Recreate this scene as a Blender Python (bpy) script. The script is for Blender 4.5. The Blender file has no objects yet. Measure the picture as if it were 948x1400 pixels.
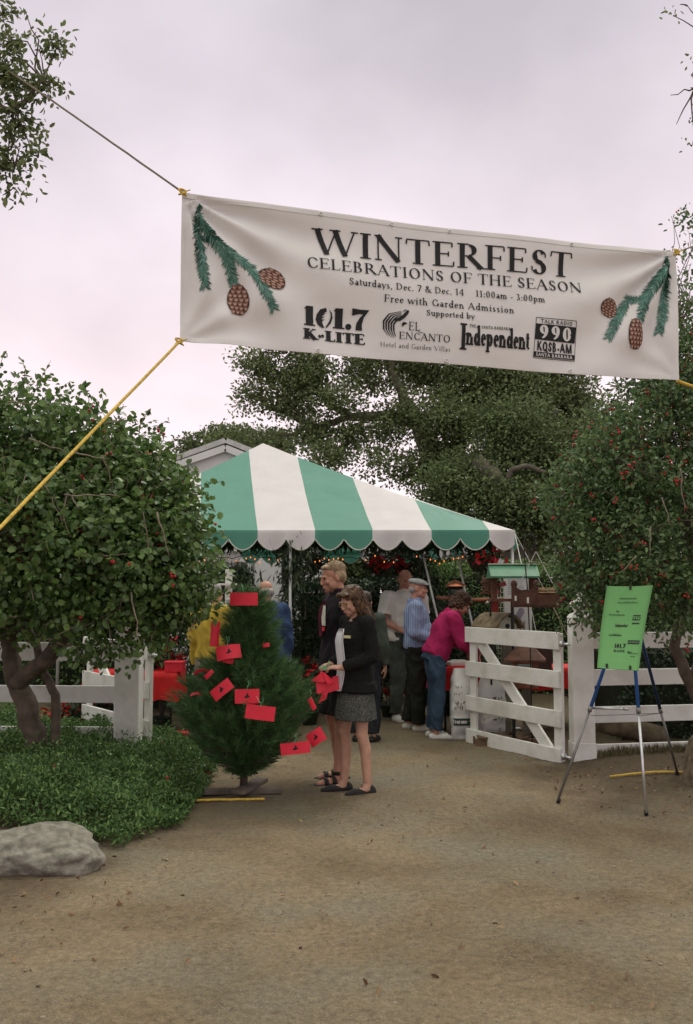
import bpy, math, random
import numpy as np
from mathutils import Vector, Matrix, noise
S = bpy.context.scene
COL = S.collection
R = math.radians
random.seed(7)
RNG = np.random.default_rng(11)

# ------------------------------------------------------------------ camera
EYE = Vector((0, 0, 1.6)); FPX = 1361.0; TILT = math.atan(110 / FPX)
cam_d = bpy.data.cameras.new('camera'); cam = bpy.data.objects.new('camera', cam_d); COL.objects.link(cam)
cam.location = EYE; cam.rotation_euler = (math.pi / 2 + TILT, 0, 0)
cam_d.sensor_fit = 'VERTICAL'; cam_d.sensor_height = 36; cam_d.sensor_width = 24; cam_d.lens = 35
cam_d.clip_end = 2000; cam_d.clip_start = 0.05
S.camera = cam

# ------------------------------------------------------------------ sky and sun (overcast)
SUN_EL, SUN_AZ = R(52), R(25)          # azimuth measured from +Y towards +X
w = bpy.data.worlds.new('World'); S.world = w; w.use_nodes = True
nt = w.node_tree; nt.nodes.clear()
def wn(t, **k):
    n = nt.nodes.new(t)
    for a, b in k.items(): setattr(n, a, b)
    return n
wo = wn('ShaderNodeOutputWorld'); bg = wn('ShaderNodeBackground'); bg.inputs[1].default_value = 0.1
sky = wn('ShaderNodeTexSky', sky_type='NISHITA', sun_disc=False); sky.sun_elevation = SUN_EL; sky.sun_rotation = SUN_AZ
tc = wn('ShaderNodeTexCoord'); sep = wn('ShaderNodeSeparateXYZ')
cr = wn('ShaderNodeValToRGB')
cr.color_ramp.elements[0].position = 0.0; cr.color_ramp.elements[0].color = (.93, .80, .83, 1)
cr.color_ramp.elements[1].position = 1.0; cr.color_ramp.elements[1].color = (1.5, 1.52, 1.27, 1)  # unseen zenith, made brighter and greener for its light on the scene
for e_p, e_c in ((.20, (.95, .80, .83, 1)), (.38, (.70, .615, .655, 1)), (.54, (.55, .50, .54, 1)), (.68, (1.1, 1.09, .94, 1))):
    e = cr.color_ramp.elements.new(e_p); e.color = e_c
mp = wn('ShaderNodeMapping'); mp.inputs['Scale'].default_value = (1.0, 1.0, 1.5)
nz = wn('ShaderNodeTexNoise'); nz.inputs['Scale'].default_value = 3.4; nz.inputs['Detail'].default_value = 5; nz.inputs['Roughness'].default_value = .45
nr = wn('ShaderNodeMapRange'); nr.inputs[1].default_value = .34; nr.inputs[2].default_value = .66; nr.inputs[3].default_value = 8.3; nr.inputs[4].default_value = 11.3
vm = wn('ShaderNodeVectorMath', operation='SCALE')
mx = wn('ShaderNodeMixRGB'); mx.inputs[0].default_value = .93
L = nt.links.new
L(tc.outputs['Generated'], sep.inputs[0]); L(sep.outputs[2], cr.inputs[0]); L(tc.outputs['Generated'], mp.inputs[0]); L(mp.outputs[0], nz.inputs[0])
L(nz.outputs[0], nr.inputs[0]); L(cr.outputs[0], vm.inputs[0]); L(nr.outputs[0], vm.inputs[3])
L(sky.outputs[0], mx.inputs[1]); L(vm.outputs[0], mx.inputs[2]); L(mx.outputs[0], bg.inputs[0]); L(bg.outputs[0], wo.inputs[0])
sd = bpy.data.lights.new('sun', 'SUN'); sd.energy = 0.75; sd.angle = R(14); sd.color = (1, .94, .86)
so = bpy.data.objects.new('sun', sd); COL.objects.link(so)
sdir = Vector((math.sin(SUN_AZ) * math.cos(SUN_EL), math.cos(SUN_AZ) * math.cos(SUN_EL), math.sin(SUN_EL)))
so.rotation_euler = sdir.to_track_quat('Z', 'Y').to_euler(); so.location = (0, 0, 20)
S.view_settings.view_transform = 'Standard'; S.view_settings.look = 'None'
S.view_settings.exposure = 0.33; S.view_settings.gamma = 1; S.view_settings.use_curve_mapping = False

# ------------------------------------------------------------------ helpers
def V(*a): return Vector(a if len(a) > 1 else a[0])
def ray(px, py):
    cx = (px - 474) / FPX; cy = (700 - py) / FPX; c, s = math.cos(TILT), math.sin(TILT)
    return Vector((cx, c - cy * s, s + cy * c))
def W(px, py, D):                      # a point of the place at ground distance D
    d = ray(px, py); return EYE + d * (D / d.y)
def G(px, py, z=0.0):
    d = ray(px, py); return EYE + d * ((z - EYE.z) / d.z)

MATS = {}
def mat(name, col, rough=.7, var=.15, scale=8, bump=0, bscale=60, spec=.3, metal=0, sheen=0, col2=None, trans=0, coords='Object', lo=.35, hi=.65, island=0):
    if name in MATS: return MATS[name]
    m = bpy.data.materials.new(name); m.use_nodes = True; t = m.node_tree; p = t.nodes['Principled BSDF']; out = t.nodes['Material Output']
    p.inputs['Roughness'].default_value = rough; p.inputs['Metallic'].default_value = metal
    p.inputs['Specular IOR Level'].default_value = spec
    c1 = tuple(col) + (1,)
    if col2 is None: c2 = tuple(max(0, c * (1 - var)) for c in col) + (1,); c1 = tuple(min(1, c * (1 + var * .6)) for c in col) + (1,)
    else: c2 = tuple(col2) + (1,)
    co = t.nodes.new('ShaderNodeTexCoord'); n = t.nodes.new('ShaderNodeTexNoise'); n.inputs['Scale'].default_value = scale; n.inputs['Detail'].default_value = 5
    rp = t.nodes.new('ShaderNodeValToRGB'); rp.color_ramp.elements[0].position = lo; rp.color_ramp.elements[1].position = hi
    rp.color_ramp.elements[0].color = c2; rp.color_ramp.elements[1].color = c1
    t.links.new(co.outputs[coords], n.inputs[0])
    if island:
        g = t.nodes.new('ShaderNodeNewGeometry'); t.links.new(g.outputs['Random Per Island'], rp.inputs[0])
        rp.color_ramp.elements[0].position = 0; rp.color_ramp.elements[1].position = 1
    else: t.links.new(n.outputs[0], rp.inputs[0])
    t.links.new(rp.outputs[0], p.inputs['Base Color'])
    if bump:
        n2 = t.nodes.new('ShaderNodeTexNoise'); n2.inputs['Scale'].default_value = bscale; n2.inputs['Detail'].default_value = 4
        b = t.nodes.new('ShaderNodeBump'); b.inputs['Strength'].default_value = bump; b.inputs['Distance'].default_value = .01
        t.links.new(co.outputs[coords], n2.inputs[0]); t.links.new(n2.outputs[0], b.inputs['Height']); t.links.new(b.outputs[0], p.inputs['Normal'])
    if trans:
        tr = t.nodes.new('ShaderNodeBsdfTranslucent'); ms = t.nodes.new('ShaderNodeMixShader'); ms.inputs[0].default_value = trans
        t.links.new(rp.outputs[0], tr.inputs[0]); t.links.new(p.outputs[0], ms.inputs[1]); t.links.new(tr.outputs[0], ms.inputs[2]); t.links.new(ms.outputs[0], out.inputs[0])
    MATS[name] = m; return m

def frame(d):
    d = d.normalized(); up = Vector((0, 0, 1)) if abs(d.z) < .95 else Vector((1, 0, 0))
    x = d.cross(up).normalized(); return x, x.cross(d).normalized() * 1.0, d

class MB:
    def __init__(s): s.v = []; s.f = []; s.m = []; s.mi = 0
    def add(s, vs, fs):
        o = len(s.v); s.v.extend([tuple(a) for a in vs])
        for f in fs: s.f.append(tuple(i + o for i in f)); s.m.append(s.mi)
        return s
    def quad(s, *p): return s.add(p, [tuple(range(len(p)))])
    def box(s, c, size, rot=None, bev=0):
        c = Vector(c); hx, hy, hz = (a / 2 for a in size); rot = rot or Matrix.Identity(3)
        if bev:
            b = min(bev, hx * .45, hy * .45, hz * .45); vs = []; fs = []
            idx = {}
            for sx in (-1, 1):
                for sy in (-1, 1):
                    for sz in (-1, 1):
                        for k in range(3):
                            p = [sx * (hx - b), sy * (hy - b), sz * (hz - b)]
                            p[k] = (sx * hx, sy * hy, sz * hz)[k]
                            idx[(sx, sy, sz, k)] = len(vs); vs.append(c + rot @ Vector(p))
            sg = (-1, 1)
            for k in range(3):
                a, b2 = [i for i in range(3) if i != k]
                for s0 in sg:
                    def key(sa, sb):
                        q = [0, 0, 0]; q[k] = s0; q[a] = sa; q[b2] = sb; return idx[(q[0], q[1], q[2], k)]
                    fs.append((key(-1, -1), key(1, -1), key(1, 1), key(-1, 1)))
            for k in range(3):       # edges along axis k
                a, b2 = [i for i in range(3) if i != k]
                for sa in sg:
                    for sb in sg:
                        def kk(s0, ax):
                            q = [0, 0, 0]; q[k] = s0; q[a] = sa; q[b2] = sb; return idx[(q[0], q[1], q[2], ax)]
                        fs.append((kk(-1, a), kk(1, a), kk(1, b2), kk(-1, b2)))
            for sx in sg:
                for sy in sg:
                    for sz in sg: fs.append(tuple(idx[(sx, sy, sz, k)] for k in range(3)))
            return s.add(vs, fs)
        vs = [c + rot @ Vector((x, y, z)) for x in (-hx, hx) for y in (-hy, hy) for z in (-hz, hz)]
        return s.add(vs, [(0, 1, 3, 2), (4, 6, 7, 5), (0, 4, 5, 1), (2, 3, 7, 6), (0, 2, 6, 4), (1, 5, 7, 3)])
    def beam(s, p0, p1, wd, ht, up=(0, 0, 1), bev=0):      # wd across, ht along up
        p0, p1 = Vector(p0), Vector(p1); d = (p1 - p0); ln = d.length; d.normalize()
        x = d.cross(Vector(up)).normalized(); u = x.cross(d).normalized()
        rot = Matrix((x, d, u)).transposed()
        return s.box((p0 + p1) / 2, (wd, ln, ht), rot, bev)
    def tube(s, pts, r, n=8, cap=True, flat=1.0, lat=None):
        pts = [Vector(p) for p in pts]; k = len(pts)
        rs = [r] * k if isinstance(r, (int, float)) else list(r)
        vs = []; prev = None
        for i, p in enumerate(pts):
            d = (pts[min(i + 1, k - 1)] - pts[max(i - 1, 0)]).normalized()
            if lat is not None: x = (Vector(lat) - d * d.dot(Vector(lat))).normalized()
            elif prev is None: x = frame(d)[0]
            else:
                x = prev - d * prev.dot(d); x = x.normalized() if x.length > 1e-6 else frame(d)[0]
            prev = x; y = d.cross(x); rr = rs[i]
            ra, rb = rr if isinstance(rr, tuple) else (rr, rr * flat)
            for j in range(n):
                a = 2 * math.pi * j / n; vs.append(p + x * (ra * math.cos(a)) + y * (rb * math.sin(a)))
        fs = [(i * n + j, i * n + (j + 1) % n, (i + 1) * n + (j + 1) % n, (i + 1) * n + j) for i in range(k - 1) for j in range(n)]
        if cap: fs += [tuple(range(n - 1, -1, -1)), tuple((k - 1) * n + j for j in range(n))]
        return s.add(vs, fs)
    def ell(s, c, r, rot=None, n=14, m=9):
        c = Vector(c); r = (r, r, r) if isinstance(r, (int, float)) else r; rot = rot or Matrix.Identity(3); vs = [c + rot @ Vector((0, 0, -r[2]))]
        for i in range(1, m):
            t = -math.pi / 2 + math.pi * i / m
            for j in range(n):
                a = 2 * math.pi * j / n; vs.append(c + rot @ Vector((r[0] * math.cos(t) * math.cos(a), r[1] * math.cos(t) * math.sin(a), r[2] * math.sin(t))))
        vs.append(c + rot @ Vector((0, 0, r[2]))); e = len(vs) - 1; fs = []
        for j in range(n):
            fs.append((0, 1 + (j + 1) % n, 1 + j)); fs.append((e, 1 + (m - 2) * n + j, 1 + (m - 2) * n + (j + 1) % n))
        for i in range(m - 2):
            for j in range(n):
                a = 1 + i * n; fs.append((a + j, a + (j + 1) % n, a + n + (j + 1) % n, a + n + j))
        return s.add(vs, fs)
    def cap(s, p0, r0, p1, r1, n=12):          # tapered limb with round ends
        p0, p1 = Vector(p0), Vector(p1); d = (p1 - p0); d = d.normalized() if d.length > 1e-6 else Vector((0, 0, 1))
        pts = []; rs = []
        for t in (-1, -.8, -.5, 0): pts.append(p0 + d * r0 * t); rs.append(max(.0008, r0 * math.sqrt(max(0, 1 - t * t))))
        for t in (0, .5, .8, 1): pts.append(p1 + d * r1 * t); rs.append(max(.0008, r1 * math.sqrt(max(0, 1 - t * t))))
        return s.tube(pts, rs, n)
    def lathe(s, prof, c=(0, 0, 0), n=20):
        c = Vector(c); vs = []; k = len(prof)
        for r, z in prof:
            for j in range(n):
                a = 2 * math.pi * j / n; vs.append(c + Vector((r * math.cos(a), r * math.sin(a), z)))
        return s.add(vs, [(i * n + j, i * n + (j + 1) % n, (i + 1) * n + (j + 1) % n, (i + 1) * n + j) for i in range(k - 1) for j in range(n)])

def link(o, parent=None):
    COL.objects.link(o)
    if parent is not None: o.parent = parent
    return o
def wmat(o): return (wmat(o.parent) if o.parent else Matrix.Identity(4)) @ o.matrix_basis
def winv(parent, verts):
    M = wmat(parent).inverted(); return [tuple(M @ Vector(v)) for v in verts]
def obj(name, mb, m, parent=None, smooth=False, world=False):
    vs = mb.v
    if world and parent is not None: vs = winv(parent, vs)
    me = bpy.data.meshes.new(name); me.from_pydata(vs, [], mb.f); me.validate()
    ms = m if isinstance(m, (list, tuple)) else [m]
    for a in ms: me.materials.append(a)
    if len(ms) > 1 and len(mb.m) == len(me.polygons): me.polygons.foreach_set('material_index', mb.m)
    if smooth: me.polygons.foreach_set('use_smooth', [True] * len(me.polygons))
    me.update(); return link(bpy.data.objects.new(name, me), parent)
def tag(o, label, cat, group=None):
    o['label'] = label; o['category'] = cat
    if group: o['group'] = group
    return o
def thing(name, label, cat, loc=(0, 0, 0), rz=0, group=None):
    o = bpy.data.objects.new(name, None); COL.objects.link(o); o.empty_display_size = .2
    o.location = loc; o.rotation_euler = (0, 0, rz); o.matrix_basis = Matrix.Translation(Vector(loc)) @ Matrix.Rotation(rz, 4, 'Z')
    return tag(o, label, cat, group)
def recenter(o):                        # put a one-mesh thing's origin at its base
    me = o.data; n = len(me.vertices); a = np.empty(n * 3, 'f'); me.vertices.foreach_get('co', a); a = a.reshape(-1, 3)
    b = np.array([(a[:, 0].min() + a[:, 0].max()) / 2, (a[:, 1].min() + a[:, 1].max()) / 2, a[:, 2].min()], 'f')
    me.vertices.foreach_set('co', (a - b).ravel()); o.location = tuple(float(q) for q in b); me.update(); 
    o.matrix_basis = Matrix.Translation(Vector([float(q) for q in b])); return o
def solo(name, mb, m, label, cat, group=None, smooth=False):
    return tag(recenter(obj(name, mb, m, None, smooth)), label, cat, group)
def struct(o): o['kind'] = 'structure'; return o
def stuff(o): o['kind'] = 'stuff'; return o

def npmesh(name, verts, faces_by_n, m, parent=None, smooth=False):
    me = bpy.data.meshes.new(name); verts = np.asarray(verts, 'f')
    me.vertices.add(len(verts)); me.vertices.foreach_set('co', verts.ravel())
    k = faces_by_n.shape[1]; nf = len(faces_by_n)
    me.loops.add(nf * k); me.loops.foreach_set('vertex_index', faces_by_n.ravel().astype('i'))
    me.polygons.add(nf); me.polygons.foreach_set('loop_start', np.arange(nf, dtype='i') * k); me.polygons.foreach_set('loop_total', np.full(nf, k, 'i'))
    if smooth: me.polygons.foreach_set('use_smooth', [True] * nf)
    me.materials.append(m); me.update(calc_edges=True); me.validate(); return link(bpy.data.objects.new(name, me), parent)
def unit(a): return a / np.maximum(np.linalg.norm(a, axis=1, keepdims=True), 1e-6)
def leaves(name, pos, out, size, m, parent=None, aspect=.75, spread=.9, droop=.25, fold=.12, simple=False):
    N = len(pos); rnd = RNG.normal(size=(N, 3))
    if parent is not None: pos = pos - np.array(parent.location)
    d = unit(out * .6 + rnd * spread + np.array([0, 0, -droop])); n = unit(out * .7 + RNG.normal(size=(N, 3)) * .55 + np.array([0, 0, .75]))
    sd_ = unit(np.cross(d, n)); n = np.cross(sd_, d); s = size[:, None]; h = s * aspect / 2
    if simple:
        vs = np.stack([pos, pos + d * s * .5 + sd_ * h, pos + d * s, pos + d * s * .5 - sd_ * h], 1).reshape(-1, 3)
        return npmesh(name, vs, (np.arange(N)[:, None] * 4 + np.arange(4)), m, parent)
    vs = np.stack([pos, pos + d * s * .22 + sd_ * h * .85 + n * s * fold, pos + d * s * .66 + sd_ * h * .82 + n * s * fold * .8, pos + d * s - n * s * .06,
                   pos + d * s * .66 - sd_ * h * .82 + n * s * fold * .8, pos + d * s * .22 - sd_ * h * .85 + n * s * fold], 1).reshape(-1, 3)
    b = np.arange(N)[:, None] * 6
    return npmesh(name, vs, np.concatenate([b + np.array([0, 1, 2, 3]), b + np.array([0, 3, 4, 5])]), m, parent)
def crown_pts(lobes, nclump, per, csize, inner=.5, flat=.8):
    ctr = np.array([list(l[0]) for l in lobes]); rad = np.array([l[1] for l in lobes])
    k = RNG.choice(len(lobes), nclump, p=rad ** 2 / (rad ** 2).sum()); d = unit(RNG.normal(size=(nclump, 3)))
    rr = inner + (1 - inner) * RNG.random(nclump) ** .6
    cc = ctr[k] + d * (rad[k] * rr)[:, None]; cs = csize * RNG.uniform(.55, 1.35, nclump)
    idx = np.repeat(np.arange(nclump), per); off = RNG.normal(size=(nclump * per, 3)); off *= np.minimum(1, 1.5 / np.linalg.norm(off, axis=1, keepdims=True)); off = off * np.array([1, 1, flat])
    pos = cc[idx] + off * (cs[idx] * .5)[:, None]
    out = unit(unit(off) + d[idx] * .8); return pos, out, cc, d
def wiggle(p0, p1, n, amp, sag=0):
    p0, p1 = Vector(p0), Vector(p1); L_ = (p1 - p0).length; r = []
    for i in range(n + 1):
        t = i / n; p = p0.lerp(p1, t); k = math.sin(math.pi * t)
        r.append(p + Vector((random.uniform(-1, 1), random.uniform(-1, 1), random.uniform(-1, 1))) * amp * L_ * (0 if i in (0, n) else 1) + Vector((0, 0, -sag * k * L_)))
    return r
def taper(a, b, n): return [a + (b - a) * i / n for i in range(n + 1)]

# ------------------------------------------------------------------ materials
WHITE = mat('white_painted_wood', (.78, .78, .74), .55, .10, 4, .3, 40, col2=(.60, .59, .53), lo=.28, hi=.55)
BARK = mat('grey_brown_bark', (.11, .085, .065), .9, .4, 9, .9, 30)
BARKL = mat('pale_oak_bark', (.17, .15, .12), .9, .4, 4, .8, 12)
TWIG = mat('twig', (.20, .16, .12), .8, .3, 20)
LEAF_L = mat('round_shrub_leaf', (.18, .28, .08), .38, spec=.45, col2=(.045, .095, .03), trans=.36, island=1)
LEAF_R = mat('holly_leaf', (.18, .27, .10), .38, spec=.45, col2=(.045, .095, .04), trans=.36, island=1)
LEAF_O = mat('oak_leaf', (.24, .29, .13), .6, spec=.15, col2=(.075, .10, .045), trans=.36, island=1)
LEAF_OD = mat('dark_oak_leaf', (.19, .24, .10), .6, spec=.15, col2=(.06, .085, .04), trans=.34, island=1)
LEAF_G = mat('groundcover_leaf', (.19, .31, .095), .5, spec=.3, col2=(.03, .085, .025), trans=.22, island=1)
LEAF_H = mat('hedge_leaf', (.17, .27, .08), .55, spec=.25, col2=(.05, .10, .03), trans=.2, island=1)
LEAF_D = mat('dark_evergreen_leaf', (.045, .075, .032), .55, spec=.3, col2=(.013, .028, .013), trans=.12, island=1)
GARL = mat('cedar_garland', (.085, .12, .06), .55, spec=.3, col2=(.03, .05, .028), trans=.12, island=1)
BERRY = mat('red_berry', (.42, .025, .03), .35, .3, 30)
NEEDLE = mat('pine_needle', (.13, .24, .085), .5, spec=.25, col2=(.035, .09, .038), trans=.15, island=1)
REDC = mat('red_card', (.70, .028, .055), .5, .06, 20)
REDCLOTH = mat('red_tablecloth', (.62, .02, .022), .75, .15, 6, .2, 30)
REDFL = mat('red_petal', (.62, .02, .03), .5, spec=.3, col2=(.38, .01, .018), trans=.15, island=1)
GREENRIB = mat('green_ribbon', (.2, .5, .27), .5, .2, 30)
BLACK = mat('black_ink', (.012, .012, .014), .6, .1, 30)
METAL = mat('silver_aluminium', (.62, .63, .64), .3, .1, 30, metal=.85)
DKMETAL = mat('dark_metal', (.03, .03, .03), .45, .2, 30, metal=.3)
ROPEY = mat('yellow_rope', (.62, .42, .07), .7, .3, 60, .4, 200)
ROPEG = mat('grey_rope', (.22, .18, .14), .8, .3, 60, .4, 200)
BROWN = mat('red_brown_wood', (.14, .06, .038), .65, .35, 12, .3, 50)
TAN = mat('pale_cedar_wood', (.36, .24, .15), .7, .3, 12, .3, 50)
GREENP = mat('green_painted_roof', (.075, .22, .13), .45, .15, 10)
PLASTIC = mat('white_seed_sack', (.66, .66, .64), .4, .1, 8, .4, 14)
# ------------------------------------------------------------------ ground
def sstep(a, b, x): t = np.clip((x - a) / (b - a), 0, 1); return t * t * (3 - 2 * t)
def gz(x, y):
    x = np.asarray(x, float); y = np.asarray(y, float)
    h = .07 * sstep(2.0, 2.7, x) * sstep(7.3, 8.8, y) + .12 * sstep(-1.5, -2.4, x) * sstep(5.2, 6.6, y) * sstep(16, 12, y)
    return h
def gzf(x, y): return float(gz(x, y))
def axis(lo, hi, fine, step, far, grow=1.35):
    a = list(np.arange(lo, hi + 1e-6, fine)); s_ = step
    while a[-1] < far: a.append(a[-1] + s_); s_ *= grow
    s_ = step
    while a[0] > -far: a.insert(0, a[0] - s_); s_ *= grow
    return np.array(a)
xs = axis(-4.5, 4.5, .07, .2, 500); ys = axis(2.4, 11, .07, .2, 700)
X, Y = np.meshgrid(xs, ys); Z = gz(X, Y)
near = (np.abs(X) < 6) & (Y > 0) & (Y < 14)
for i in range(X.shape[0]):
    for j in range(X.shape[1]):
        if near[i, j]:
            p = Vector((X[i, j], Y[i, j], 0)); Z[i, j] += .022 * noise.noise(p * .9) + .013 * noise.noise(p * 3.1) + .010 * abs(noise.noise(p * 4.3 + Vector((9, 2, 0)))) + .007 * noise.noise(p * 8) + (.030 * noise.noise(p * 6.5) + .02 * noise.noise(p * 13)) * math.exp(-((p.x - .35) / .7) ** 2 - ((p.y - 7.15 + .25 * p.x) / .22) ** 2)
nx = len(xs); ii = np.arange((len(ys) - 1) * (nx - 1)); a_ = (ii // (nx - 1)) * nx + ii % (nx - 1)
gm = bpy.data.materials.new('packed_dirt'); gm.use_nodes = True; t = gm.node_tree; p = t.nodes['Principled BSDF']; p.inputs['Roughness'].default_value = .95; p.inputs['Specular IOR Level'].default_value = .15
def N(ty, **k):
    n = t.nodes.new(ty)
    for a, b in k.items():
        if a in n.inputs: n.inputs[a].default_value = b
        else: setattr(n, a, b)
    return n
co = N('ShaderNodeTexCoord')
def ramp(src, p0, c0, p1, c1):
    r = N('ShaderNodeValToRGB'); r.color_ramp.elements[0].position = p0; r.color_ramp.elements[1].position = p1
    r.color_ramp.elements[0].color = tuple(c0) + (1,); r.color_ramp.elements[1].color = tuple(c1) + (1,); t.links.new(src, r.inputs[0]); return r.outputs[0]
def nzs(sc, det=5, ro=.6, dist=0):
    n = N('ShaderNodeTexNoise', Scale=sc, Detail=det, Roughness=ro, Distortion=dist); t.links.new(co.outputs['Object'], n.inputs[0]); return n.outputs[0]
def mixc(f, a, b, bt='MIX'):
    m = N('ShaderNodeMixRGB', blend_type=bt)
    for s_, i in ((f, 0), (a, 1), (b, 2)):
        if isinstance(s_, (int, float)): m.inputs[i].default_value = s_
        elif isinstance(s_, tuple): m.inputs[i].default_value = s_ + (1,)
        else: t.links.new(s_, m.inputs[i])
    return m.outputs[0]
base = ramp(nzs(.7, 7, .62, .5), .36, (.145, .108, .068), .64, (.25, .195, .13))
grey = ramp(nzs(.9, 4, .55), .45, (0, 0, 0), .66, (1, 1, 1))
base = mixc(grey, base, (.20, .175, .13))
fine = ramp(nzs(28, 6, .75), .34, (.52, .52, .52), .66, (1.3, 1.3, 1.3)); base = mixc(.75, base, fine, 'MULTIPLY')
gr = ramp(nzs(140, 3, .8), .34, (.5, .5, .5), .66, (1.45, 1.43, 1.38)); base = mixc(.7, base, gr, 'MULTIPLY')
vo = N('ShaderNodeTexVoronoi', Scale=48); t.links.new(co.outputs['Object'], vo.inputs[0])
pm = ramp(vo.outputs['Distance'], .16, (1, 1, 1), .26, (0, 0, 0)); pk = ramp(nzs(3.3, 4), .42, (0, 0, 0), .60, (1, 1, 1))
pm2 = mixc(1.0, pm, pk, 'MULTIPLY'); base = mixc(pm2, base, mixc(.93, vo.outputs['Color'], (.27, .23, .17), 'MIX'))
# dug darker soil of the planting beds beside the fence (right) and under the shrub (left)
sx = N('ShaderNodeSeparateXYZ'); t.links.new(co.outputs['Object'], sx.inputs[0])
def mr(src, a, b): n = N('ShaderNodeMapRange'); n.inputs[1].default_value = a; n.inputs[2].default_value = b; t.links.new(src, n.inputs[0]); return n.outputs[0]
def mth(op, a, b):
    n = N('ShaderNodeMath', operation=op)
    for s_, i in ((a, 0), (b, 1)):
        if isinstance(s_, (int, float)): n.inputs[i].default_value = s_
        else: t.links.new(s_, n.inputs[i])
    return n.outputs[0]
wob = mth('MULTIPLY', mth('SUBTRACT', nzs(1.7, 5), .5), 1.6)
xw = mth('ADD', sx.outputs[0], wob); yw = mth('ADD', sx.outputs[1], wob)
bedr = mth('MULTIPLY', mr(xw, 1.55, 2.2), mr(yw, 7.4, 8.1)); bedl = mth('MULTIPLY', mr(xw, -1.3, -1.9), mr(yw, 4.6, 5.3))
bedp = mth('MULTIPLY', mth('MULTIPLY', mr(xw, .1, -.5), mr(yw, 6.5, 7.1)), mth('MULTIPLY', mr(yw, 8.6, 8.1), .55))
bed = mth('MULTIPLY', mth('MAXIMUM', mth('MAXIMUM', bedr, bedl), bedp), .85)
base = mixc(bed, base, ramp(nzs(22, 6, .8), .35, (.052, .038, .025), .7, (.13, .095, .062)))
t.links.new(base, p.inputs['Base Color'])
hsum = mth('ADD', mth('MULTIPLY', nzs(34, 6, .7), .6), mth('ADD', mth('MULTIPLY', nzs(150, 3, .8), .25), mth('MULTIPLY', pm2, .5)))
bp = N('ShaderNodeBump', Strength=.7, Distance=.02); t.links.new(hsum, bp.inputs['Height']); t.links.new(bp.outputs[0], p.inputs['Normal'])
ground = struct(npmesh('ground', np.stack([X, Y, Z], -1).reshape(-1, 3), np.stack([a_, a_ + 1, a_ + nx + 1, a_ + nx], 1), gm, smooth=True))

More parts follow.
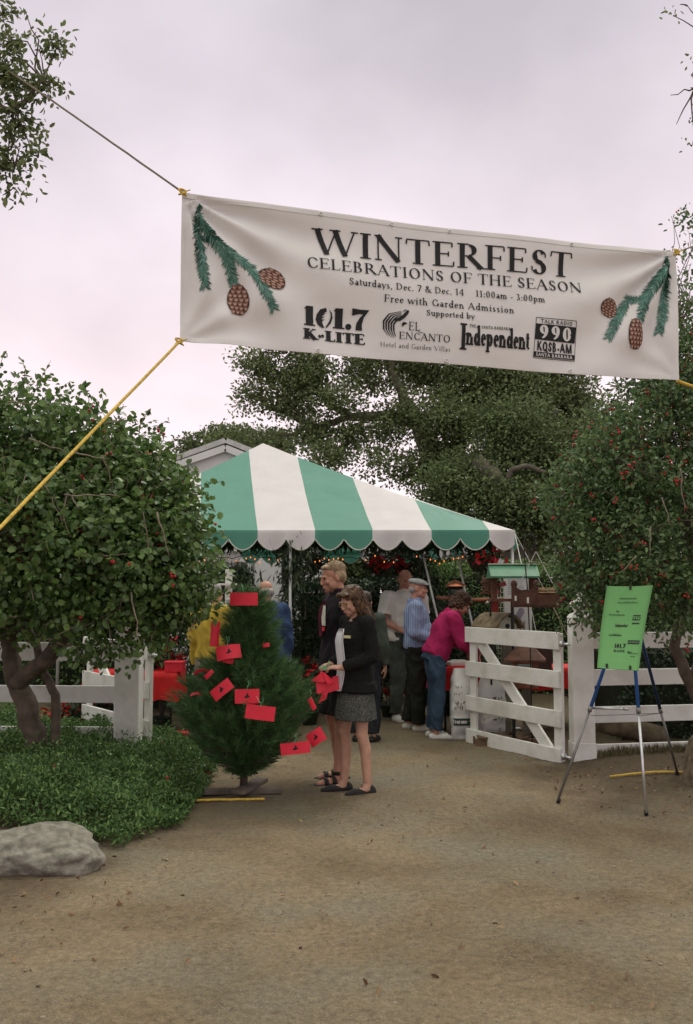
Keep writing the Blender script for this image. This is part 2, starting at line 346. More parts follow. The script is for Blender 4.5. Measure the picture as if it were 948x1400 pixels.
# ------------------------------------------------------------------ stroke lettering
# a glyph: advance width + strokes in a box of cap height 1;  l x0 y0 x1 y1 weight serifs | a cx cy rx ry a0 a1
def g_(w_, *st): return (w_, st)
def l(x0, y0, x1, y1, w_=1, s=''): return ('l', x0, y0, x1, y1, w_, s)
def a(cx, cy, rx, ry, a0=0, a1=360): return ('a', cx, cy, rx, ry, a0, a1)
XH = .64
GL = {
 'W': g_(1.34, l(.06, 1, .36, 0, 1, 'a'), l(.36, 0, .66, .98, 0), l(.62, 1, .94, 0, 1, 'a'), l(.94, 0, 1.24, 1, 0, 'b')),
 'I': g_(.44, l(.22, 0, .22, 1, 1, 'ab')),
 'N': g_(1.0, l(.16, 0, .16, 1, 0, 'ab'), l(.14, 1, .82, 0, 1, ''), l(.83, 0, .83, 1, 0, 'b')),
 'T': g_(.86, l(.43, 0, .43, .97, 1, 'a'), l(.06, .97, .80, .97, 0), l(.07, .97, .05, .78, 0), l(.79, .97, .81, .78, 0)),
 'E': g_(.80, l(.2, 0, .2, 1, 1, 'ab'), l(.2, .97, .68, .97, 0), l(.2, .52, .56, .52, 0), l(.2, .03, .72, .03, 0), l(.68, .97, .68, .8, 0), l(.72, .03, .74, .22, 0), l(.56, .62, .56, .42, 0)),
 'F': g_(.74, l(.2, 0, .2, 1, 1, 'ab'), l(.2, .97, .68, .97, 0), l(.2, .5, .56, .5, 0), l(.68, .97, .69, .78, 0), l(.56, .6, .56, .4, 0)),
 'R': g_(.92, l(.2, 0, .2, 1, 1, 'ab'), l(.2, .97, .42, .97, 0), a(.42, .735, .25, .235, -90, 90), l(.2, .5, .42, .5, 0), l(.42, .5, .86, 0, 1, 'b')),
 'S': g_(.68, a(.34, .74, .23, .25, 30, 250), a(.34, .27, .25, .26, -155, 75), l(.54, .86, .56, .7, 0), l(.10, .16, .09, .32, 0), l(.24, .55, .44, .46, 1)),
 'C': g_(.86, a(.48, .5, .38, .5, 42, 318), l(.76, .84, .78, .66, 0), l(.76, .16, .78, .3, 0)),
 'L': g_(.74, l(.2, 0, .2, 1, 1, 'ab'), l(.2, .03, .66, .03, 0), l(.66, .03, .68, .24, 0)),
 'B': g_(.82, l(.2, 0, .2, 1, 1, 'ab'), l(.2, .97, .4, .97, 0), a(.4, .745, .21, .225, -90, 90), l(.2, .52, .42, .52, 0), a(.42, .275, .26, .245, -90, 90), l(.2, .03, .42, .03, 0)),
 'A': g_(.96, l(.1, 0, .47, 1, 0, 'a'), l(.45, 1, .84, 0, 1, 'b'), l(.24, .36, .68, .36, 0)),
 'O': g_(1.0, a(.5, .5, .4, .5)),
 'Q': g_(1.0, a(.5, .5, .4, .5), l(.55, .2, .95, -.12, 1)),
 'H': g_(1.02, l(.2, 0, .2, 1, 1, 'ab'), l(.82, 0, .82, 1, 1, 'ab'), l(.2, .52, .82, .52, 0)),
 'D': g_(.96, l(.2, 0, .2, 1, 1, 'ab'), l(.2, .97, .44, .97, 0), a(.42, .5, .42, .475, -90, 90), l(.2, .03, .44, .03, 0)),
 'G': g_(.94, a(.48, .5, .38, .5, 42, 330), l(.82, .02, .82, .42, 1, 'b'), l(.76, .84, .78, .68, 0)),
 'K': g_(.92, l(.2, 0, .2, 1, 1, 'ab'), l(.22, .42, .74, 1, 0, 'b'), l(.36, .58, .84, 0, 1, 'b')),
 'M': g_(1.2, l(.16, 0, .2, 1, 0, 'ab'), l(.2, 1, .58, 0, 1), l(.58, 0, .98, 1, 0), l(.98, 0, .98, 1, 1, 'ab')),
 'V': g_(.94, l(.08, 1, .46, 0, 1, 'a'), l(.46, 0, .86, 1, 0, 'b')),
 '1': g_(.52, l(.27, 0, .27, 1, 1, 'a'), l(.08, .86, .27, .98, 0)),
 '0': g_(.70, a(.35, .5, .25, .5)),
 '7': g_(.66, l(.06, .96, .6, .96, .7), l(.58, .96, .24, 0, 1)),
 '4': g_(.70, l(.48, 0, .48, 1, 1, 'a'), l(.48, 1, .04, .3, 0), l(.04, .3, .66, .3, 0)),
 '3': g_(.62, a(.28, .76, .2, .24, -80, 150), a(.28, .27, .25, .27, -150, 85)),
 '9': g_(.70, a(.34, .68, .24, .32), a(.16, .62, .42, .62, -75, 5)),
 'a': g_(.60, l(.44, .02, .44, .48, 1, 'a'), a(.28, .46, .17, .18, 5, 150), a(.26, .19, .17, .19, 0, 360)),
 't': g_(.40, l(.19, .12, .19, .86, 1), l(.04, XH - .03, .36, XH - .03, 0), a(.28, .12, .09, .12, 180, 320)),
 'u': g_(.68, l(.15, .2, .15, XH, 1, 'b'), a(.31, .2, .16, .2, 180, 340), l(.52, 0, .52, XH, 1, 'ab')),
 'r': g_(.48, l(.18, 0, .18, XH, 1, 'ab'), a(.36, .44, .17, .18, 40, 165)),
 'd': g_(.68, l(.52, 0, .52, 1.06, 1, 'ab'), a(.29, .32, .22, .32, 25, 335)),
 'y': g_(.62, l(.08, XH, .32, .02, 1, 'a'), l(.56, XH, .2, -.28, 0, 'a')),
 's': g_(.50, a(.25, .475, .155, .165, 35, 250), a(.25, .17, .165, .17, -150, 75), l(.19, .36, .31, .29, 1)),
 'e': g_(.56, a(.29, .32, .23, .32, 8, 315), l(.08, .36, .5, .36, 0)),
 'c': g_(.52, a(.29, .32, .23, .32, 45, 315)),
 'm': g_(1.04, l(.16, 0, .16, XH, 1, 'ab'), a(.33, .44, .17, .2, 0, 170), l(.5, 0, .5, .44, 1, 'a'), a(.67, .44, .17, .2, 0, 170), l(.84, 0, .84, .44, 1, 'a')),
 'n': g_(.70, l(.16, 0, .16, XH, 1, 'ab'), a(.34, .44, .18, .2, 0, 170), l(.52, 0, .52, .44, 1, 'a')),
 'p': g_(.68, l(.17, -.3, .17, XH, 1, 'ab'), a(.38, .32, .22, .32, -155, 155)),
 'b': g_(.68, l(.17, 0, .17, 1.06, 1, 'b'), a(.38, .32, .22, .32, -155, 155)),
 'h': g_(.70, l(.16, 0, .16, 1.06, 1, 'ab'), a(.34, .44, .18, .2, 0, 170), l(.52, 0, .52, .44, 1, 'a')),
 'i': g_(.36, l(.18, 0, .18, XH, 1, 'ab'), l(.13, .88, .24, .88, 1.1)),
 'l': g_(.36, l(.18, 0, .18, 1.06, 1, 'ab')),
 'o': g_(.64, a(.32, .32, .24, .32)),
 'w': g_(.94, l(.06, XH, .27, 0, 1, 'a'), l(.27, 0, .48, XH, 0), l(.46, XH, .68, 0, 1), l(.68, 0, .88, XH, 0, 'b')),
 '.': g_(.32, l(.09, .06, .23, .06, 1.2)), ',': g_(.32, l(.1, .06, .22, .06, 1.1), l(.19, .06, .11, -.16, .3)),
 ':': g_(.32, l(.09, .06, .23, .06, 1.2), l(.09, .5, .23, .5, 1.2)), '-': g_(.44, l(.08, .32, .36, .32, .6)),
 '~': g_(.6, a(.2, .38, .12, .1, 20, 170), a(.42, .42, .12, .1, 200, 350)),
 '&': g_(.92, a(.36, .77, .17, .22), a(.34, .27, .27, .27, 100, 330), l(.24, .66, .82, 0, 1, 'b'), l(.55, .1, .76, .5, 0, 'b')),
 ' ': g_(.36),
}
def text_strokes(txt, thick=.15, thin=.05, serif=.1, track=0.0):
    """polygons (x, y) of a line of text, cap height 1; returns quads and width"""
    out = []; x = 0
    def strip(pts, ws):
        for i in range(len(pts) - 1):
            (x0, y0), (x1, y1) = pts[i], pts[i + 1]; dx, dy = x1 - x0, y1 - y0; q = math.hypot(dx, dy) or 1; nx_, ny_ = -dy / q, dx / q
            def nrm(k):
                a0 = pts[max(k - 1, 0)]; a1 = pts[min(k + 1, len(pts) - 1)]; ex, ey = a1[0] - a0[0], a1[1] - a0[1]; r = math.hypot(ex, ey) or 1; return -ey / r, ex / r
            n0, n1 = nrm(i), nrm(i + 1); w0, w1 = ws[i] / 2, ws[i + 1] / 2
            out.append(((x0 + n0[0] * w0, y0 + n0[1] * w0), (x0 - n0[0] * w0, y0 - n0[1] * w0), (x1 - n1[0] * w1, y1 - n1[1] * w1), (x1 + n1[0] * w1, y1 + n1[1] * w1)))
    for ch in txt:
        wd, st = GL[ch]
        for s_ in st:
            if s_[0] == 'l':
                _, x0, y0, x1, y1, w_, sf = s_; th = thin + (thick - thin) * w_; n = 4 if math.hypot(x1 - x0, y1 - y0) > .4 else 1
                strip([(x + x0 + (x1 - x0) * i / n, y0 + (y1 - y0) * i / n) for i in range(n + 1)], [th] * (n + 1))
                if serif:
                    for f, px, py in (('a', x0, y0), ('b', x1, y1)):
                        if f in sf:
                            top = (py > (y0 + y1) / 2); yy = py - thin * .5 * (1 if top else -1)
                            if ch in 'adhbpnmruil' and f == 'b' and top: strip([(x + px - serif - th * .5, yy - thin * .6), (x + px + th * .3, yy)], [thin * 1.4] * 2)
                            else: strip([(x + px - serif - th / 2, yy), (x + px + serif + th / 2, yy)], [thin] * 2)
            else:
                _, cx, cy, rx, ry, a0, a1 = s_; n = max(5, int(abs(a1 - a0) / 22)); pts = []; ws = []
                for i in range(n + 1):
                    an = R(a0 + (a1 - a0) * i / n); k = abs(math.cos(an - R(12))) ** 1.3
                    th = thin + (thick * 1.05 - thin) * k; pts.append((x + cx + (rx - th * .4) * math.cos(an), cy + (ry - th * .4) * math.sin(an))); ws.append(th)
                strip(pts, ws)
        x += wd + track
    return out, x - track

# ------------------------------------------------------------------ banner
BD = (6.1, 7.07)
bTL, bBL, bTR, bBR = W(250, 263, 6.1), W(245.5, 467, 6.1), W(925, 345, 7.07), W(926.5, 521, 7.07)
b0 = (bTL + bBL) / 2; b1 = (bTR + bBR) / 2; bU = (b1 - b0); bU.z = 0; BLEN = bU.length; bU.normalize(); bV = Vector((0, 0, 1)); bN = bU.cross(bV).normalized()
if bN.y > 0: bN = -bN
zT0, zB0, zT1, zB1 = bTL.z, bBL.z, bTR.z, bBR.z
def b_edge(u):
    t_ = u / BLEN; s_ = .028 * math.sin(math.pi * t_) + .004 * math.sin(t_ * 17)
    return (zT0 + (zT1 - zT0) * t_ - s_, zB0 + (zB1 - zB0) * t_ - .012 * math.sin(math.pi * t_) + .004 * math.sin(t_ * 13 + 1))
BH = (zT0 - zB0 + zT1 - zB1) / 2
def b_fold(u, v):
    f = .03 * math.sin(math.pi * u / BLEN) * math.sin(math.pi * min(1, max(0, v / BH)))
    for cu, cv, A, k, ph in ((0, BH, .040, 15, .4), (0, 0, .018, 11, 1.2), (BLEN, BH, .040, 13, .1), (BLEN, 0, .010, 10, .7)):
        du, dv = abs(u - cu), abs(v - cv); r = math.hypot(du, dv); an = math.atan2(dv, du + 1e-6)
        f += A * math.exp(-r / 1.1) * min(1, r / .3) * math.sin(k * an + ph + 1.2 * r)
    f += .008 * noise.noise((u * 1.5 + v * 1.6, v * 3.4 - u * .9, 1.7)) + .004 * noise.noise((u * 7, v * 9, 4.1))
    return f
def b_pt(u, v, off=0):
    t_ = u / BLEN; zt, zb = b_edge(u); p = Vector((b0.x, b0.y, 0)) + bU * u; p.z = zb + (zt - zb) * v / BH
    return p + bN * (b_fold(u, v) + off)
def b_uv(px, py):
    d = ray(px, py); base_ = Vector((b0.x, b0.y, 0)); k = (base_ - EYE).dot(bN) / d.dot(bN); p = EYE + d * k; u = (p - base_).dot(bU)
    zt, zb = b_edge(u); return u, (p.z - zb) / (zt - zb) * BH
VINYL = mat('white_vinyl', (.82, .80, .79), .42, .03, 3, .05, 30, spec=.35, trans=.16)
bn = thing('banner', 'long white vinyl event banner stretched on ropes high across the path', 'banner', tuple((b0 + b1) / 2 - Vector((0, 0, BH / 2))))
mb = MB(); nu, nv = 150, 44
def sheet(mb, off, flip):
    o = len(mb.v)
    for j in range(nv + 1):
        for i in range(nu + 1): mb.v.append(tuple(b_pt(BLEN * i / nu, BH * j / nv, off)))
    for j in range(nv):
        for i in range(nu):
            q = (o + j * (nu + 1) + i, o + j * (nu + 1) + i + 1, o + (j + 1) * (nu + 1) + i + 1, o + (j + 1) * (nu + 1) + i); mb.f.append(q[::-1] if flip else q); mb.m.append(0)
sheet(mb, 0, False); sheet(mb, -.002, True)
obj('vinyl_sheet', mb, VINYL, bn, True, world=True)
for v0, v1 in ((BH - .001, BH - .034), (.001, .034)):
    mb = MB()
    for i in range(nu): mb.quad(*[b_pt(BLEN * (i + q) / nu, vv, .0035) for q, vv in ((0, v0), (1, v0), (1, v1), (0, v1))])
    obj('hem', mb, VINYL, bn, True, world=True)
GROM = mat('grommet_metal', (.7, .7, .68), .35, .1, 30, metal=.6)
for px, py in ((438, 293), (535, 304), (614, 315), (780, 333)):
    u, v = b_uv(px, py); v = BH - .022; mb = MB(); c = b_pt(u, v, .006); pts = [c + bU * (.011 * math.cos(q)) + bV * (.011 * math.sin(q)) for q in np.linspace(0, 2 * math.pi, 13)]
    mb.tube(pts, .004, 6, False); obj('grommet', mb, GROM, bn, True, world=True)
for px in (434, 610, 779):
    u, v = b_uv(px, 490); mb = MB(); c = b_pt(u, .02, .006); pts = [c + bU * (.011 * math.cos(q)) + bV * (.011 * math.sin(q)) for q in np.linspace(0, 2 * math.pi, 13)]
    mb.tube(pts, .004, 6, False); obj('grommet', mb, GROM, bn, True, world=True)
def put_poly(mb, poly, off): mb.add([b_pt(u, v, off) for u, v in poly], [tuple(range(len(poly)))])
def put_text(mb, txt, p0, p1, cap_px, thick=.15, thin=.05, serif=.1, track=0, off=.005):
    u0, v0 = b_uv(*p0); u1, v1 = b_uv(*p1); mid = ((p0[0] + p1[0]) / 2, (p0[1] + p1[1]) / 2)
    ch = b_uv(mid[0], mid[1] - cap_px)[1] - b_uv(*mid)[1]; q, wd = text_strokes(txt, thick, thin, serif, track); sx_ = (u1 - u0) / wd
    for k, poly in enumerate(q): put_poly(mb, [(u0 + x * sx_, v0 + (v1 - v0) * x / wd + y * ch) for x, y in poly], off + .00006 * (k % 9))
ink = MB()
put_text(ink, 'WINTERFEST', (431, 347.5), (783, 380), 33.5, .17, .05, .09, .03)
put_text(ink, 'CELEBRATIONS OF THE SEASON', (417.5, 368), (793.5, 402), 14.8, .15, .05, .08, .03)
put_text(ink, 'Saturdays, Dec. 7 & Dec. 14    11:00am - 3:00pm', (475, 391.5), (743, 415.5), 9, .145, .07, .07, .03)
put_text(ink, 'Free with Garden Admission', (523, 414), (700.5, 430.5), 9.3, .145, .07, .07, .06)
put_text(ink, 'Supported by', (580.5, 433), (646.5, 438.5), 7.8, .15, .075, .07, .03)
obj('lettering', ink, BLACK, bn, world=True)
def crescent(mb, outer, inner, off):
    for i in range(len(outer) - 1): put_poly(mb, [b_uv(*outer[i]), b_uv(*outer[i + 1]), b_uv(*inner[i + 1]), b_uv(*inner[i])], off)
# station logo 101.7
lg = MB(); put_text(lg, '1', (413.5, 445), (431.5, 446.5), 27, .30, .07, .08); put_text(lg, '1', (454, 448.5), (472, 450), 27, .30, .07, .08)
crescent(lg, [(481, 422.5), (492, 424.5), (504, 425.5)], [(481, 432), (491, 430), (497, 431)], .0054); crescent(lg, [(504, 425.5), (497, 435), (494.5, 444), (495, 452.5)], [(497, 430), (491.5, 435), (487, 443), (486, 451.5)], .0056)
put_poly(lg, [b_uv(476.5 + 4.2 * math.cos(q), 446.8 + 4.2 * math.sin(q)) for q in np.linspace(0, -2 * math.pi, 15)[:-1]], .0058)
def uvcirc(cx, cy, rx, ry, a0, a1, n=14): return [b_uv(cx + rx * math.cos(R(a0 + (a1 - a0) * i / n)), cy + ry * math.sin(R(a0 + (a1 - a0) * i / n))) for i in range(n + 1)]
oc = [(437, 427), (433, 433), (432, 439), (434, 445), (439, 449), (443, 449), (441, 445), (441, 441), (438, 440), (441, 437), (438.5, 435), (442, 433), (440, 430.5), (444, 429.5), (443, 426), (447.5, 426.5), (447, 421.5), (441, 423)]
def fan(mb, pts, off):
    q = [b_uv(*p_) for p_ in pts]; cu = sum(p_[0] for p_ in q) / len(q); cv = sum(p_[1] for p_ in q) / len(q)
    put_poly(mb, q, off)
crescent(lg, [(446, 421), (438, 423), (433, 430), (431.5, 437), (434, 444), (441, 449)], [(447, 426), (442, 429), (440.5, 433), (440, 438), (441, 443), (443.5, 448)], .0053)
for q in ((441, 431), (440, 435), (440, 439)): put_poly(lg, [b_uv(q[0] - 1, q[1] + 1.6), b_uv(q[0] + 4.5, q[1] - 2.6), b_uv(q[0] - 1, q[1] - 1.6)], .0056)
crescent(lg, [(450, 423), (454, 428), (455, 435), (452.5, 442), (446, 449)], [(451.5, 427), (452.5, 430), (452, 435), (449.5, 441), (445, 447.5)], .0053)
put_text(lg, 'K~LITE', (415, 463.8), (499.5, 471.8), 14.5, .34, .1, .1, .06)
obj('radio_logo', lg, BLACK, bn, world=True)
lg = MB()      # hotel logo with the long-tailed bird
for k in range(5):
    s_ = 1 - k * .17; pts = [(536 + 11 - 6 * 0, 427 + 1.5 * k), (530 - 0 + 3 * k * .9, 430 + 2 * k), (522.5 + 3.4 * k, 439 + 1.2 * k), (523 + 3.4 * k, 450 + .6 * k), (529 + 2.6 * k, 458 + .4 * k), (537 + 1.2 * k, 462 - .2 * k)]
    inn = [(x + 1.7 * math.sin(math.pi * i / 5) + .5, y + .9 * math.sin(math.pi * i / 5) + .5) for i, (x, y) in enumerate(pts)]; crescent(lg, pts, inn, .0053)
crescent(lg, [(536, 438), (543, 436), (549, 432), (553, 427.5), (556, 425.5)], [(540, 440.5), (546, 440), (552, 436), (556, 431), (557.5, 427.5)], .0055)
crescent(lg, [(548, 443), (551, 441.5), (555, 443)], [(548.5, 448), (551.5, 445.5), (555, 444)], .0053); crescent(lg, [(549, 428), (551, 425.5), (554, 425)], [(549.6, 428.6), (551.6, 426.6), (554, 426.4)], .0053)
put_text(lg, 'EL', (557, 452.5), (573, 454), 11.5, .14, .06, .07, .03); put_text(lg, 'ENCANTO', (544.5, 463.8), (614.5, 469.8), 9.6, .14, .06, .07, .02)
crescent(lg, [(569, 452), (573, 455.5), (577, 456)], [(569, 453), (573, 456.5), (577, 456.6)], .0053)
obj('hotel_logo', lg, BLACK, bn, world=True)
lg = MB(); put_text(lg, 'Hotel and Garden Villas', (519.5, 474), (615, 481.8), 6.6, .12, .06, .05, .06)
obj('small_lettering', lg, mat('grey_ink', (.12, .12, .12), .6), bn, world=True)
lg = MB(); put_text(lg, 'I', (626.5, 478.5), (637, 479.5), 35, .21, .07, .09); put_text(lg, 'ndependent', (635, 472.6), (722.5, 479.5), 25.5, .24, .09, .06, .0)
put_text(lg, 'THE', (639.5, 449.2), (648, 449.8), 4, .2, .14, 0, .08); put_text(lg, 'SANTA BARBARA', (656, 451), (695, 453.6), 4, .2, .14, 0, .08)
obj('newspaper_logo', lg, BLACK, bn, world=True)
Q = [(730, 435.3), (786.6, 440), (785.2, 494.6), (728.3, 489.4)]
def q2(s_, r): # s across, r down
    tx = Q[0][0] + (Q[1][0] - Q[0][0]) * s_, Q[0][1] + (Q[1][1] - Q[0][1]) * s_; bx = Q[3][0] + (Q[2][0] - Q[3][0]) * s_, Q[3][1] + (Q[2][1] - Q[3][1]) * s_
    return tx[0] + (bx[0] - tx[0]) * r, tx[1] + (bx[1] - tx[1]) * r
lg = MB()
def band(r0, r1, s0=0, s1=1, off=.005):
    for i in range(6): put_poly(lg, [b_uv(*q2(s0 + (s1 - s0) * i / 6, r0)), b_uv(*q2(s0 + (s1 - s0) * (i + 1) / 6, r0)), b_uv(*q2(s0 + (s1 - s0) * (i + 1) / 6, r1)), b_uv(*q2(s0 + (s1 - s0) * i / 6, r1))], off)
band(.155, .545); band(.84, .965); band(0, .015); band(.985, 1.0); band(0, 1, 0, .014, .0046); band(0, 1, .986, 1, .0046)
put_text(lg, 'TALK RADIO', q2(.12, .135), q2(.9, .135), 5.2, .19, .14, 0, .12); put_text(lg, 'KQSB-AM', q2(.07, .81), q2(.95, .81), 12.5, .24, .2, 0, .04)
obj('station_box', lg, BLACK, bn, world=True)
lg = MB(); put_text(lg, '990', q2(.08, .515), q2(.93, .515), 18, .21, .10, 0, .03, .0072); obj('white_number', lg, VINYL, bn, world=True); lg = MB(); put_text(lg, 'SANTA BARBARA', q2(.06, .945), q2(.95, .945), 4.4, .2, .15, 0, .08, .0066)
obj('white_lettering', lg, VINYL, bn, world=True)
# pine sprigs
TEAL = [mat('teal_print', (.085, .215, .175), .6), mat('dark_teal_print', (.03, .09, .075), .6), mat('pale_teal_print', (.22, .37, .31), .6)]
CONE = [mat('brown_print', (.23, .105, .075), .6), mat('pale_brown_print', (.45, .30, .23), .6), mat('dark_brown_print', (.05, .024, .018), .6)]
def sprig(paths, cones, ln):
    mb = MB(); mb.mi = 1; k = 0
    for path in paths:
        P = [b_uv(*q) for q in path]; seg = [math.hypot(P[i + 1][0] - P[i][0], P[i + 1][1] - P[i][1]) for i in range(len(P) - 1)]; tot = sum(seg); n = int(tot / .0075)
        mb.mi = 1
        for i in range(len(P) - 1):
            d = ((P[i + 1][0] - P[i][0]) / seg[i], (P[i + 1][1] - P[i][1]) / seg[i]); nn = (-d[1] * .004, d[0] * .004)
            for j in range(4):
                A_ = [P[i][q] + (P[i + 1][q] - P[i][q]) * j / 4 for q in (0, 1)]; B_ = [P[i][q] + (P[i + 1][q] - P[i][q]) * (j + 1) / 4 for q in (0, 1)]
                put_poly(mb, [(A_[0] + nn[0], A_[1] + nn[1]), (A_[0] - nn[0], A_[1] - nn[1]), (B_[0] - nn[0], B_[1] - nn[1]), (B_[0] + nn[0], B_[1] + nn[1])], .006)
        for i in range(n):
            s_ = tot * (i + .5) / n; j = 0; q = s_
            while j < len(seg) - 1 and q > seg[j]: q -= seg[j]; j += 1
            d = ((P[j + 1][0] - P[j][0]) / seg[j], (P[j + 1][1] - P[j][1]) / seg[j]); bx = (P[j][0] + d[0] * q, P[j][1] + d[1] * q)
            taper_ = min(1, .45 + s_ / tot * 3) * (1 if s_ / tot < .8 else .85)
            for sd2 in (-1, 1):
                for rep in range(2):
                    an = R(random.uniform(26, 62)) * sd2; L_ = ln * taper_ * random.uniform(.7, 1.15); e = (d[0] * math.cos(an) - d[1] * math.sin(an), d[1] * math.cos(an) + d[0] * math.sin(an))
                    w_ = .0034; k += 1; mb.mi = random.choice((0, 0, 0, 1, 2)); pr = (-e[1] * w_, e[0] * w_)
                    put_poly(mb, [(bx[0] + pr[0] * .4, bx[1] + pr[1] * .4), (bx[0] - pr[0] * .4, bx[1] - pr[1] * .4), (bx[0] + e[0] * L_ * .6 - pr[0], bx[1] + e[1] * L_ * .6 - pr[1]), (bx[0] + e[0] * L_, bx[1] + e[1] * L_), (bx[0] + e[0] * L_ * .6 + pr[0], bx[1] + e[1] * L_ * .6 + pr[1])], .0061 + .00003 * (k % 40))
    obj('pine_print', mb, TEAL, bn, world=True)
    for cx, cy, rx, ry, ro in cones:
        mb = MB()
        c = b_uv(cx, cy); ex = b_uv(cx + rx, cy)[0] - c[0]; ey = c[1] - b_uv(cx, cy + ry)[1]; cs, sn = math.cos(R(ro)), math.sin(R(ro))
        def T(x, y): return (c[0] + ex * (x * cs - y * sn) , c[1] + ey * (x * sn + y * cs) if ro == 0 else c[1] + ex * (x * sn + y * cs))
        if ro:
            def T(x, y): return (c[0] + ex * x * cs - ey * y * sn, c[1] + ex * x * sn + ey * y * cs)
        mb.mi = 2; k = 0; qs = np.linspace(0, 2 * math.pi, 19)
        for r0_, r1_ in ((0, .35), (.35, .7), (.7, 1)):
            for q0, q1 in zip(qs, qs[1:]): put_poly(mb, [T(r_ * math.cos(q) * (1 - .12 * math.sin(q)), r_ * math.sin(q)) for r_, q in ((r0_, q0), (r1_, q0), (r1_, q1), (r0_, q1))][(0 if r0_ else 1):], .0065)
        for r_ in range(7):
            y = .82 - r_ * .27; half = math.sqrt(max(0, 1 - y * y)) * (1 - .12 * y); n = max(1, int(round(half * 4.2)))
            for i in range(n):
                x = (-half + 2 * half * (i + .5 + .25 * (r_ % 2) - .12) / n) * .93; k += 1; hw = half / n * .92
                mb.mi = 0; put_poly(mb, [T(x - hw, y + .1), T(x + hw, y + .1), T(x + hw * .8, y - .1), T(x, y - .19), T(x - hw * .8, y - .1)], .0095 + .00004 * (k % 12))
                mb.mi = 1; put_poly(mb, [T(x - hw * .8, y - .02), T(x + hw * .5, y + .03), T(x + hw * .5, y - .08), T(x - hw * .3, y - .12)], .0105 + .00004 * (k % 12))
        obj('cone_print', mb, CONE, bn, world=True)
z1 = lambda x, y: (230 + x / 2.562, 250 + y / 2.562); z6 = lambda x, y: (820 + x / 5.383, 280 + y / 5.383)
sprig([[z1(110, 75), z1(108, 180), z1(118, 280), z1(128, 370)], [z1(112, 120), z1(150, 190), z1(200, 255), z1(232, 350)], [z1(165, 205), z1(235, 265), z1(290, 300), z1(330, 370), z1(368, 448)]],
      [(*z1(245, 410), 15, 22, 0), (*z1(364, 335), 19.5, 14, -25)], .056)
sprig([[z6(490, 375), z6(492, 480), z6(478, 700), z6(438, 940)], [z6(486, 455), z6(400, 590), z6(320, 700), z6(285, 845)], [z6(330, 690), z6(215, 700), z6(130, 830), z6(55, 985)]],
      [(*z6(250, 955), 11, 21, 0), (*z6(64, 762), 12.5, 12.5, -20)], .056)
# ropes of the banner, each with its knot
def rope(pts, r, m, label, knot=None, sag=0):
    pp = []
    for i in range(len(pts) - 1): pp += wiggle(pts[i], pts[i + 1], 10, .0006, sag)[(0 if i == 0 else 1):]
    mb = MB(); mb.tube(pp, r, 6); o = solo('rope', mb, m, label, 'rope', 'ropes that hold up the banner', True)
    if knot is not None:
        k = MB(); kp = Vector(knot)
        k.tube([kp + Vector((.022 * math.cos(q * 1.9), .012 * math.sin(q * 2.3) - .008, .02 * math.sin(q * 1.4))) for q in np.linspace(0, 9, 26)], .006, 6)
        k.tube([kp, kp + Vector((.05, -.01, .012))], .004, 5); k.tube([kp, kp + Vector((.03, -.015, -.03))], .004, 5)
        obj('knot', k, ROPEY, o, True, world=True)
    return o
rope([bTL, W(68, 135, 6.6), W(10, 96, 6.9)], .0075, ROPEG, 'grey rope from upper left banner corner up into the oak leaves', bTL)
rope([bBL, W(0, 722, 4.2), W(-160, 890, 3.4)], .0085, ROPEY, 'yellow rope slanting down from lower left banner corner across the round shrub', bBL)
rope([bTR, W(1010, 315, 8)], .006, ROPEG, 'thin pale rope leaving the upper right banner corner', bTR)
rope([bBR, W(1010, 552, 7.6)], .013, ROPEY, 'short yellow strap leaving the lower right banner corner')
# ------------------------------------------------------------------ striped tent
TF = 11.8                                     # depth of the front eave
def strmat(name, c): return mat(name, c, .45, .05, 2.5, .12, 3, spec=.35, trans=.28)
TW, TG = strmat('white_tent_vinyl', (.80, .745, .77)), strmat('green_tent_vinyl', (.105, .325, .25))
k_ = TF / FPX
xL, xR = (75 - 474) * k_, (703.5 - 474) * k_
zE, zLobe = 2.335, .24
tent_depth = 5.4; back = Vector((-.16, 1, 0)) * tent_depth
FL, FR = Vector((xL, TF + .08, zE)), Vector((xR, TF - .02, zE)); BLc, BRc = FL + back, FR + back
PK = W(360, 606, TF + 2.72)
tent = thing('striped_tent', 'green and white striped pavilion tent with scalloped edge over the stalls', 'tent', (FL.x / 2 + FR.x / 2, TF, 0))
mb = MB(); sw = 79.3 * k_; x352 = (352 - 474) * k_
def stripe(i): return 0 if i % 2 == 0 else 1                 # white first right of x352
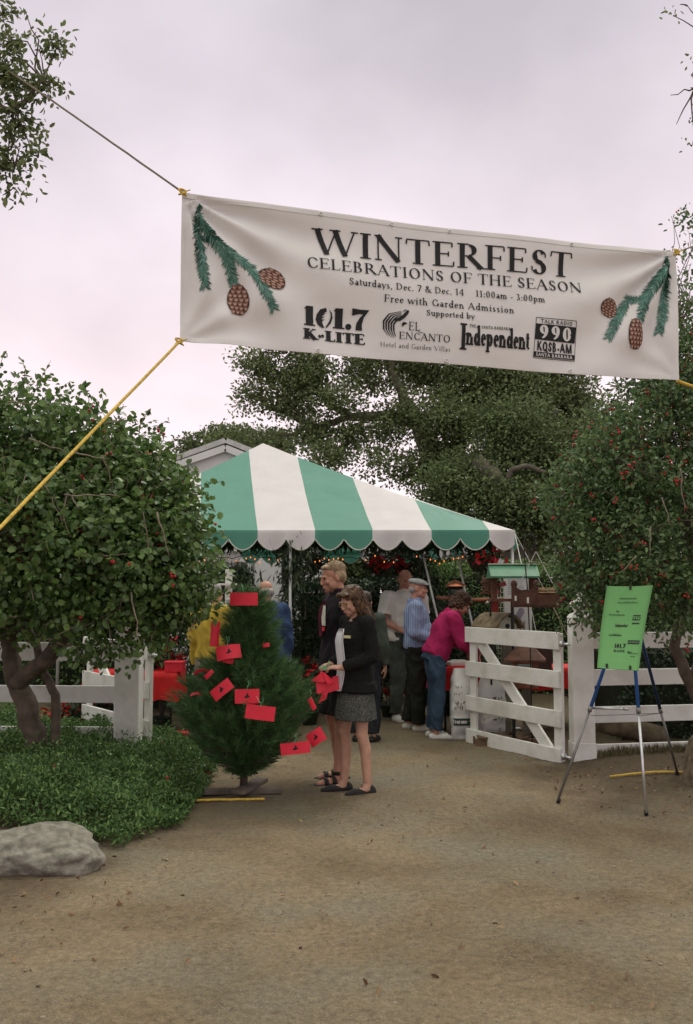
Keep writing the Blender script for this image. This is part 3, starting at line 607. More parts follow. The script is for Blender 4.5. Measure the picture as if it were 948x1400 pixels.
def roof_face(A_, B_, offs, bm, skew=0):
    Lf = (B_ - A_).length; d = (B_ - A_).normalized(); apex = PK
    # fall direction maps the point below the apex on the eave
    ta = (apex - A_).dot(d) + skew; foot = A_ + d * ta; up = apex - foot
    cuts = sorted(set([0, Lf, ta] + [.12 * i for i in range(1, int(Lf / .12)) if abs(.12 * i - ta) > .02 and min(abs((.12 * i - offs) % sw), sw - (.12 * i - offs) % sw) > .02] + [offs + sw * i for i in range(-10, 14) if 0 < offs + sw * i < Lf]))
    def top(s_): return s_ / ta if s_ <= ta else (Lf - s_) / (Lf - ta)
    for i in range(len(cuts) - 1):
        s0, s1 = cuts[i], cuts[i + 1]; mid = (s0 + s1) / 2; bm.mi = stripe(math.floor((mid - offs) / sw)); n = 14
        for j in range(n):
            rows = []
            for s_ in (s0, s1):
                for q in (j / n, (j + 1) / n):
                    h = top(s_) * q; p_ = A_ + d * s_ + up * h; sagv = .05 * math.sin(math.pi * min(1, h)) + (.016 * noise.noise(p_ * 1.6) + .008 * noise.noise(p_ * 4.2)) * min(1, 4 * h, 6 * (1 - q)) ; p_ = p_ - Vector((0, 0, sagv)); rows.append(p_)
            if (rows[0] - rows[1]).length < 1e-5 and (rows[2] - rows[3]).length < 1e-5: continue
            if (rows[0] - rows[1]).length < 1e-5: bm.add([rows[0], rows[2], rows[3]], [(0, 1, 2)])
            elif (rows[2] - rows[3]).length < 1e-5: bm.add([rows[0], rows[2], rows[1]], [(0, 1, 2)])
            else: bm.add([rows[0], rows[2], rows[3], rows[1]], [(0, 1, 2, 3)])
roof_face(FL, FR, x352 - FL.x, mb, .44); roof_face(FR, BRc, .3, mb); roof_face(BRc, BLc, .2, mb); roof_face(BLc, FL, .1, mb)
# peak disc
obj('canopy', mb, [TW, TG], tent, False, world=True)
def valance(A_, B_, offs, name):
    Lf = (B_ - A_).length; d = (B_ - A_).normalized(); nrm = d.cross(Vector((0, 0, 1))).normalized(); mb = MB(); tr = MB(); n = int(Lf / .02); prev = None; lob = []
    for i in range(n + 1):
        s_ = Lf * i / n; ph = ((s_ - offs) / (sw / 2)) % 1.0; drop = .10 + (zLobe - .10) * math.sin(math.pi * ph) ** .75
        w_ = .012 * math.sin(s_ * 9) + .006 * math.sin(s_ * 23 + 1)
        pts = [A_ + d * s_ + nrm * (.012 + .02 * q + w_ * q) + Vector((0, 0, .004 - drop * q)) for q in (0, .33, .66, 1)]
        if prev:
            mb.mi = stripe(math.floor((s_ - .01 - offs) / sw))
            for j in range(3): mb.add([prev[j], pts[j], pts[j + 1], prev[j + 1]], [(0, 1, 2, 3)])
        prev = pts; lob.append(pts[3] + nrm * .003)
    obj('valance', mb, [TW, TG], tent, True, world=True)
    tr.tube(lob, .008, 5); obj('valance_trim', tr, mat('pale_trim', (.55, .55, .50), .7), tent, True, world=True)
valance(FL, FR, x352 - FL.x, 'front'); valance(FR, BRc, .3, 'r'); valance(BRc, BLc, .2, 'b'); valance(BLc, FL, .1, 'l')
POLE = mat('pale_tent_pole', (.55, .56, .54), .4, .1, 20, metal=.3)
for x, y in ((FL.x + .03, FL.y + .05), (FR.x - .02, FR.y + .06), ((397 - 474) * k_, TF + .06), (BLc.x, BLc.y - .05), (BRc.x, BRc.y - .05), (BLc.x / 2 + BRc.x / 2, BRc.y - .05)):
    m_ = MB(); m_.tube([(x, y, 0), (x, y, zE - .01)], .019, 10); m_.box((x, y, .01), (.14, .14, .016)); obj('pole', m_, POLE, tent, True, world=True)
m_ = MB()
for A_, B_ in ((FL, FR), (FR, BRc), (BRc, BLc), (BLc, FL)): m_.tube([A_ - Vector((0, -.04, .03)), B_ - Vector((0, -.04, .03))], .02, 8)
for A_ in (FL, FR, BLc, BRc): m_.tube([A_ - Vector((0, 0, .03)), PK - Vector((0, 0, .12))], .02, 8)
obj('roof_frame', m_, POLE, tent, True, world=True)
for a0, a1 in (((575, 742), (597, 835)), ((622, 742), (641, 835))):        # thin slanting poles under the eave
    m_ = MB(); p0 = W(*a0, TF + .35); p1 = W(a1[0] + 24, a1[1] + 110, TF + .1); m_.tube([p0, p1], .013, 7); obj('slanting_brace', m_, POLE, tent, True, world=True)
# guy ropes at the near corner
for i, (q, lb) in enumerate((((742, 905, 11.3), 'thin white guy rope falling steeply from the tent corner'), ((790, 895, 12.6), 'thin white guy rope spreading right from the tent corner'))):
    m_ = MB(); m_.tube([FR + Vector((0, 0, -.02)), W(*q)], .006, 5); solo('guy_rope', m_, mat('white_cord', (.6, .6, .57), .8), lb, 'rope', None, True)
# string of warm little bulbs under the eave
GLOW = bpy.data.materials.new('warm_bulb'); GLOW.use_nodes = True; bs = GLOW.node_tree.nodes['Principled BSDF']
bs.inputs['Base Color'].default_value = (.8, .25, .06, 1); bs.inputs['Emission Color'].default_value = (1, .26, .06, 1); bs.inputs['Emission Strength'].default_value = 1.0
sl = thing('string_lights', 'string of small orange bulbs draped under the tent eave', 'lights', (FL.x / 2 + FR.x / 2, TF + .2, zE - .3))
m_ = MB(); pts = []
for i in range(90):
    x = FL.x + .3 + (FR.x - FL.x - .5) * i / 89; pts.append(Vector((x, TF + .22 + .03 * math.sin(i * 1.3), zE - .27 - .05 * abs(math.sin(i * .35)) + .012 * math.sin(i * 2.1))))
m_.tube(pts, .005, 4); obj('wire', m_, DKMETAL, sl, True, world=True)
bm_ = MB(); bm_.ell((0, 0, 0), (.0075, .0075, .011), n=8, m=6); b0_ = None
for i in range(5, 90, 1):
    if random.random() < .5: continue
    p_ = pts[i] + Vector((0, -.01, -.02 - .05 * random.random())) - Vector(sl.location)
    if b0_ is None: b0_ = obj('bulb', bm_, GLOW, sl, True); b0_.location = p_
    else: c = b0_.copy(); COL.objects.link(c); c.parent = sl; c.location = p_

# ------------------------------------------------------------------ white house behind the tent
HW = mat('white_siding', (.62, .61, .60), .6, .06, 3); HR = mat('grey_roof', (.48, .47, .46), .8, .2, 6)
hD = 19.5; hL, hRt = W(236, 660, hD).x, W(236, 660, hD).x + 3.2; hz = W(236, 632, hD).z; ax_ = (hL + hRt) / 2 - .55; az = W(290, 608, hD).z
house = thing('white_house', 'small white gabled house standing behind the tent peak', 'building', ((hL + hRt) / 2, hD + 3, 0))
m_ = MB(); ez = hz
front = [(hL, hD, 0), (hRt, hD, 0), (hRt, hD, ez - .5), (ax_, hD, az), (hL, hD, ez)]
m_.add(front + [(x, y + 6, z) for x, y, z in front], [(0, 1, 2, 3, 4), (9, 8, 7, 6, 5), (0, 4, 9, 5), (1, 6, 7, 2)]); obj('wall', m_, HW, house, world=True)
m_ = MB()
for (x0, z0), (x1, z1_) in (((hL - .3, ez - .12), (ax_, az + .02)), ((ax_, az + .02), (hRt + .2, ez - .58))):
    d = Vector((x1 - x0, 0, z1_ - z0)).normalized(); n_ = Vector((-d.z, 0, d.x)) * .1; y0, y1 = hD - .12, hD + 6.3
    vs = [(x0, y0, z0), (x1, y0, z1_), (x1 + n_.x, y0, z1_ + n_.z), (x0 + n_.x, y0, z0 + n_.z)]; m_.add(vs + [(x, y1, z) for x, y, z in vs], [(0, 1, 2, 3), (7, 6, 5, 4), (0, 4, 5, 1), (1, 5, 6, 2), (2, 6, 7, 3), (3, 7, 4, 0)])
obj('roof', m_, HR, house, world=True)
m_ = MB()
for (x0, z0), (x1, z1_) in (((hL - .28, ez - .2), (ax_, az - .08)), ((ax_, az - .08), (hRt + .2, ez - .68))): m_.beam((x0, hD - .10, z0), (x1, hD - .10, z1_), .04, .13)
obj('gable_trim', m_, HW, house, world=True)
dx = W(318, 800, hD).x; m_ = MB(); m_.box((dx - .1, hD - .03, 1.05), (.8, .05, 2.1)); dr = obj('door', m_, mat('dark_door', (.05, .05, .05), .5), house, world=True)
m_ = MB()
for sx_ in (-.45, .45): m_.box((dx - .1 + sx_, hD - .05, 1.1), (.1, .08, 2.2))
m_.box((dx - .1, hD - .052, 2.24), (1.0, .08, .1)); obj('frame', m_, HW, dr, world=True)

# ------------------------------------------------------------------ fence, posts, gates
def board(mb, p0, p1, h, th=.025, up=(0, 0, 1)): mb.beam(p0, p1, th, h, up, .004)
def fence(name, label, A_, B_, tops, hs, nposts, side):
    f = thing(name, label, 'fence', ((A_.x + B_.x) / 2, (A_.y + B_.y) / 2, 0))
    for tp, h in zip(tops, hs):
        m_ = MB(); board(m_, A_ + Vector((0, 0, tp - h / 2)), B_ + Vector((0, 0, tp - h / 2 + random.uniform(-.01, .01))), h); obj('rail', m_, WHITE, f, world=True)
    for i in range(1, nposts + 1):
        q = A_.lerp(B_, i / nposts); m_ = MB(); m_.box((q.x, q.y + .075, tops[0] / 2), (.11, .11, tops[0] + .1), bev=.006); obj('post', m_, WHITE, f, world=True)
    return f
pr = Vector(((792.5 - 474) * 9.55 / FPX, 9.58, 0)); pl_ = Vector(((180 - 474) * 9.2 / FPX, 9.2, 0))
fence('fence', 'white four-rail board fence behind the easel right of the gate', pr + Vector((.05, .06, 0)), Vector((7.5, 10.75, 0)), (1.215, .862, .51, .155), (.155, .155, .155, .1), 2, 1)
fence('fence', 'white board fence behind the round shrub left of the gate', pl_ + Vector((-.05, .04, 0)), Vector((-7.2, 9.5, 0)), (1.14, .745, .375, .02), (.17, .155, .16, .1), 3, -1)
def gatepost(c, h, wd, label):
    g = thing('gate_post', label, 'post', tuple(c), 0, 'white posts on both sides of the gateway')
    m_ = MB(); m_.box((0, 0, h / 2 - .05), (wd, wd, h + .1), bev=.008); obj('shaft', m_, WHITE, g)
    m_ = MB(); m_.box((0, 0, .08), (wd + .014, wd + .014, .22), bev=.004); obj('base_board', m_, WHITE, g)
    m_ = MB(); n = 4; prof = [(wd * .52, h), (wd * .40, h + .035), (wd * .24, h + .05), (wd * .24, h + .075), (wd * .42, h + .10), (wd * .42, h + .125), (wd * .05, h + .24)]
    vs = []
    for r_, z in prof: vs += [(sx_ * r_, sy * r_, z) for sx_, sy in ((-1, -1), (1, -1), (1, 1), (-1, 1))]
    fs = [(i * 4 + j, i * 4 + (j + 1) % 4, (i + 1) * 4 + (j + 1) % 4, (i + 1) * 4 + j) for i in range(len(prof) - 1) for j in range(4)] + [(0, 3, 2, 1), tuple((len(prof) - 1) * 4 + j for j in range(4))]
    m_.add(vs, fs); obj('finial', m_, WHITE, g); return g
gatepost(pr, 1.36, .205, 'square white gate post with pointed cap beside the easel')
gatepost(pl_, 1.42, .225, 'square white gate post half hidden by the drooping shrub on the left')
def gate(A_, B_, tops, hs, flip, label, front):
    g = thing('gate', label, 'gate', tuple(A_), 0, 'white gate leaves swung open'); d = (B_ - A_); Lg = d.length; d.normalize(); nrm = Vector((d.y, -d.x, 0)) * front   # towards the boards' face
    for tp, h in zip(tops, hs): m_ = MB(); board(m_, A_ + nrm * .03 + Vector((0, 0, tp - h / 2)), B_ + nrm * .03 + Vector((0, 0, tp - h / 2 + .004)), h, .028); obj('rail', m_, WHITE, g, world=True)
    for s_ in (.06, Lg - .10):
        m_ = MB(); q = A_ + d * s_ - nrm * .004; m_.beam(q + Vector((0, 0, .02)), q + Vector((0, 0, tops[0] - .01)), .035, .11 if s_ > 1 else .12, tuple(d), .004); obj('stile', m_, WHITE, g, world=True)
    m_ = MB(); p0 = A_ + d * (.2) + Vector((0, 0, tops[-1] - .05)) - nrm * .0045; p1 = A_ + d * (Lg - .22) + Vector((0, 0, tops[0] - .14)) - nrm * .0045
    m_.beam(p0, p1, .03, .13, tuple((Vector((0, 0, 1)))), .004); obj('brace', m_, WHITE, g, world=True)
    for z in (tops[0] - .11, .07):
        m_ = MB(); m_.tube([A_ + Vector((0, 0, z)), A_ - d * .11 + Vector((0, 0, z))], .013, 8); m_.box(A_ + nrm * .0 + Vector((0, 0, z)), (.05, .05, .05)); obj('hinge', m_, METAL, g, True, world=True)
hinge = Vector(((766 - 474) * 9.47 / FPX, 9.47, 0)); free = Vector(((639 - 474) * 10.9 / FPX, 10.9, 0))
gate(hinge, free, (1.225, .86, .49, .14), (.165, .16, .155, .15), 0, 'open white board gate with diagonal brace hung on the right post', -1)
hl = pl_ + Vector((.17, .16, 0)); fl = Vector(((128 - 474) * 10.9 / FPX, 10.7, 0))
gate(hl, fl, (1.13, .77, .42, .12), (.16, .155, .15, .15), 0, 'open white board gate folded back behind the left fence', -1)

# ------------------------------------------------------------------ trees and shrubs
def limb(mb, pts, r0, r1, amp=.05, n=6):
    pp = []
    for i in range(len(pts) - 1): pp += wiggle(pts[i], pts[i + 1], n, amp)[(0 if i == 0 else 1):]
    k = len(pp) - 1; mb.tube(pp, [r0 + (r1 - r0) * i / k for i in range(k + 1)], 8); return pp
def twigs(mb, starts, ends, r=.006, amp=.09):
    for s_, e in zip(starts, ends): pp = wiggle(s_, e, 4, amp); mb.tube(pp, taper(r, r * .35, 4), 5, False)
def lobes_px(ls): return [(W(x, y, D), r * D / FPX) for x, y, D, r in ls]
def shoots(lobes, n, ln, per=9):
    ctr = np.array([list(l[0]) for l in lobes]); rad = np.array([l[1] for l in lobes]); P_ = []; O_ = []; T_ = []
    while len(T_) < n:
        k = RNG.choice(len(lobes), p=rad ** 2 / (rad ** 2).sum()); d = unit(RNG.normal(size=(1, 3)) + np.array([[0, 0, .4]]))[0]; p_ = ctr[k] + d * rad[k] * .97
        if (np.linalg.norm(p_ - ctr, axis=1) < rad * .95).any(): continue
        q = Vector(p_); v = Vector(d) * .7 + Vector((0, 0, .45)); pts = [q]; L_ = ln * random.uniform(.6, 1.5)
        for i in range(4): v = (v + Vector((random.gauss(0, .3), random.gauss(0, .3), random.gauss(0, .2) - .1))).normalized(); q = q + v * L_ / 4; pts.append(q.copy())
        T_.append(pts)
        for i in range(per):
            f = random.random() * 4; j = min(3, int(f)); P_.append(list(pts[j].lerp(pts[j + 1], f - j))); o = Vector((random.gauss(0, 1), random.gauss(0, 1), random.gauss(0, 1))) * .8 + v; O_.append(list(o.normalized()))
    return np.array(P_), np.array(O_), T_
# round-leaved shrub tree, left foreground
t1 = thing('round_leaf_tree', 'large dense round-leaved tree with crooked trunk in the left foreground', 'tree', (W(35, 990, 8.3).x, 8.3, .1))
gp = lambda x, y, D: W(x, y, D)
mb = MB(); base_ = W(62, 1010, 8.35); base_.z = .02
limb(mb, [base_, gp(38, 965, 8.3), gp(18, 920, 8.3), gp(12, 870, 8.3), gp(30, 800, 8.3), gp(60, 700, 8.2)], .105, .045, .03)
limb(mb, [gp(22, 935, 8.28), gp(62, 905, 8.1), gp(85, 872, 8.0), gp(75, 850, 8), gp(95, 800, 7.9), gp(150, 720, 7.8)], .075, .035, .03)
limb(mb, [gp(14, 880, 8.3), gp(30, 846, 8.2), gp(55, 846, 8.1), gp(80, 858, 8.05)], .05, .045, .03)
limb(mb, [base_ + Vector((.09, 0, 0)), gp(76, 950, 8.3), gp(58, 915, 8.2), gp(50, 880, 8.2), gp(20, 820, 8.4)], .042, .03, .03)
limb(mb, [gp(12, 870, 8.3), gp(-60, 800, 8.5), gp(-120, 700, 8.6)], .07, .03, .04)
obj('trunk', mb, BARK, t1, True, world=True)
LB = lobes_px([(15, 640, 8.3, 122), (100, 650, 8.1, 98), (160, 668, 8.0, 84), (190, 690, 7.8, 82), (60, 745, 7.6, 110), (160, 770, 7.5, 100), (218, 760, 7.6, 66), (235, 800, 7.6, 48), (150, 838, 7.4, 34), (-90, 680, 8.4, 150), (-60, 790, 7.9, 80), (258, 815, 7.5, 30), (250, 716, 7.8, 34), (130, 862, 7.5, 22), (185, 866, 7.45, 22), (215, 850, 7.5, 26), (270, 838, 7.5, 22), (170, 896, 7.5, 9), (105, 880, 7.5, 16), (150, 884, 7.5, 14), (200, 882, 7.45, 16), (30, 862, 7.9, 16), (60, 845, 8.0, 20)])
pos, out, cc, dd = crown_pts(LB, 1400, 32, .23, .45)
sp_, so_, st_ = shoots(LB, 150, .22)
pos = np.concatenate([pos, sp_]); out = np.concatenate([out, so_])
print('t1', len(pos))
leaves('leaves', pos, out, RNG.uniform(.028, .070, len(pos)), LEAF_L, t1, .86, .8, .35)
mb = MB(); cen = [Vector(l_[0]) for l_ in LB]
st = []; en = []
for c, d in zip(cc, dd):
    if random.random() < .45: c = Vector(c); st.append(min(cen, key=lambda q: (q - c).length)); en.append(c + Vector(d) * .12 + Vector((0, 0, -.08)))
twigs(mb, st, en, .008)
for px, py, qx, qy in ((88, 676, 165, 679), (92, 676, 85, 710), (98, 678, 108, 696), (140, 622, 155, 665), (40, 600, 90, 618), (60, 655, 85, 715), (100, 618, 150, 628), (145, 580, 172, 572), (215, 700, 232, 760), (10, 550, 50, 552), (20, 700, 35, 650), (180, 810, 192, 880), (140, 760, 185, 758), (206, 770, 196, 700)):
    mb.tube(wiggle(W(px, py, 7.0 + random.random() * .15), W(qx, qy, 6.95 + random.random() * .2), 5, .03), taper(.007, .003, 5), 5)
for q in st_: mb.tube(q, taper(.004, .0015, len(q) - 1), 4, False)
obj('twigs', mb, TWIG, t1, True, world=True)
mb = MB()
for ci in RNG.choice(len(pos), 110):
  c = pos[ci] + out[ci] * .05
  for k in range(random.randint(1, 5)): mb.ell(Vector(c) + Vector((random.gauss(0, .02), random.gauss(0, .02), random.gauss(0, .02))), .012, None, 7, 5)
stuff(obj('berries', mb, BERRY, t1, True, world=True))
# berry tree, right foreground
t2 = thing('holly_tree', 'large red-berried tree overhanging the green poster on the right', 'tree', (W(940, 1000, 8.9).x, 8.9, .07))
mb = MB(); base_ = W(968, 1030, 8.9); base_.z = .02
limb(mb, [base_, gp(958, 960, 8.9), gp(940, 925, 8.9), gp(922, 885, 8.9), gp(930, 850, 8.9), gp(950, 780, 8.9), gp(930, 650, 8.8)], .07, .03, .02)
limb(mb, [gp(945, 930, 8.9), gp(975, 880, 9), gp(1000, 760, 9)], .06, .03, .03)
limb(mb, [gp(938, 800, 8.9), gp(880, 740, 8.7), gp(830, 690, 8.6)], .03, .015, .03)
obj('trunk', mb, BARK, t2, True, world=True)
LR = lobes_px([(905, 600, 8.7, 84), (850, 640, 8.5, 74), (800, 672, 8.5, 50), (850, 735, 8.3, 84), (785, 720, 8.5, 34), (955, 720, 8.4, 120), (815, 790, 8.35, 44), (775, 775, 8.5, 22), (805, 835, 8.35, 24), (870, 790, 8.2, 48), (935, 820, 8.3, 60), (950, 520, 9, 80), (1010, 620, 9, 150), (880, 540, 9, 48), (930, 440, 9.4, 26), (1000, 480, 9.2, 90), (815, 640, 8.6, 26), (820, 845, 8.5, 18)])
pos, out, cc, dd = crown_pts(LR, 1250, 34, .22, .4)
sp_, so_, st2_ = shoots(LR, 170, .18)
pos = np.concatenate([pos, sp_]); out = np.concatenate([out, so_])
p2, o2, c2, d2 = crown_pts(lobes_px([(925, 395, 9.4, 26), (945, 350, 9.4, 22), (866, 331, 9.4, 3), (905, 480, 9.3, 26), (940, 300, 9.4, 12)]), 46, 15, .2, .2)
pos = np.concatenate([pos, p2]); out = np.concatenate([out, o2])
leaves('leaves', pos, out, RNG.uniform(.028, .06, len(pos)), LEAF_R, t2, .55, .8, .2)
mb = MB(); cen = [Vector(l_[0]) for l_ in LR]; st = []; en = []
for c, d in zip(list(cc) + list(c2), list(dd) + list(d2)):
    if random.random() < .4: c = Vector(c); st.append(min(cen, key=lambda q: (q - c).length)); en.append(c + Vector(d) * .12)
twigs(mb, st, en, .007)
for px, py, qx, qy in ((890, 720, 889, 760), (930, 640, 936, 700), (905, 680, 918, 720), (870, 760, 850, 782)):
    mb.tube(wiggle(W(px, py, 7.6), W(qx, qy, 7.55), 5, .03), taper(.006, .003, 5), 5)
for q in st2_: mb.tube(q, taper(.004, .0015, len(q) - 1), 4, False)
obj('twigs', mb, TWIG, t2, True, world=True)
mb = MB()
for ci in RNG.choice(len(pos), 620):
  c = pos[ci] + out[ci] * .05
  for k in range(random.randint(1, 4)): mb.ell(Vector(c) + Vector((random.gauss(0, .018), random.gauss(0, .018), random.gauss(0, .018))), .0105, None, 6, 5)
stuff(obj('berries', mb, BERRY, t2, True, world=True))
# oaks whose branches hang into the upper corners
def corner_oak(label, trunk, pts, lobes, seed, nc, per, size, cs):
    t_ = thing('oak_tree', label, 'tree', tuple(trunk))
    mb = MB(); tp = Vector(trunk); limb(mb, [tp, tp + Vector((.1, .1, 3.2)), pts[0]], .26, .12, .02)
    limb(mb, pts, .06, .012, .05); LO = lobes_px(lobes)
    pos, out, cc, dd = crown_pts(LO, nc, per, cs, .1)
    obj('trunk', mb, BARK, t_, True, world=True)
    leaves('leaves', pos, out, RNG.uniform(size * .7, size * 1.25, len(pos)), LEAF_O, t_, .5, .8, .1)
    mb = MB(); src = [Vector(q) for q in pts[1:]] + [Vector(l_[0]) for l_ in LO]; st = []; en = []
    for c in cc: c = Vector(c); st.append(min(src, key=lambda q: (q - c).length)); en.append(c)
    for l_ in LO: c = Vector(l_[0]); st.append(min([Vector(q) for q in pts], key=lambda q: (q - c).length)); en.append(c)
    twigs(mb, st, en, .008); obj('twigs', mb, BARK, t_, True, world=True)
corner_oak('oak tree whose leafy branch hangs into the upper left corner', (-5.2, 7.6, 0), [Vector((-5.0, 7.7, 5.2)), gp(-160, 130, 7.3), gp(-40, 150, 7.0), gp(20, 150, 6.9), gp(60, 110, 6.9)],
           [(12, 60, 7, 22), (20, 110, 7, 26), (78, 58, 6.9, 16), (55, 72, 6.9, 12), (48, 120, 6.9, 20), (20, 170, 6.9, 26), (60, 170, 6.9, 12), (20, 225, 6.9, 30), (52, 215, 6.9, 18), (12, 262, 6.9, 16), (35, 15, 7, 6), (3, 20, 7, 12), (80, 116, 6.9, 7), (-40, 100, 7, 60), (-50, 220, 7, 50)], 3, 210, 17, .052, .15)
corner_oak('oak tree whose thin drooping sprays enter the upper right corner', (5.4, 8.6, 0), [Vector((5.2, 8.6, 4.8)), gp(1080, 60, 8.3), gp(985, 60, 8.0), gp(950, 120, 8.0)],
           [(940, 8, 8, 14), (922, 22, 8, 6), (948, 85, 8, 8), (944, 120, 8, 7), (925, 170, 8, 6), (946, 200, 8, 9), (917, 130, 8, 4), (990, 60, 8, 40), (985, 160, 8, 36)], 5, 60, 8, .042, .14)
# big oaks beyond the tent
def oak(label, D, trunk_px, limbs, lobes, nc, per, cs, m, lsize, barkm=BARKL, group='oak trees beyond the tent', simple=True, inner=.35):
    b_ = W(trunk_px[0], 900, D); b_.z = 0; t_ = thing('oak_tree', label, 'tree', tuple(b_), 0, group); mb = MB()
    for pts, r0, r1 in limbs: limb(mb, [Vector((W(q[0], q[1], q[2] if len(q) > 2 else D).x, q[2] if len(q) > 2 else D, max(0, W(q[0], q[1], q[2] if len(q) > 2 else D).z))) for q in pts], r0, r1, .045, 5)
    obj('trunk', mb, barkm, t_, True, world=True); LO = lobes_px(lobes); pos, out, cc, dd = crown_pts(LO, nc, per, cs, inner, .6)
    leaves('leaves', pos, out, RNG.uniform(lsize * .7, lsize * 1.3, len(pos)), m, t_, .62, .8, .05, simple=simple)
    mb = MB(); src = [Vector(l_[0]) for l_ in LO]; st = []; en = []
    for c in cc[::4]: c = Vector(c); st.append(min(src, key=lambda q: (q - c).length)); en.append(c)
    twigs(mb, st, en, .035); obj('twigs', mb, barkm, t_, True, world=True); return t_
oak('broad oak with spreading limbs and sky showing through, behind the tent', 23, (650, 0),
    [([(655, 935), (640, 760), (600, 640), (575, 580)], .5, .22), ([(575, 580), (530, 568), (480, 570), (440, 540), (400, 505)], .15, .06), ([(575, 580), (540, 520), (520, 450)], .16, .07),
     ([(600, 640), (660, 560), (640, 500), (650, 440)], .22, .10), ([(480, 570), (430, 585), (380, 560), (340, 540)], .09, .04), ([(440, 540), (420, 505), (440, 480)], .07, .04), ([(640, 640), (700, 600), (760, 560)], .25, .1),
     ([(500, 570), (470, 610), (440, 650)], .06, .03), ([(430, 585), (350, 600), (300, 606)], .05, .02)],
    [(365, 508, 23, 26), (425, 505, 23, 28), (345, 540, 23, 18), (395, 550, 23, 24), (445, 545, 22.5, 20), (500, 500, 23, 36), (475, 595, 22.5, 24), (425, 590, 22.5, 18), (445, 622, 22, 15), (515, 632, 22, 20), (550, 555, 22.5, 26), (405, 520, 22.8, 18), (470, 545, 22.4, 18), (530, 590, 22.4, 18), (580, 490, 23.5, 52), (650, 520, 23, 55),
     (620, 580, 22, 46), (700, 560, 23, 60), (740, 520, 24, 62), (320, 606, 22.5, 16), (360, 598, 22.5, 14), (290, 604, 22.5, 8), (560, 640, 22, 26), (600, 640, 22, 28), (780, 580, 24, 55), (560, 440, 24, 60), (680, 440, 24, 60), (390, 470, 23, 24), (350, 490, 23, 16)], 900, 130, .60, LEAF_O, .085, inner=.3)
oak('darker low oak filling the gap between tent roof and right tree', 20, (690, 0), [([(705, 945), (715, 800), (700, 680), (650, 630)], .4, .18), ([(708, 720, 20), (690, 665, 19.7), (700, 642, 19.5), (722, 637, 19.4), (745, 646, 19.6)], .07, .045), ([(712, 760), (770, 690), (820, 640)], .2, .1)],
    [(610, 668, 20, 30), (660, 690, 20, 44), (640, 640, 20.5, 34), (700, 650, 20.5, 46), (720, 700, 19.5, 38), (760, 640, 20.5, 52), (790, 700, 19.5, 44), (820, 620, 20.5, 60), (700, 590, 21, 46), (850, 690, 20, 60)], 700, 100, .7, LEAF_OD, .08, inner=.3)
oak('dark bushy oak deep behind the right tree', 30, (860, 0), [([(860, 885), (850, 780), (840, 700)], .5, .25)], [(840, 720, 30, 60), (900, 690, 30, 70), (960, 720, 30, 70), (780, 765, 30, 34), (900, 780, 30, 60), (1060, 700, 30, 80), (730, 745, 30, 40)], 420, 80, 1.0, LEAF_OD, .13)
oak('dark thicket oak closing the view under the tent', 27, (560, 0), [([(560, 890), (540, 800), (520, 770)], .3, .15)], [(430, 790, 27, 26), (470, 775, 27, 34), (530, 770, 27, 40), (600, 770, 27, 40), (660, 770, 27, 40), (715, 780, 27, 30)], 330, 90, .9, LEAF_OD, .12)
oak('dark bushy oak deep behind the left fence', 28, (60, 0), [([(60, 890), (50, 780), (40, 700)], .4, .2)], [(40, 770, 28, 60), (120, 790, 28, 50), (-60, 760, 28, 70), (180, 810, 28, 36)], 300, 80, 1.0, LEAF_OD, .13)
oak('far small oak peeping over the house roof', 34, (350, 0), [([(350, 870), (345, 700), (330, 620)], .3, .15)], [(265, 606, 34, 12), (300, 602, 34, 14), (335, 604, 34, 14), (375, 612, 34, 20)], 120, 70, .7, LEAF_OD, .12)
# clipped hedges
def hedge(label, c, size, m, n, lsize, rz=0):
    h = thing('hedge', label, 'hedge', c, rz); sx_, sy, sz = size; mb = MB(); mb.box((0, 0, sz * .46), (sx_ * .96, sy * .8, sz * .9)); core = obj('core', mb, mat('hedge_twig_core', (.02, .026, .014), .9), h)
    f = RNG.choice(3, n, p=[.5, .38, .12]); u = RNG.random((n, 2)); P = np.zeros((n, 3)); O = np.zeros((n, 3))
    P[:, 0] = (u[:, 0] - .5) * sx_; k = f == 0; P[k, 1] = -sy / 2; P[k, 2] = u[k, 1] * sz; O[k, 1] = -1
    k = f == 1; P[k, 1] = (u[k, 1] - .5) * sy; P[k, 2] = sz; O[k, 2] = 1; k = f == 2; P[k, 1] = sy / 2; P[k, 2] = u[k, 1] * sz; O[k, 1] = 1
    lump = np.array([noise.noise(Vector((p_[0] * 1.3, p_[1] * 1.3, p_[2] * 1.8))) for p_ in P]); P += O * (lump * .16)[:, None] + RNG.normal(size=(n, 3)) * .05
    o = leaves('leaves', P, O, RNG.uniform(lsize * .7, lsize * 1.3, n), m, None, .6, .9, 0, simple=True); o.parent = h; return h
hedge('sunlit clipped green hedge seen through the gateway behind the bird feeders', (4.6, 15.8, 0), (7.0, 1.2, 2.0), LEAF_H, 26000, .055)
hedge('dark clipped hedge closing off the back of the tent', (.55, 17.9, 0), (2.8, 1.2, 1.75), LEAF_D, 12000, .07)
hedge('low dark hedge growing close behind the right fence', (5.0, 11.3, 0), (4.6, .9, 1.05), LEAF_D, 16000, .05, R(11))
hedge('light green hedge showing between trunk and fence at far left', (-6.4, 15.5, 0), (6.0, 1.2, 1.75), LEAF_H, 12000, .065)
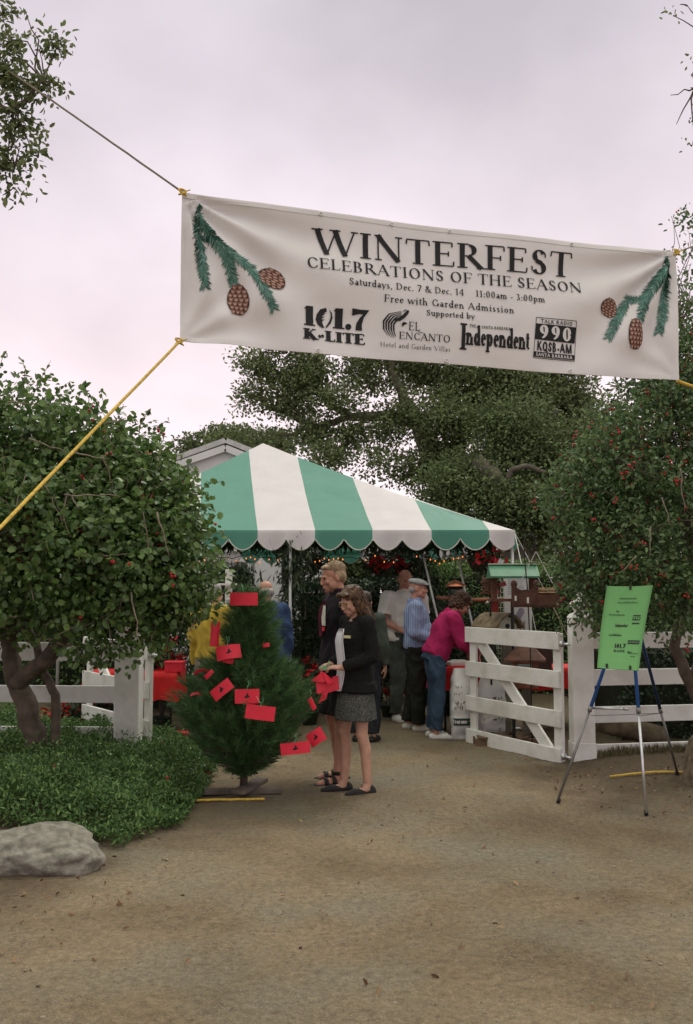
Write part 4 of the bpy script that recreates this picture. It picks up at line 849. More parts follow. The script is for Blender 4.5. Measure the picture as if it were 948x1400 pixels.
# ------------------------------------------------------------------ pine tree with red cards
ptb = G(337, 1079); PT = 8.05
pine = thing('pine_tree', 'small cut pine tree on a plank stand hung with red cards', 'christmas tree', (ptb.x, PT, 0))
mb = MB(); mb.tube([(0, 0, .05), (.01, 0, .5), (.03, 0, 1.0), (.05, 0, 1.5)], [.032, .028, .018, .006], 9); obj('trunk', mb, BARK, pine, True)
PLANK = mat('weathered_plank', (.13, .105, .085), .85, .3, 8, .4, 40)
for (x0, y0), (x1, y1), z in (((-.32, .0), (.3, .06), .025), ((-.02, -.22), (.12, .3), .062)):
    mb = MB(); mb.beam((x0, y0, z), (x1, y1, z), .11, .035, bev=.004); obj('stand_plank', mb, PLANK, pine)
def prof(z):      # crown radius by height, from the outline of the photo
    P = [(.16, .04), (.24, .15), (.36, .31), (.48, .42), (.6, .48), (.75, .51), (.9, .46), (1.0, .36), (1.08, .26), (1.15, .20), (1.36, .18), (1.5, .12), (1.58, .05), (1.62, .01)]
    for (z0, r0), (z1, r1) in zip(P, P[1:]):
        if z <= z1: return r0 + (r1 - r0) * max(0, z - z0) / (z1 - z0)
    return .01
nt_ = 1900; tips = []; dirs = []; br = MB()
for i in range(nt_):
    z = random.uniform(.18, 1.6); r_ = prof(z) * (random.random() ** .33) * random.uniform(.78, 1.14) * (1 + .16 * noise.noise(Vector((3 * math.cos(i * 2.39996), 3 * math.sin(i * 2.39996), z * 7)))); an = i * 2.39996
    if random.random() > .25 + prof(z) / .5: continue
    cx = .03 * z / 1.5 + (.02 if z > 1.1 else 0); p_ = Vector((cx + r_ * math.cos(an), r_ * math.sin(an), z)); tips.append(p_); dirs.append((math.cos(an), math.sin(an), .75 if z > .35 else .2))
    if i % 3 == 0: br.tube([Vector((cx * .8, 0, max(.1, z - .5 * r_))), p_ - Vector((0, 0, .05))], .005, 4, False)
obj('branches', br, BARK, pine, world=False)
n_ = 84; T_ = np.array([list(q) for q in tips]); Dn = unit(np.array(dirs)); idx = np.repeat(np.arange(len(T_)), n_); M_ = len(idx)
al = RNG.uniform(-.15, .06, M_)[:, None]; basep = T_[idx] + Dn[idx] * al; nd = unit(Dn[idx] * 1.0 + RNG.normal(size=(M_, 3)) * .42); ln_ = RNG.uniform(.055, .105, M_)[:, None]
sd_ = unit(np.cross(nd, RNG.normal(size=(M_, 3)))) * .0019
vs = np.stack([basep - sd_, basep + sd_, basep + nd * ln_ + RNG.normal(size=(M_, 3)) * .004], 1).reshape(-1, 3)
npmesh('needles', vs, np.arange(M_ * 3).reshape(-1, 3), NEEDLE, pine)
# red cards on green ribbons
def card(px, py, D, w_, h_, roll, label, yaw=0, pitch=0, curl=.010, mark=True, ribbon=True, grp='red cards hung on the pine tree'):
    c = W(px, py, D); rot = Matrix.Rotation(R(yaw), 3, 'Z') @ Matrix.Rotation(R(roll), 3, 'Y') @ Matrix.Rotation(R(pitch), 3, 'X')
    mb = MB(); n = 8
    for sy in (-.0015, .0015):
        o = len(mb.v)
        for j in (0, 1):
            for i in range(n + 1):
                x = (i / n - .5) * w_; mb.v.append(tuple(rot @ Vector((x, sy + curl * ((x / w_ * 2) ** 2) , (j - .5) * h_))))
        for i in range(n): q = (o + i, o + i + 1, o + n + 2 + i, o + n + 1 + i); mb.f.append(q if sy < 0 else q[::-1]); mb.m.append(0)
    for i in range(n): mb.f.append((i, 2 * n + 2 + i, 2 * n + 3 + i, i + 1)); mb.m.append(0); mb.f.append((n + 1 + i, n + 2 + i, 3 * n + 4 + i, 3 * n + 3 + i)); mb.m.append(0)
    o = obj('red_card', mb, REDC, None); o.location = c; o.matrix_basis = Matrix.Translation(c); tag(o, label, 'card', grp)
    if mark:
        m_ = MB(); s_ = .022; pts = [(-1.1, -.5), (-.2, .1), (.0, 1.0), (.5, .6), (.45, .1), (1.1, -.2), (.4, -.6), (-.3, -.8)]
        m_.add([rot @ Vector((x * s_, -.0035, z * s_ + .004)) for x, z in pts], [tuple(range(len(pts)))]); obj('emblem', m_, BLACK, o)
    if ribbon:
        m_ = MB(); t_ = rot @ Vector((0, 0, h_ / 2)); a0 = t_ + Vector((.012, -.004, .075)); k1, k2 = random.uniform(-.02, .02), random.uniform(-.03, .03)
        for e_ in (k1, k2): m_.tube([t_ + Vector((0, -.004, -.008)), t_ + Vector((e_ * .2, -.008, .02)), t_ + Vector((e_ + .006, -.012, .038)), t_ + Vector((e_, -.006, .055)), t_ + Vector((e_ * 1.5, -.004, .066))], [(.0055, .0012)] * 5, 5)
        obj('ribbon', m_, GREENRIB, o)
    return o
u_ = 8 / FPX
card(333.5, 819, 7.8, 37 * u_, 17 * u_, 0, 'plain red card hanging level at the very top of the pine', mark=False)
card(313, 891, 7.72, 32 * u_, 19 * u_, -8, 'curved red card with black bird mark under the pine\'s narrow top', curl=.03, yaw=10, pitch=-20)
card(295, 867, 7.85, 13 * u_, 33 * u_, 4, 'dark red card turned on end beside the yellow sweater', yaw=35, mark=False, ribbon=False)
card(312, 903, 7.75, 15 * u_, 7 * u_, 12, 'small red card edge peeking below the curved card', mark=False, ribbon=False)
card(303, 943, 7.55, 31 * u_, 15 * u_, -38, 'red card with black mark tilted steeply, left middle of the pine', ribbon=False, yaw=-15)
card(338, 952, 7.5, 31 * u_, 18 * u_, -1, 'red card with black bird mark in the centre of the pine', curl=.008)
card(356, 974.5, 7.42, 37 * u_, 18 * u_, 7, 'plain bright red card lowest in the centre of the pine', mark=False)
card(428, 962, 7.75, 7 * u_, 17 * u_, -30, 'narrow red card seen edge-on at the right edge of the pine', yaw=40, mark=False)
card(404, 1023, 7.62, 38 * u_, 15 * u_, -6, 'red card with black mark low at the right of the pine')
card(432, 1008, 7.7, 24 * u_, 18 * u_, -33, 'red card tilted up and jutting right beyond the pine', ribbon=False, yaw=-20)
card(269, 948, 7.8, 17 * u_, 5 * u_, 0, 'pink-lit curled red card at the far left edge of the pine', curl=.02, pitch=-60, mark=False, ribbon=False)
card(286, 922, 7.7, 14 * u_, 6 * u_, -42, 'small pinkish card slanting on the upper left of the pine', mark=False, ribbon=False)
card(276, 916, 7.82, 20 * u_, 5 * u_, -10, 'dark red card bent in an arc beside the pale trousers', curl=-.03, pitch=40, mark=False, ribbon=False)
card(364, 882, 7.85, 9 * u_, 5 * u_, -12, 'tiny red corner of a card in front of the blue jacket', mark=False, ribbon=False)

# ------------------------------------------------------------------ easel and green poster
BLUE = mat('blue_anodised_tube', (.035, .13, .42), .3, .1, 20, metal=.4); BLUED = mat('dark_blue_tube', (.02, .05, .12), .4, .1, 20, metal=.3); GREYT = mat('grey_tube', (.22, .22, .21), .4, .1, 20, metal=.6)
es = thing('easel', 'folding tripod display easel with blue and silver legs on the dirt', 'easel', (2.05, 7.5, 0))
fl_, fr_ = G(763, 1098), G(884, 1115); apex = W(861, 812, 7.78); rear = W(926, 1044, 8.55); rear.z = gzf(rear.x, rear.y)
def eleg(name, foot, m1, m2, t_):
    mid = apex.lerp(foot, t_); g_ = MB(); g_.tube([apex, mid], .0135, 10); o = obj(name, g_, m1, es, True, world=True)
    g_ = MB(); g_.tube([mid, foot + Vector((0, 0, .02))], .0105, 10); obj('lower_tube', g_, m2, o, True, world=True)
    g_ = MB(); g_.tube([foot, foot + (mid - foot).normalized() * .035], .0145, 10); obj('rubber_foot', g_, BLACK, o, True, world=True)
    g_ = MB(); g_.tube([mid + (apex - mid).normalized() * .01, mid - (apex - mid).normalized() * .03], .0165, 10); obj('clamp', g_, GREYT, o, True, world=True); return mid
tl = (970 - 812) / (1098 - 812.); m1 = eleg('leg', fl_, BLUE, GREYT, .55); m2 = eleg('leg', fr_, BLUE, METAL, .54); m3 = eleg('leg', rear, BLUED, GREYT, .62)
g_ = MB(); g_.tube([m1, m1.lerp(m2, .78)], .009, 8); g_.tube([m1.lerp(m2, .70), m1.lerp(m2, .80)], .012, 8); obj('spreader', g_, METAL, es, True, world=True)
g_ = MB(); g_.tube([m1 + Vector((0, 0, -.06)), m3 + Vector((0, 0, -.03))], .003, 5); g_.tube([m3 + Vector((0, 0, -.03)), m2 + Vector((0, 0, -.05))], .003, 5); obj('chain', g_, GREYT, es, True, world=True)
pc = [W(830, 801, 7.62), W(893, 800, 7.56), W(873.5, 917, 7.22), W(816.5, 913, 7.27)]     # TL TR BR BL
PN = (pc[1] - pc[0]).cross(pc[3] - pc[0]).normalized(); PN = -PN if PN.y > 0 else PN
def p_pt(s_, r, off=0):
    q = pc[0].lerp(pc[1], s_).lerp(pc[3].lerp(pc[2], s_), r); k = .035 * math.sin(math.pi * r) * 1 + .012 * math.sin(math.pi * s_) * (1 - r); sh = -.008 * math.sin(r * math.pi)
    return q - PN * k + PN * off + Vector((sh, 0, 0))
POSTER = mat('green_poster_card', (.125, .315, .105), .6, .05, 6)
po = thing('poster', 'bright green poster with small black sponsor marks clipped to the easel', 'poster', tuple(pc[3].lerp(pc[2], .5)))
mb = MB()
for off, flip in ((0, 0), (-.005, 1)):
    o = len(mb.v)
    for j in range(19):
        for i in range(9): mb.v.append(tuple(p_pt(i / 8, j / 18, off)))
    for j in range(18):
        for i in range(8): q = (o + j * 9 + i, o + j * 9 + i + 1, o + j * 9 + i + 10, o + j * 9 + i + 9); mb.f.append(q if flip else q[::-1]); mb.m.append(0)
for j in range(18):
    for i in (0, 8): mb.f.append((j * 9 + i, j * 9 + i + 9, 171 + j * 9 + i + 9, 171 + j * 9 + i)); mb.m.append(0)
obj('card_sheet', mb, POSTER, po, True, world=True)
mb = MB()
def ptext(txt, s0, s1, r, ht, thick=.16, thin=.07, serif=.07, off=.003, tilt=0, m=None):
    q, wd = text_strokes(txt, thick, thin, serif)
    for k, poly in enumerate(q): (m or mb).add([p_pt(s0 + (s1 - s0) * x / wd, r - y * ht + tilt * x / wd, off + .00005 * (k % 8)) for x, y in poly], [(0, 1, 2, 3)])
# coordinates read off the poster: s across, r down
ptext('101.7', .36, .62, .735, .052, .3, .1, .08); ptext('K-LITE', .36, .62, .785, .026, .3, .12, .08)
ptext('Independent', .32, .60, .475, .036, .26, .12, .06)
def pblk(s0, s1, r0, r1, off=.0028): mb.add([p_pt(s0, r0, off), p_pt(s1, r0, off), p_pt(s1, r1, off), p_pt(s0, r1, off)], [(0, 1, 2, 3)])
pblk(.69, .86, .335, .345); pblk(.69, .86, .355, .395); pblk(.69, .86, .425, .44); pblk(.66, .93, .635, .68)
obj('black_marks', mb, BLACK, po, world=True)
g2 = MB(); ptext('990', .70, .85, .39, .03, .3, .12, 0, .0036, 0, g2); 
for k in range(7): s_ = .685 + .034 * k; g2.add([p_pt(s_, .65, .0034), p_pt(s_ + .012, .65, .0034), p_pt(s_ + .02, .665, .0034), p_pt(s_ + .005, .668, .0034)], [(0, 1, 2, 3)])
obj('knockout_marks', g2, POSTER, po, world=True)
g2 = MB(); GI = mat('thin_green_ink', (.03, .08, .035), .7)
def scribble(s0, s1, r, ht, n, th=.0016):
    for i in range(n):
        a_ = s0 + (s1 - s0) * i / n; b_ = s0 + (s1 - s0) * (i + .75) / n; k = ht * random.uniform(.3, 1)
        P0 = [p_pt(a_, r, .003), p_pt((a_ + b_) / 2, r - k, .003), p_pt(b_, r, .003)]; g2.tube(P0, th, 4, False)
scribble(.33, .70, .15, .02, 16, .0012); scribble(.30, .75, .195, .02, 18, .0012); scribble(.15, .50, .34, .022, 15, .0014); scribble(.30, .37, .30, .03, 4, .0016); scribble(.21, .50, .585, .026, 9, .0022); scribble(.70, .94, .80, .014, 9, .0012); scribble(.68, .78, .79, .04, 3, .002); scribble(.76, .88, .835, .012, 5, .0012)
obj('small_writing', g2, GI, po, world=True)
for s_, r_ in ((.23, .97), (.79, .975), (.52, .02)):
    g2 = MB(); g2.box(p_pt(s_, r_, .006), (.014, .012, .03)); obj('clip', g2, DKMETAL, po, world=True)

# ------------------------------------------------------------------ boulder, ground cover, litter
def rock(name, label, c, r, m, seed, cat='rock', flat=-.3):
    mb = MB(); mb.ell((0, 0, 0), 1, None, 72, 46); vs = []
    for v in mb.v:
        p_ = Vector(v); n_ = noise.noise(p_ * 1.1 + Vector((seed, 0, 0))) * .28 + noise.noise(p_ * 2.6 + Vector((0, seed, 0))) * .12 + noise.noise(p_ * 6 + Vector((0, 0, seed))) * .05 + abs(noise.noise(p_ * 3.5 + Vector((seed, 4, 0)))) * -.10 + noise.noise(p_ * 15) * .018
        q = p_ * (1 + n_); vs.append((q.x * r[0], q.y * r[1], q.z * r[2]))
    mb.v = vs; o = obj(name, mb, m, None, True); o.location = c; o.matrix_basis = Matrix.Translation(Vector(c)); return tag(o, label, cat)
STONE = mat('lichened_stone', (.27, .25, .21), .9, .4, 17, 1.0, 40, col2=(.15, .14, .115), lo=.36, hi=.60)
bc = G(52, 1192); rock('boulder', 'pale lichened boulder at the edge of the green ground cover', (bc.x - .02, bc.y + .1, .08), (.375, .28, .165), STONE, 3)
sc = W(958, 1060, 8.2); rock('tree_stump', 'brown weathered stump at the right edge below the holly tree', (sc.x + .07, 8.3, .08), (.2, .2, .34), mat('weathered_stump', (.19, .15, .10), .9, .45, 9, .9, 30), 9, 'stump')
# bed outline on the ground, in pixels of the photo's ground
bedpx = [(-140, 1156), (60, 1156), (125, 1152), (150, 1164), (185, 1158), (225, 1140), (262, 1112), (284, 1080), (290, 1050), (272, 1032), (225, 1020), (-140, 1020)]
bp_ = np.array([[G(*q).x, G(*q).y] for q in bedpx])
def inside(P, poly):
    r = np.zeros(len(P), bool); j = len(poly) - 1
    for i in range(len(poly)):
        xi, yi = poly[i]; xj, yj = poly[j]; c = ((yi > P[:, 1]) != (yj > P[:, 1])) & (P[:, 0] < (xj - xi) * (P[:, 1] - yi) / (yj - yi + 1e-12) + xi); r ^= c; j = i
    return r
def edge_d(P, poly):
    m = np.full(len(P), 9.)
    for i in range(len(poly)):
        a_, b_ = poly[i], poly[(i + 1) % len(poly)]; d = b_ - a_; t_ = np.clip(((P - a_) @ d) / (d @ d), 0, 1); m = np.minimum(m, np.linalg.norm(P - a_ - t_[:, None] * d, axis=1))
    return m
NG = 130000; P = np.stack([RNG.uniform(bp_[:, 0].min(), bp_[:, 0].max(), NG), RNG.uniform(bp_[:, 1].min(), bp_[:, 1].max(), NG)], 1); wobn = np.array([[noise.noise(Vector((p_[0] * 3, p_[1] * 3, 0))), noise.noise(Vector((p_[0] * 3, p_[1] * 3, 5)))] for p_ in P]) * .24
k = inside(P + wobn, bp_); P = P[k]; ed = edge_d(P, bp_)
hb = np.array([.22 + .17 * noise.noise(Vector((p_[0] * 1.6, p_[1] * 1.6, 2))) + .10 * noise.noise(Vector((p_[0] * 4.5, p_[1] * 4.5, 7))) for p_ in P]) * (.35 + .65 * sstep(0, .32, ed))
hz_ = np.maximum(hb, .03) * RNG.random(len(P)) ** .38 * np.where(RNG.random(len(P)) < .05, 1.35, 1) + gz(P[:, 0], P[:, 1])
pos = np.concatenate([P, hz_[:, None]], 1); ou = unit(np.concatenate([RNG.normal(size=(len(P), 2)) * .5, np.full((len(P), 1), .9)], 1))
gc = leaves('ground_cover', pos, ou, RNG.uniform(.02, .046, len(P)), LEAF_G, None, .42, .75, .0); stuff(gc); tag(gc, 'low bright green ground cover spilling around the boulder on the left', 'ground cover')
print('gc', len(P))
mb = MB()
for i in RNG.choice(len(P), 26): mb.ell(pos[i] + np.array([0, 0, .02]), .012, None, 6, 4)
fb = stuff(solo('fallen_petals', mb, BERRY, 'scattered red flower specks in the green ground cover', 'flowers'))
# dry leaves and pebbles lying on the dirt
def scatter(n, f): 
    r = []
    while len(r) < n:
        x, y = random.uniform(-3.2, 3.2), random.uniform(3.0, 10.5)
        if random.random() < f(x, y): r.append((x, y))
    return r
dens = lambda x, y: .05 + .95 * (math.exp(-((x + 1.72) / .5) ** 2) * math.exp(-((y - 5.25) / .9) ** 2)) + .55 * (x > 1.7) * (y > 7.3) + .12 * (abs(x - .3) < .8) * (6 < y < 7.6)
LV = scatter(760, dens); P = np.array([[x, y, gzf(x, y) + .006] for x, y in LV]); dl = leaves('dry_leaves', P, unit(np.concatenate([RNG.normal(size=(len(P), 2)), np.full((len(P), 1), .1)], 1)), RNG.uniform(.012, .045, len(P)), mat('dry_leaf', (.33, .22, .12), .8, col2=(.12, .07, .04), island=1), None, .5, .4, -.06); stuff(dl); tag(dl, 'dry brown leaf litter scattered over the dirt path edges', 'leaf litter')
mb = MB()
for x, y in scatter(520, lambda x, y: .25 + .4 * (x > 1.5)): 
    s_ = abs(random.gauss(0, .0035)) + .0025; mb.ell((x, y, gzf(x, y) + s_ * .3), (s_ * random.uniform(.8, 1.5), s_, s_ * .7), None, 6, 4)
for i in range(2600):
    x, y = random.uniform(-2.6, 2.6), 2.9 + 4.5 * random.random() ** 1.5; s_ = random.uniform(.0022, .0055); mb.ell((x, y, gzf(x, y) + s_ * .2), (s_ * random.uniform(.8, 1.5), s_, s_ * .7), None, 5, 4)
pb = stuff(solo('pebbles', mb, mat('pebble', (.29, .25, .19), .9, col2=(.15, .12, .09), island=1), 'small pale pebbles strewn over the dirt path', 'gravel'))
# yellow hoses on the ground
mb = MB(); p0, p1 = G(262, 1098), G(362, 1096); pp = wiggle(p0, p1, 8, .006); mb.tube([q + Vector((0, 0, .02)) for q in pp], .010, 8); solo('yellow_cord', mb, ROPEY, 'short yellow cord lying in the dirt in front of the pine stand', 'cord', 'yellow cords on the ground', True)
mb = MB(); p0, p1 = G(834, 1068), W(952, 1043, 8.55); p1.z = gzf(p1.x, p1.y); pp = wiggle(p0, p1, 8, .006); mb.tube([Vector((q.x, q.y, gzf(q.x, q.y) + .02)) for q in pp], .010, 8); solo('yellow_cord', mb, ROPEY, 'yellow cord running behind the easel legs to the stump', 'cord', 'yellow cords on the ground', True)
# grass tufts along the right fence foot
n = 2600; P = np.stack([RNG.uniform(2.35, 4.2, n), np.zeros(n), np.zeros(n)], 1); P[:, 1] = 9.5 + (P[:, 0] - 2.3) * .22 + RNG.normal(size=n) * .06; P[:, 2] = gz(P[:, 0], P[:, 1])
gt = leaves('dry_grass', P, np.tile([0, 0, 1.], (n, 1)), RNG.uniform(.03, .10, n), mat('straw_grass', (.20, .17, .09), .8, col2=(.07, .07, .03), island=1), None, .10, .35, -1.2, simple=True); stuff(gt); tag(gt, 'thin dry grass along the foot of the right fence', 'grass')
# dug earth log behind the right fence
mb = MB(); pp = wiggle(W(812, 985, 9.95), W(905, 1006, 10.3), 6, .01); mb.tube(pp, [.09, .1, .1, .1, .1, .1, .095], 12); solo('fallen_log', mb, mat('rotten_log', (.13, .10, .065), .9, .4, 8, .8, 30), 'short weathered log lying behind the lowest rails of the right fence', 'log', None, True)

# ------------------------------------------------------------------ stall goods
def table(label, c, sx_, sy, h, drop, rz=0, m=REDCLOTH):
    t_ = thing('folding_table', label, 'table', c, rz); mb = MB(); mb.box((0, 0, h - .02), (sx_, sy, .035), bev=.005); obj('tabletop', mb, mat('table_board', (.3, .27, .23), .6), t_)
    for a_ in (-1, 1):
        mb = MB(); x = a_ * (sx_ / 2 - .15); mb.tube([(x, -sy / 2 + .1, h - .04), (x, -sy / 2 + .06, .35), (x + .0, -sy / 2 + .04, .02), (x, sy / 2 - .04, .02), (x, sy / 2 - .06, .35), (x, sy / 2 - .1, h - .04)], .013, 8); mb.tube([(x, -sy / 2 + .06, .4), (x, sy / 2 - .06, .4)], .01, 6); obj('leg', mb, DKMETAL, t_, True)
    return t_
def cloth(label, c, sx_, sy, h, drop, rz=0, seed=0):
    o = thing('tablecloth', label, 'tablecloth', c, rz, 'red tablecloths on the stalls'); mb = MB(); hx, hy = sx_ / 2 + .012, sy / 2 + .012
    per = [(-hx + 2 * hx * i / 30, -hy) for i in range(30)] + [(hx, -hy + 2 * hy * i / 16) for i in range(16)] + [(hx - 2 * hx * i / 30, hy) for i in range(30)] + [(-hx, hy - 2 * hy * i / 16) for i in range(16)]
    n = len(per); rows = []
    for q in range(6):
        for i, (x, y) in enumerate(per):
            k = q / 5; w_ = .018 * k * math.sin(i * .9 + seed) + .012 * k * math.sin(i * 2.3); f = 1 + (w_ + .02 * k) / max(hx, .3); rows.append((x * f, y * f if abs(y) >= hy - 1e-6 else y, h + .004 - drop * k - .012 * k * math.sin(i * .7)))
    mb.add(rows + [(0, 0, h + .006)], [(q * n + i, q * n + (i + 1) % n, (q + 1) * n + (i + 1) % n, (q + 1) * n + i) for q in range(5) for i in range(n)] + [(n * 6, (i + 1) % n, i) for i in range(n)])
    obj('cloth', mb, REDCLOTH, o, True); return o
tlc = (W(190, 930, 11.3).x - .03, 11.3, 0); table('folding table under the red cloth left of the pine tree', tlc, 1.0, .6, .72, .3); cloth('red tablecloth on the stall table behind the left gate post', tlc, 1.0, .6, .72, .30, 0, 1)
bx0 = W(233, 917, 10.7); mb = MB(); mb.box((0, 0, .05), (.20, .2, .10), bev=.006); o = obj('box', mb, REDC, None); o.location = (bx0.x - .02, 11.12, .728); tag(o, 'small bright red gift box on the left red table', 'box')
mb = MB(); mb.box((0, 0, .104), (.212, .212, .022), bev=.004); obj('lid', mb, REDC, o)
mb = MB(); mb.box((0, 0, .07), (.19, .15, .14), bev=.006); lo_ = W(243, 962, 10.55); o = obj('box', mb, REDC, None); o.location = (lo_.x + .02, 10.5, .0); tag(o, 'red carton standing on the dirt below the left red table', 'box')
mb = MB(); mb.box((0, 0, .145), (.2, .16, .02), bev=.004); obj('lid', mb, REDC, o)
trc = (W(690, 930, 11.75).x, 11.75, 0); table('folding table under the red cloth behind the open gate', trc, 1.75, .7, .74, .3); cloth('red tablecloth on the table behind the white gate', trc, 1.75, .7, .74, .24, 0, 4)
# plants
def pot_plant(label, c, pr_, ph, lobes, m, n, ls, cat='plant', potm=None, flowers=0, name='potted_plant', group=None, asp=.5):
    t_ = thing(name, label, cat, c, 0, group); mb = MB(); mb.lathe([(.001, 0), (pr_ * .75, 0), (pr_, ph), (pr_ * 1.08, ph), (pr_ * 1.08, ph - .02), (pr_ * .9, ph - .02), (.001, ph - .02)], n=16); obj('pot', mb, potm or mat('green_plastic_pot', (.03, .05, .03), .5), t_, True)
    L_ = [(Vector(c) + Vector(q[:3]), q[3]) for q in lobes]; pos, out, cc, dd = crown_pts(L_, max(10, n // 14), 14, .16, .2); leaves('leaves', pos, out, RNG.uniform(ls * .7, ls * 1.3, len(pos)), m, t_, asp, .8, .1, simple=True)
    mb = MB()
    for q in L_: mb.tube([(0, 0, ph - .03), q[0] - Vector(c)], .012, 5)
    obj('stem', mb, TWIG, t_)
    if flowers:
        k = RNG.choice(len(pos), flowers); fp = np.repeat(pos[k], 7, 0) + RNG.normal(size=(flowers * 7, 3)) * .012; fo = unit(RNG.normal(size=(flowers * 7, 3)) + np.array([0, -.6, .4])); leaves('flowers', fp, fo, RNG.uniform(.05, .10, len(fp)), REDFL, t_, .5, .5, .0)
    return t_
pot_plant('leafy green potted plant on the left red table', (tlc[0] + .12, 11.35, .728), .08, .12, [(0, 0, .2, .15), (.12, 0, .19, .12), (-.12, 0, .22, .13)], LEAF_G, 420, .055)
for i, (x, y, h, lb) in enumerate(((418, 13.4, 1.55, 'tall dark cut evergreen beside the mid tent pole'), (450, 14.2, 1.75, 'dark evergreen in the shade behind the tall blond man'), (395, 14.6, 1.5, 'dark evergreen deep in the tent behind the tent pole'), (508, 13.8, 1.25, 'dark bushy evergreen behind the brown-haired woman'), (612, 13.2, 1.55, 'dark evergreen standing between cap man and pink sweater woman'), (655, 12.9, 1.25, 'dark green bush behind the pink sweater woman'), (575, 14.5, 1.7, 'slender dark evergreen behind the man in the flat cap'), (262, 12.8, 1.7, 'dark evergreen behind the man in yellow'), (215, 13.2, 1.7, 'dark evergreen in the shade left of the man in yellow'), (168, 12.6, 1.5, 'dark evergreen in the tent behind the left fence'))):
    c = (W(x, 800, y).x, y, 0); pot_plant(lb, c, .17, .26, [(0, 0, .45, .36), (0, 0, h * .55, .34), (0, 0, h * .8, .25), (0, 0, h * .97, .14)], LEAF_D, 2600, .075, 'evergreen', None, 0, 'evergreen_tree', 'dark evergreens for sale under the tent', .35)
for x, y, D, lb in ((652, 985, 11.9, 'none'),): pass
for px, D, h, lb in ((103, 10.9, .42, 'red poinsettia seen between the left fence rails'), (140, 11.1, .45, 'red poinsettia behind the lower left fence rail beside the post'), (424, 12.2, .62, 'small red poinsettia in the dark under the tent by the mid pole'), (532, 12.9, .6, 'small red poinsettia low behind the white-shirted man'), (222, 11.6, .9, 'tall red poinsettia behind the left gate post')):
    pot_plant(lb, (W(px, 900, D).x, D, 0), .11, .18, [(0, 0, h, .2), (.1, 0, h - .1, .16), (-.1, 0, h - .08, .16)], LEAF_D, 360, .08, 'poinsettia', None, 22, 'poinsettia', 'red poinsettias around the stalls')
def basket(px, py, D, r, label, bow=(0, 0)):
    c = W(px, py, D); t_ = thing('hanging_basket', label, 'hanging basket', tuple(c), 0, 'hanging baskets of red flowers under the eave'); mb = MB()
    mb.lathe([(.001, -r * .7), (r * .6, -r * .5), (r * .85, -.0), (r * .8, .0), (r * .5, -r * .42), (.001, -r * .6)], n=14); obj('bowl', mb, mat('moss_liner', (.03, .03, .02), .9), t_, True)
    pos, out, cc, dd = crown_pts([(c + Vector((0, 0, r * .3)), r * .95), (c + Vector((0, 0, -r * .2)), r * .85)], 42, 16, .14, .3); leaves('leaves', pos, out, RNG.uniform(.04, .08, len(pos)), LEAF_D, t_, .4, .8, .3, simple=True)
    n_ = 26; fp = np.array(c) + np.array([bow[0], -.14, bow[1]]) + RNG.normal(size=(n_, 3)) * np.array([r * .38, .05, r * .28]); fo = unit(RNG.normal(size=(n_, 3)) + np.array([0, -1, .2])); leaves('flowers', fp, fo, RNG.uniform(.06, .13, n_), REDFL, t_, .6, .6, 0)
    mb = MB(); top = Vector((0, 0, zE - .06 - c.z))
    for a_ in range(3): mb.tube([(r * .8 * math.cos(a_ * 2.1), r * .8 * math.sin(a_ * 2.1), 0), top * .8], .004, 5)
    mb.tube([top * .8, top], .004, 5); obj('hanger', mb, DKMETAL, t_); return t_
basket(516, 772, 12.5, .16, 'hanging basket with a red bow between the blond man and white-shirted man', (.03, .0)); basket(546, 772, 12.95, .21, 'hanging basket with large red bow above the white-shirted man', (0, .0)); basket(660, 766, 12.0, .22, 'wide dark hanging basket with red ribbon left of the tent corner pole', (.1, .02)); basket(432, 770, 12.5, .13, 'small dark hanging basket above the blond man', (.2, -.3))
for px, py, D, r_, lb in ((510, 785, 12.9, .035, 'white tag hanging below the left red-bow basket'), (543, 787, 13.1, .035, 'white tag hanging below the large red-bow basket'), (685, 768, 11.8, .04, 'white price tag on the ribboned basket near the tent corner')):
    mb = MB(); c = W(px, py, D); mb.box(c, (r_ * 1.6, .004, r_ * 1.5), Matrix.Rotation(R(25), 3, 'Y')); mb.tube([c + Vector((0, 0, r_ * .7)), c + Vector((0, .02, r_ * 2.4))], .002, 4); solo('price_tag', mb, PLASTIC, lb, 'tag', 'white tags on hanging baskets')
# garlands round the tent poles and under the eave
def garland(label, path, r, n, m=GARL):
    t_ = thing('garland', label, 'garland', tuple(path[-1]), 0, 'evergreen garlands on the tent'); P_ = []
    for i in range(n):
        k = random.random() * (len(path) - 1); j = int(k); q = path[j].lerp(path[j + 1], k - j); rr = r[j] + (r[j + 1] - r[j]) * (k - j); P_.append(list(q + Vector((random.gauss(0, 1), random.gauss(0, .6), random.gauss(0, .8))) * rr * .55))
    P_ = np.array(P_); o_ = unit(RNG.normal(size=(n, 3)) + np.array([0, -.3, -.9])); leaves('foliage', P_, o_, RNG.uniform(.05, .14, n), m, t_, .22, .6, .9, simple=True)
    mb = MB(); mb.tube(path, .01, 5); obj('core', mb, TWIG, t_, world=True)
pm_ = ((397 - 474) * k_); yy = TF + .14
garland('thick green cedar garland wrapped round the top of the mid tent pole', [Vector((pm_ + .02, yy, 2.14)), Vector((pm_ + .03, yy, 2.0)), Vector((pm_ + .02, yy, 1.78)), Vector((pm_, yy, 1.6))], [.22, .2, .13, .05], 1500)
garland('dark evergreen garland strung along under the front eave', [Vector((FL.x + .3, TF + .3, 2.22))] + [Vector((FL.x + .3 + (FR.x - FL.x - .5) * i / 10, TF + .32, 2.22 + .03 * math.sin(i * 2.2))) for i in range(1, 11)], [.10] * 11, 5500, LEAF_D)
garland('dark garland hanging down behind the flat cap man', [W(572, 748, 12.9), W(575, 800, 12.9), W(573, 850, 12.9)], [.2, .16, .12], 900, LEAF_D)
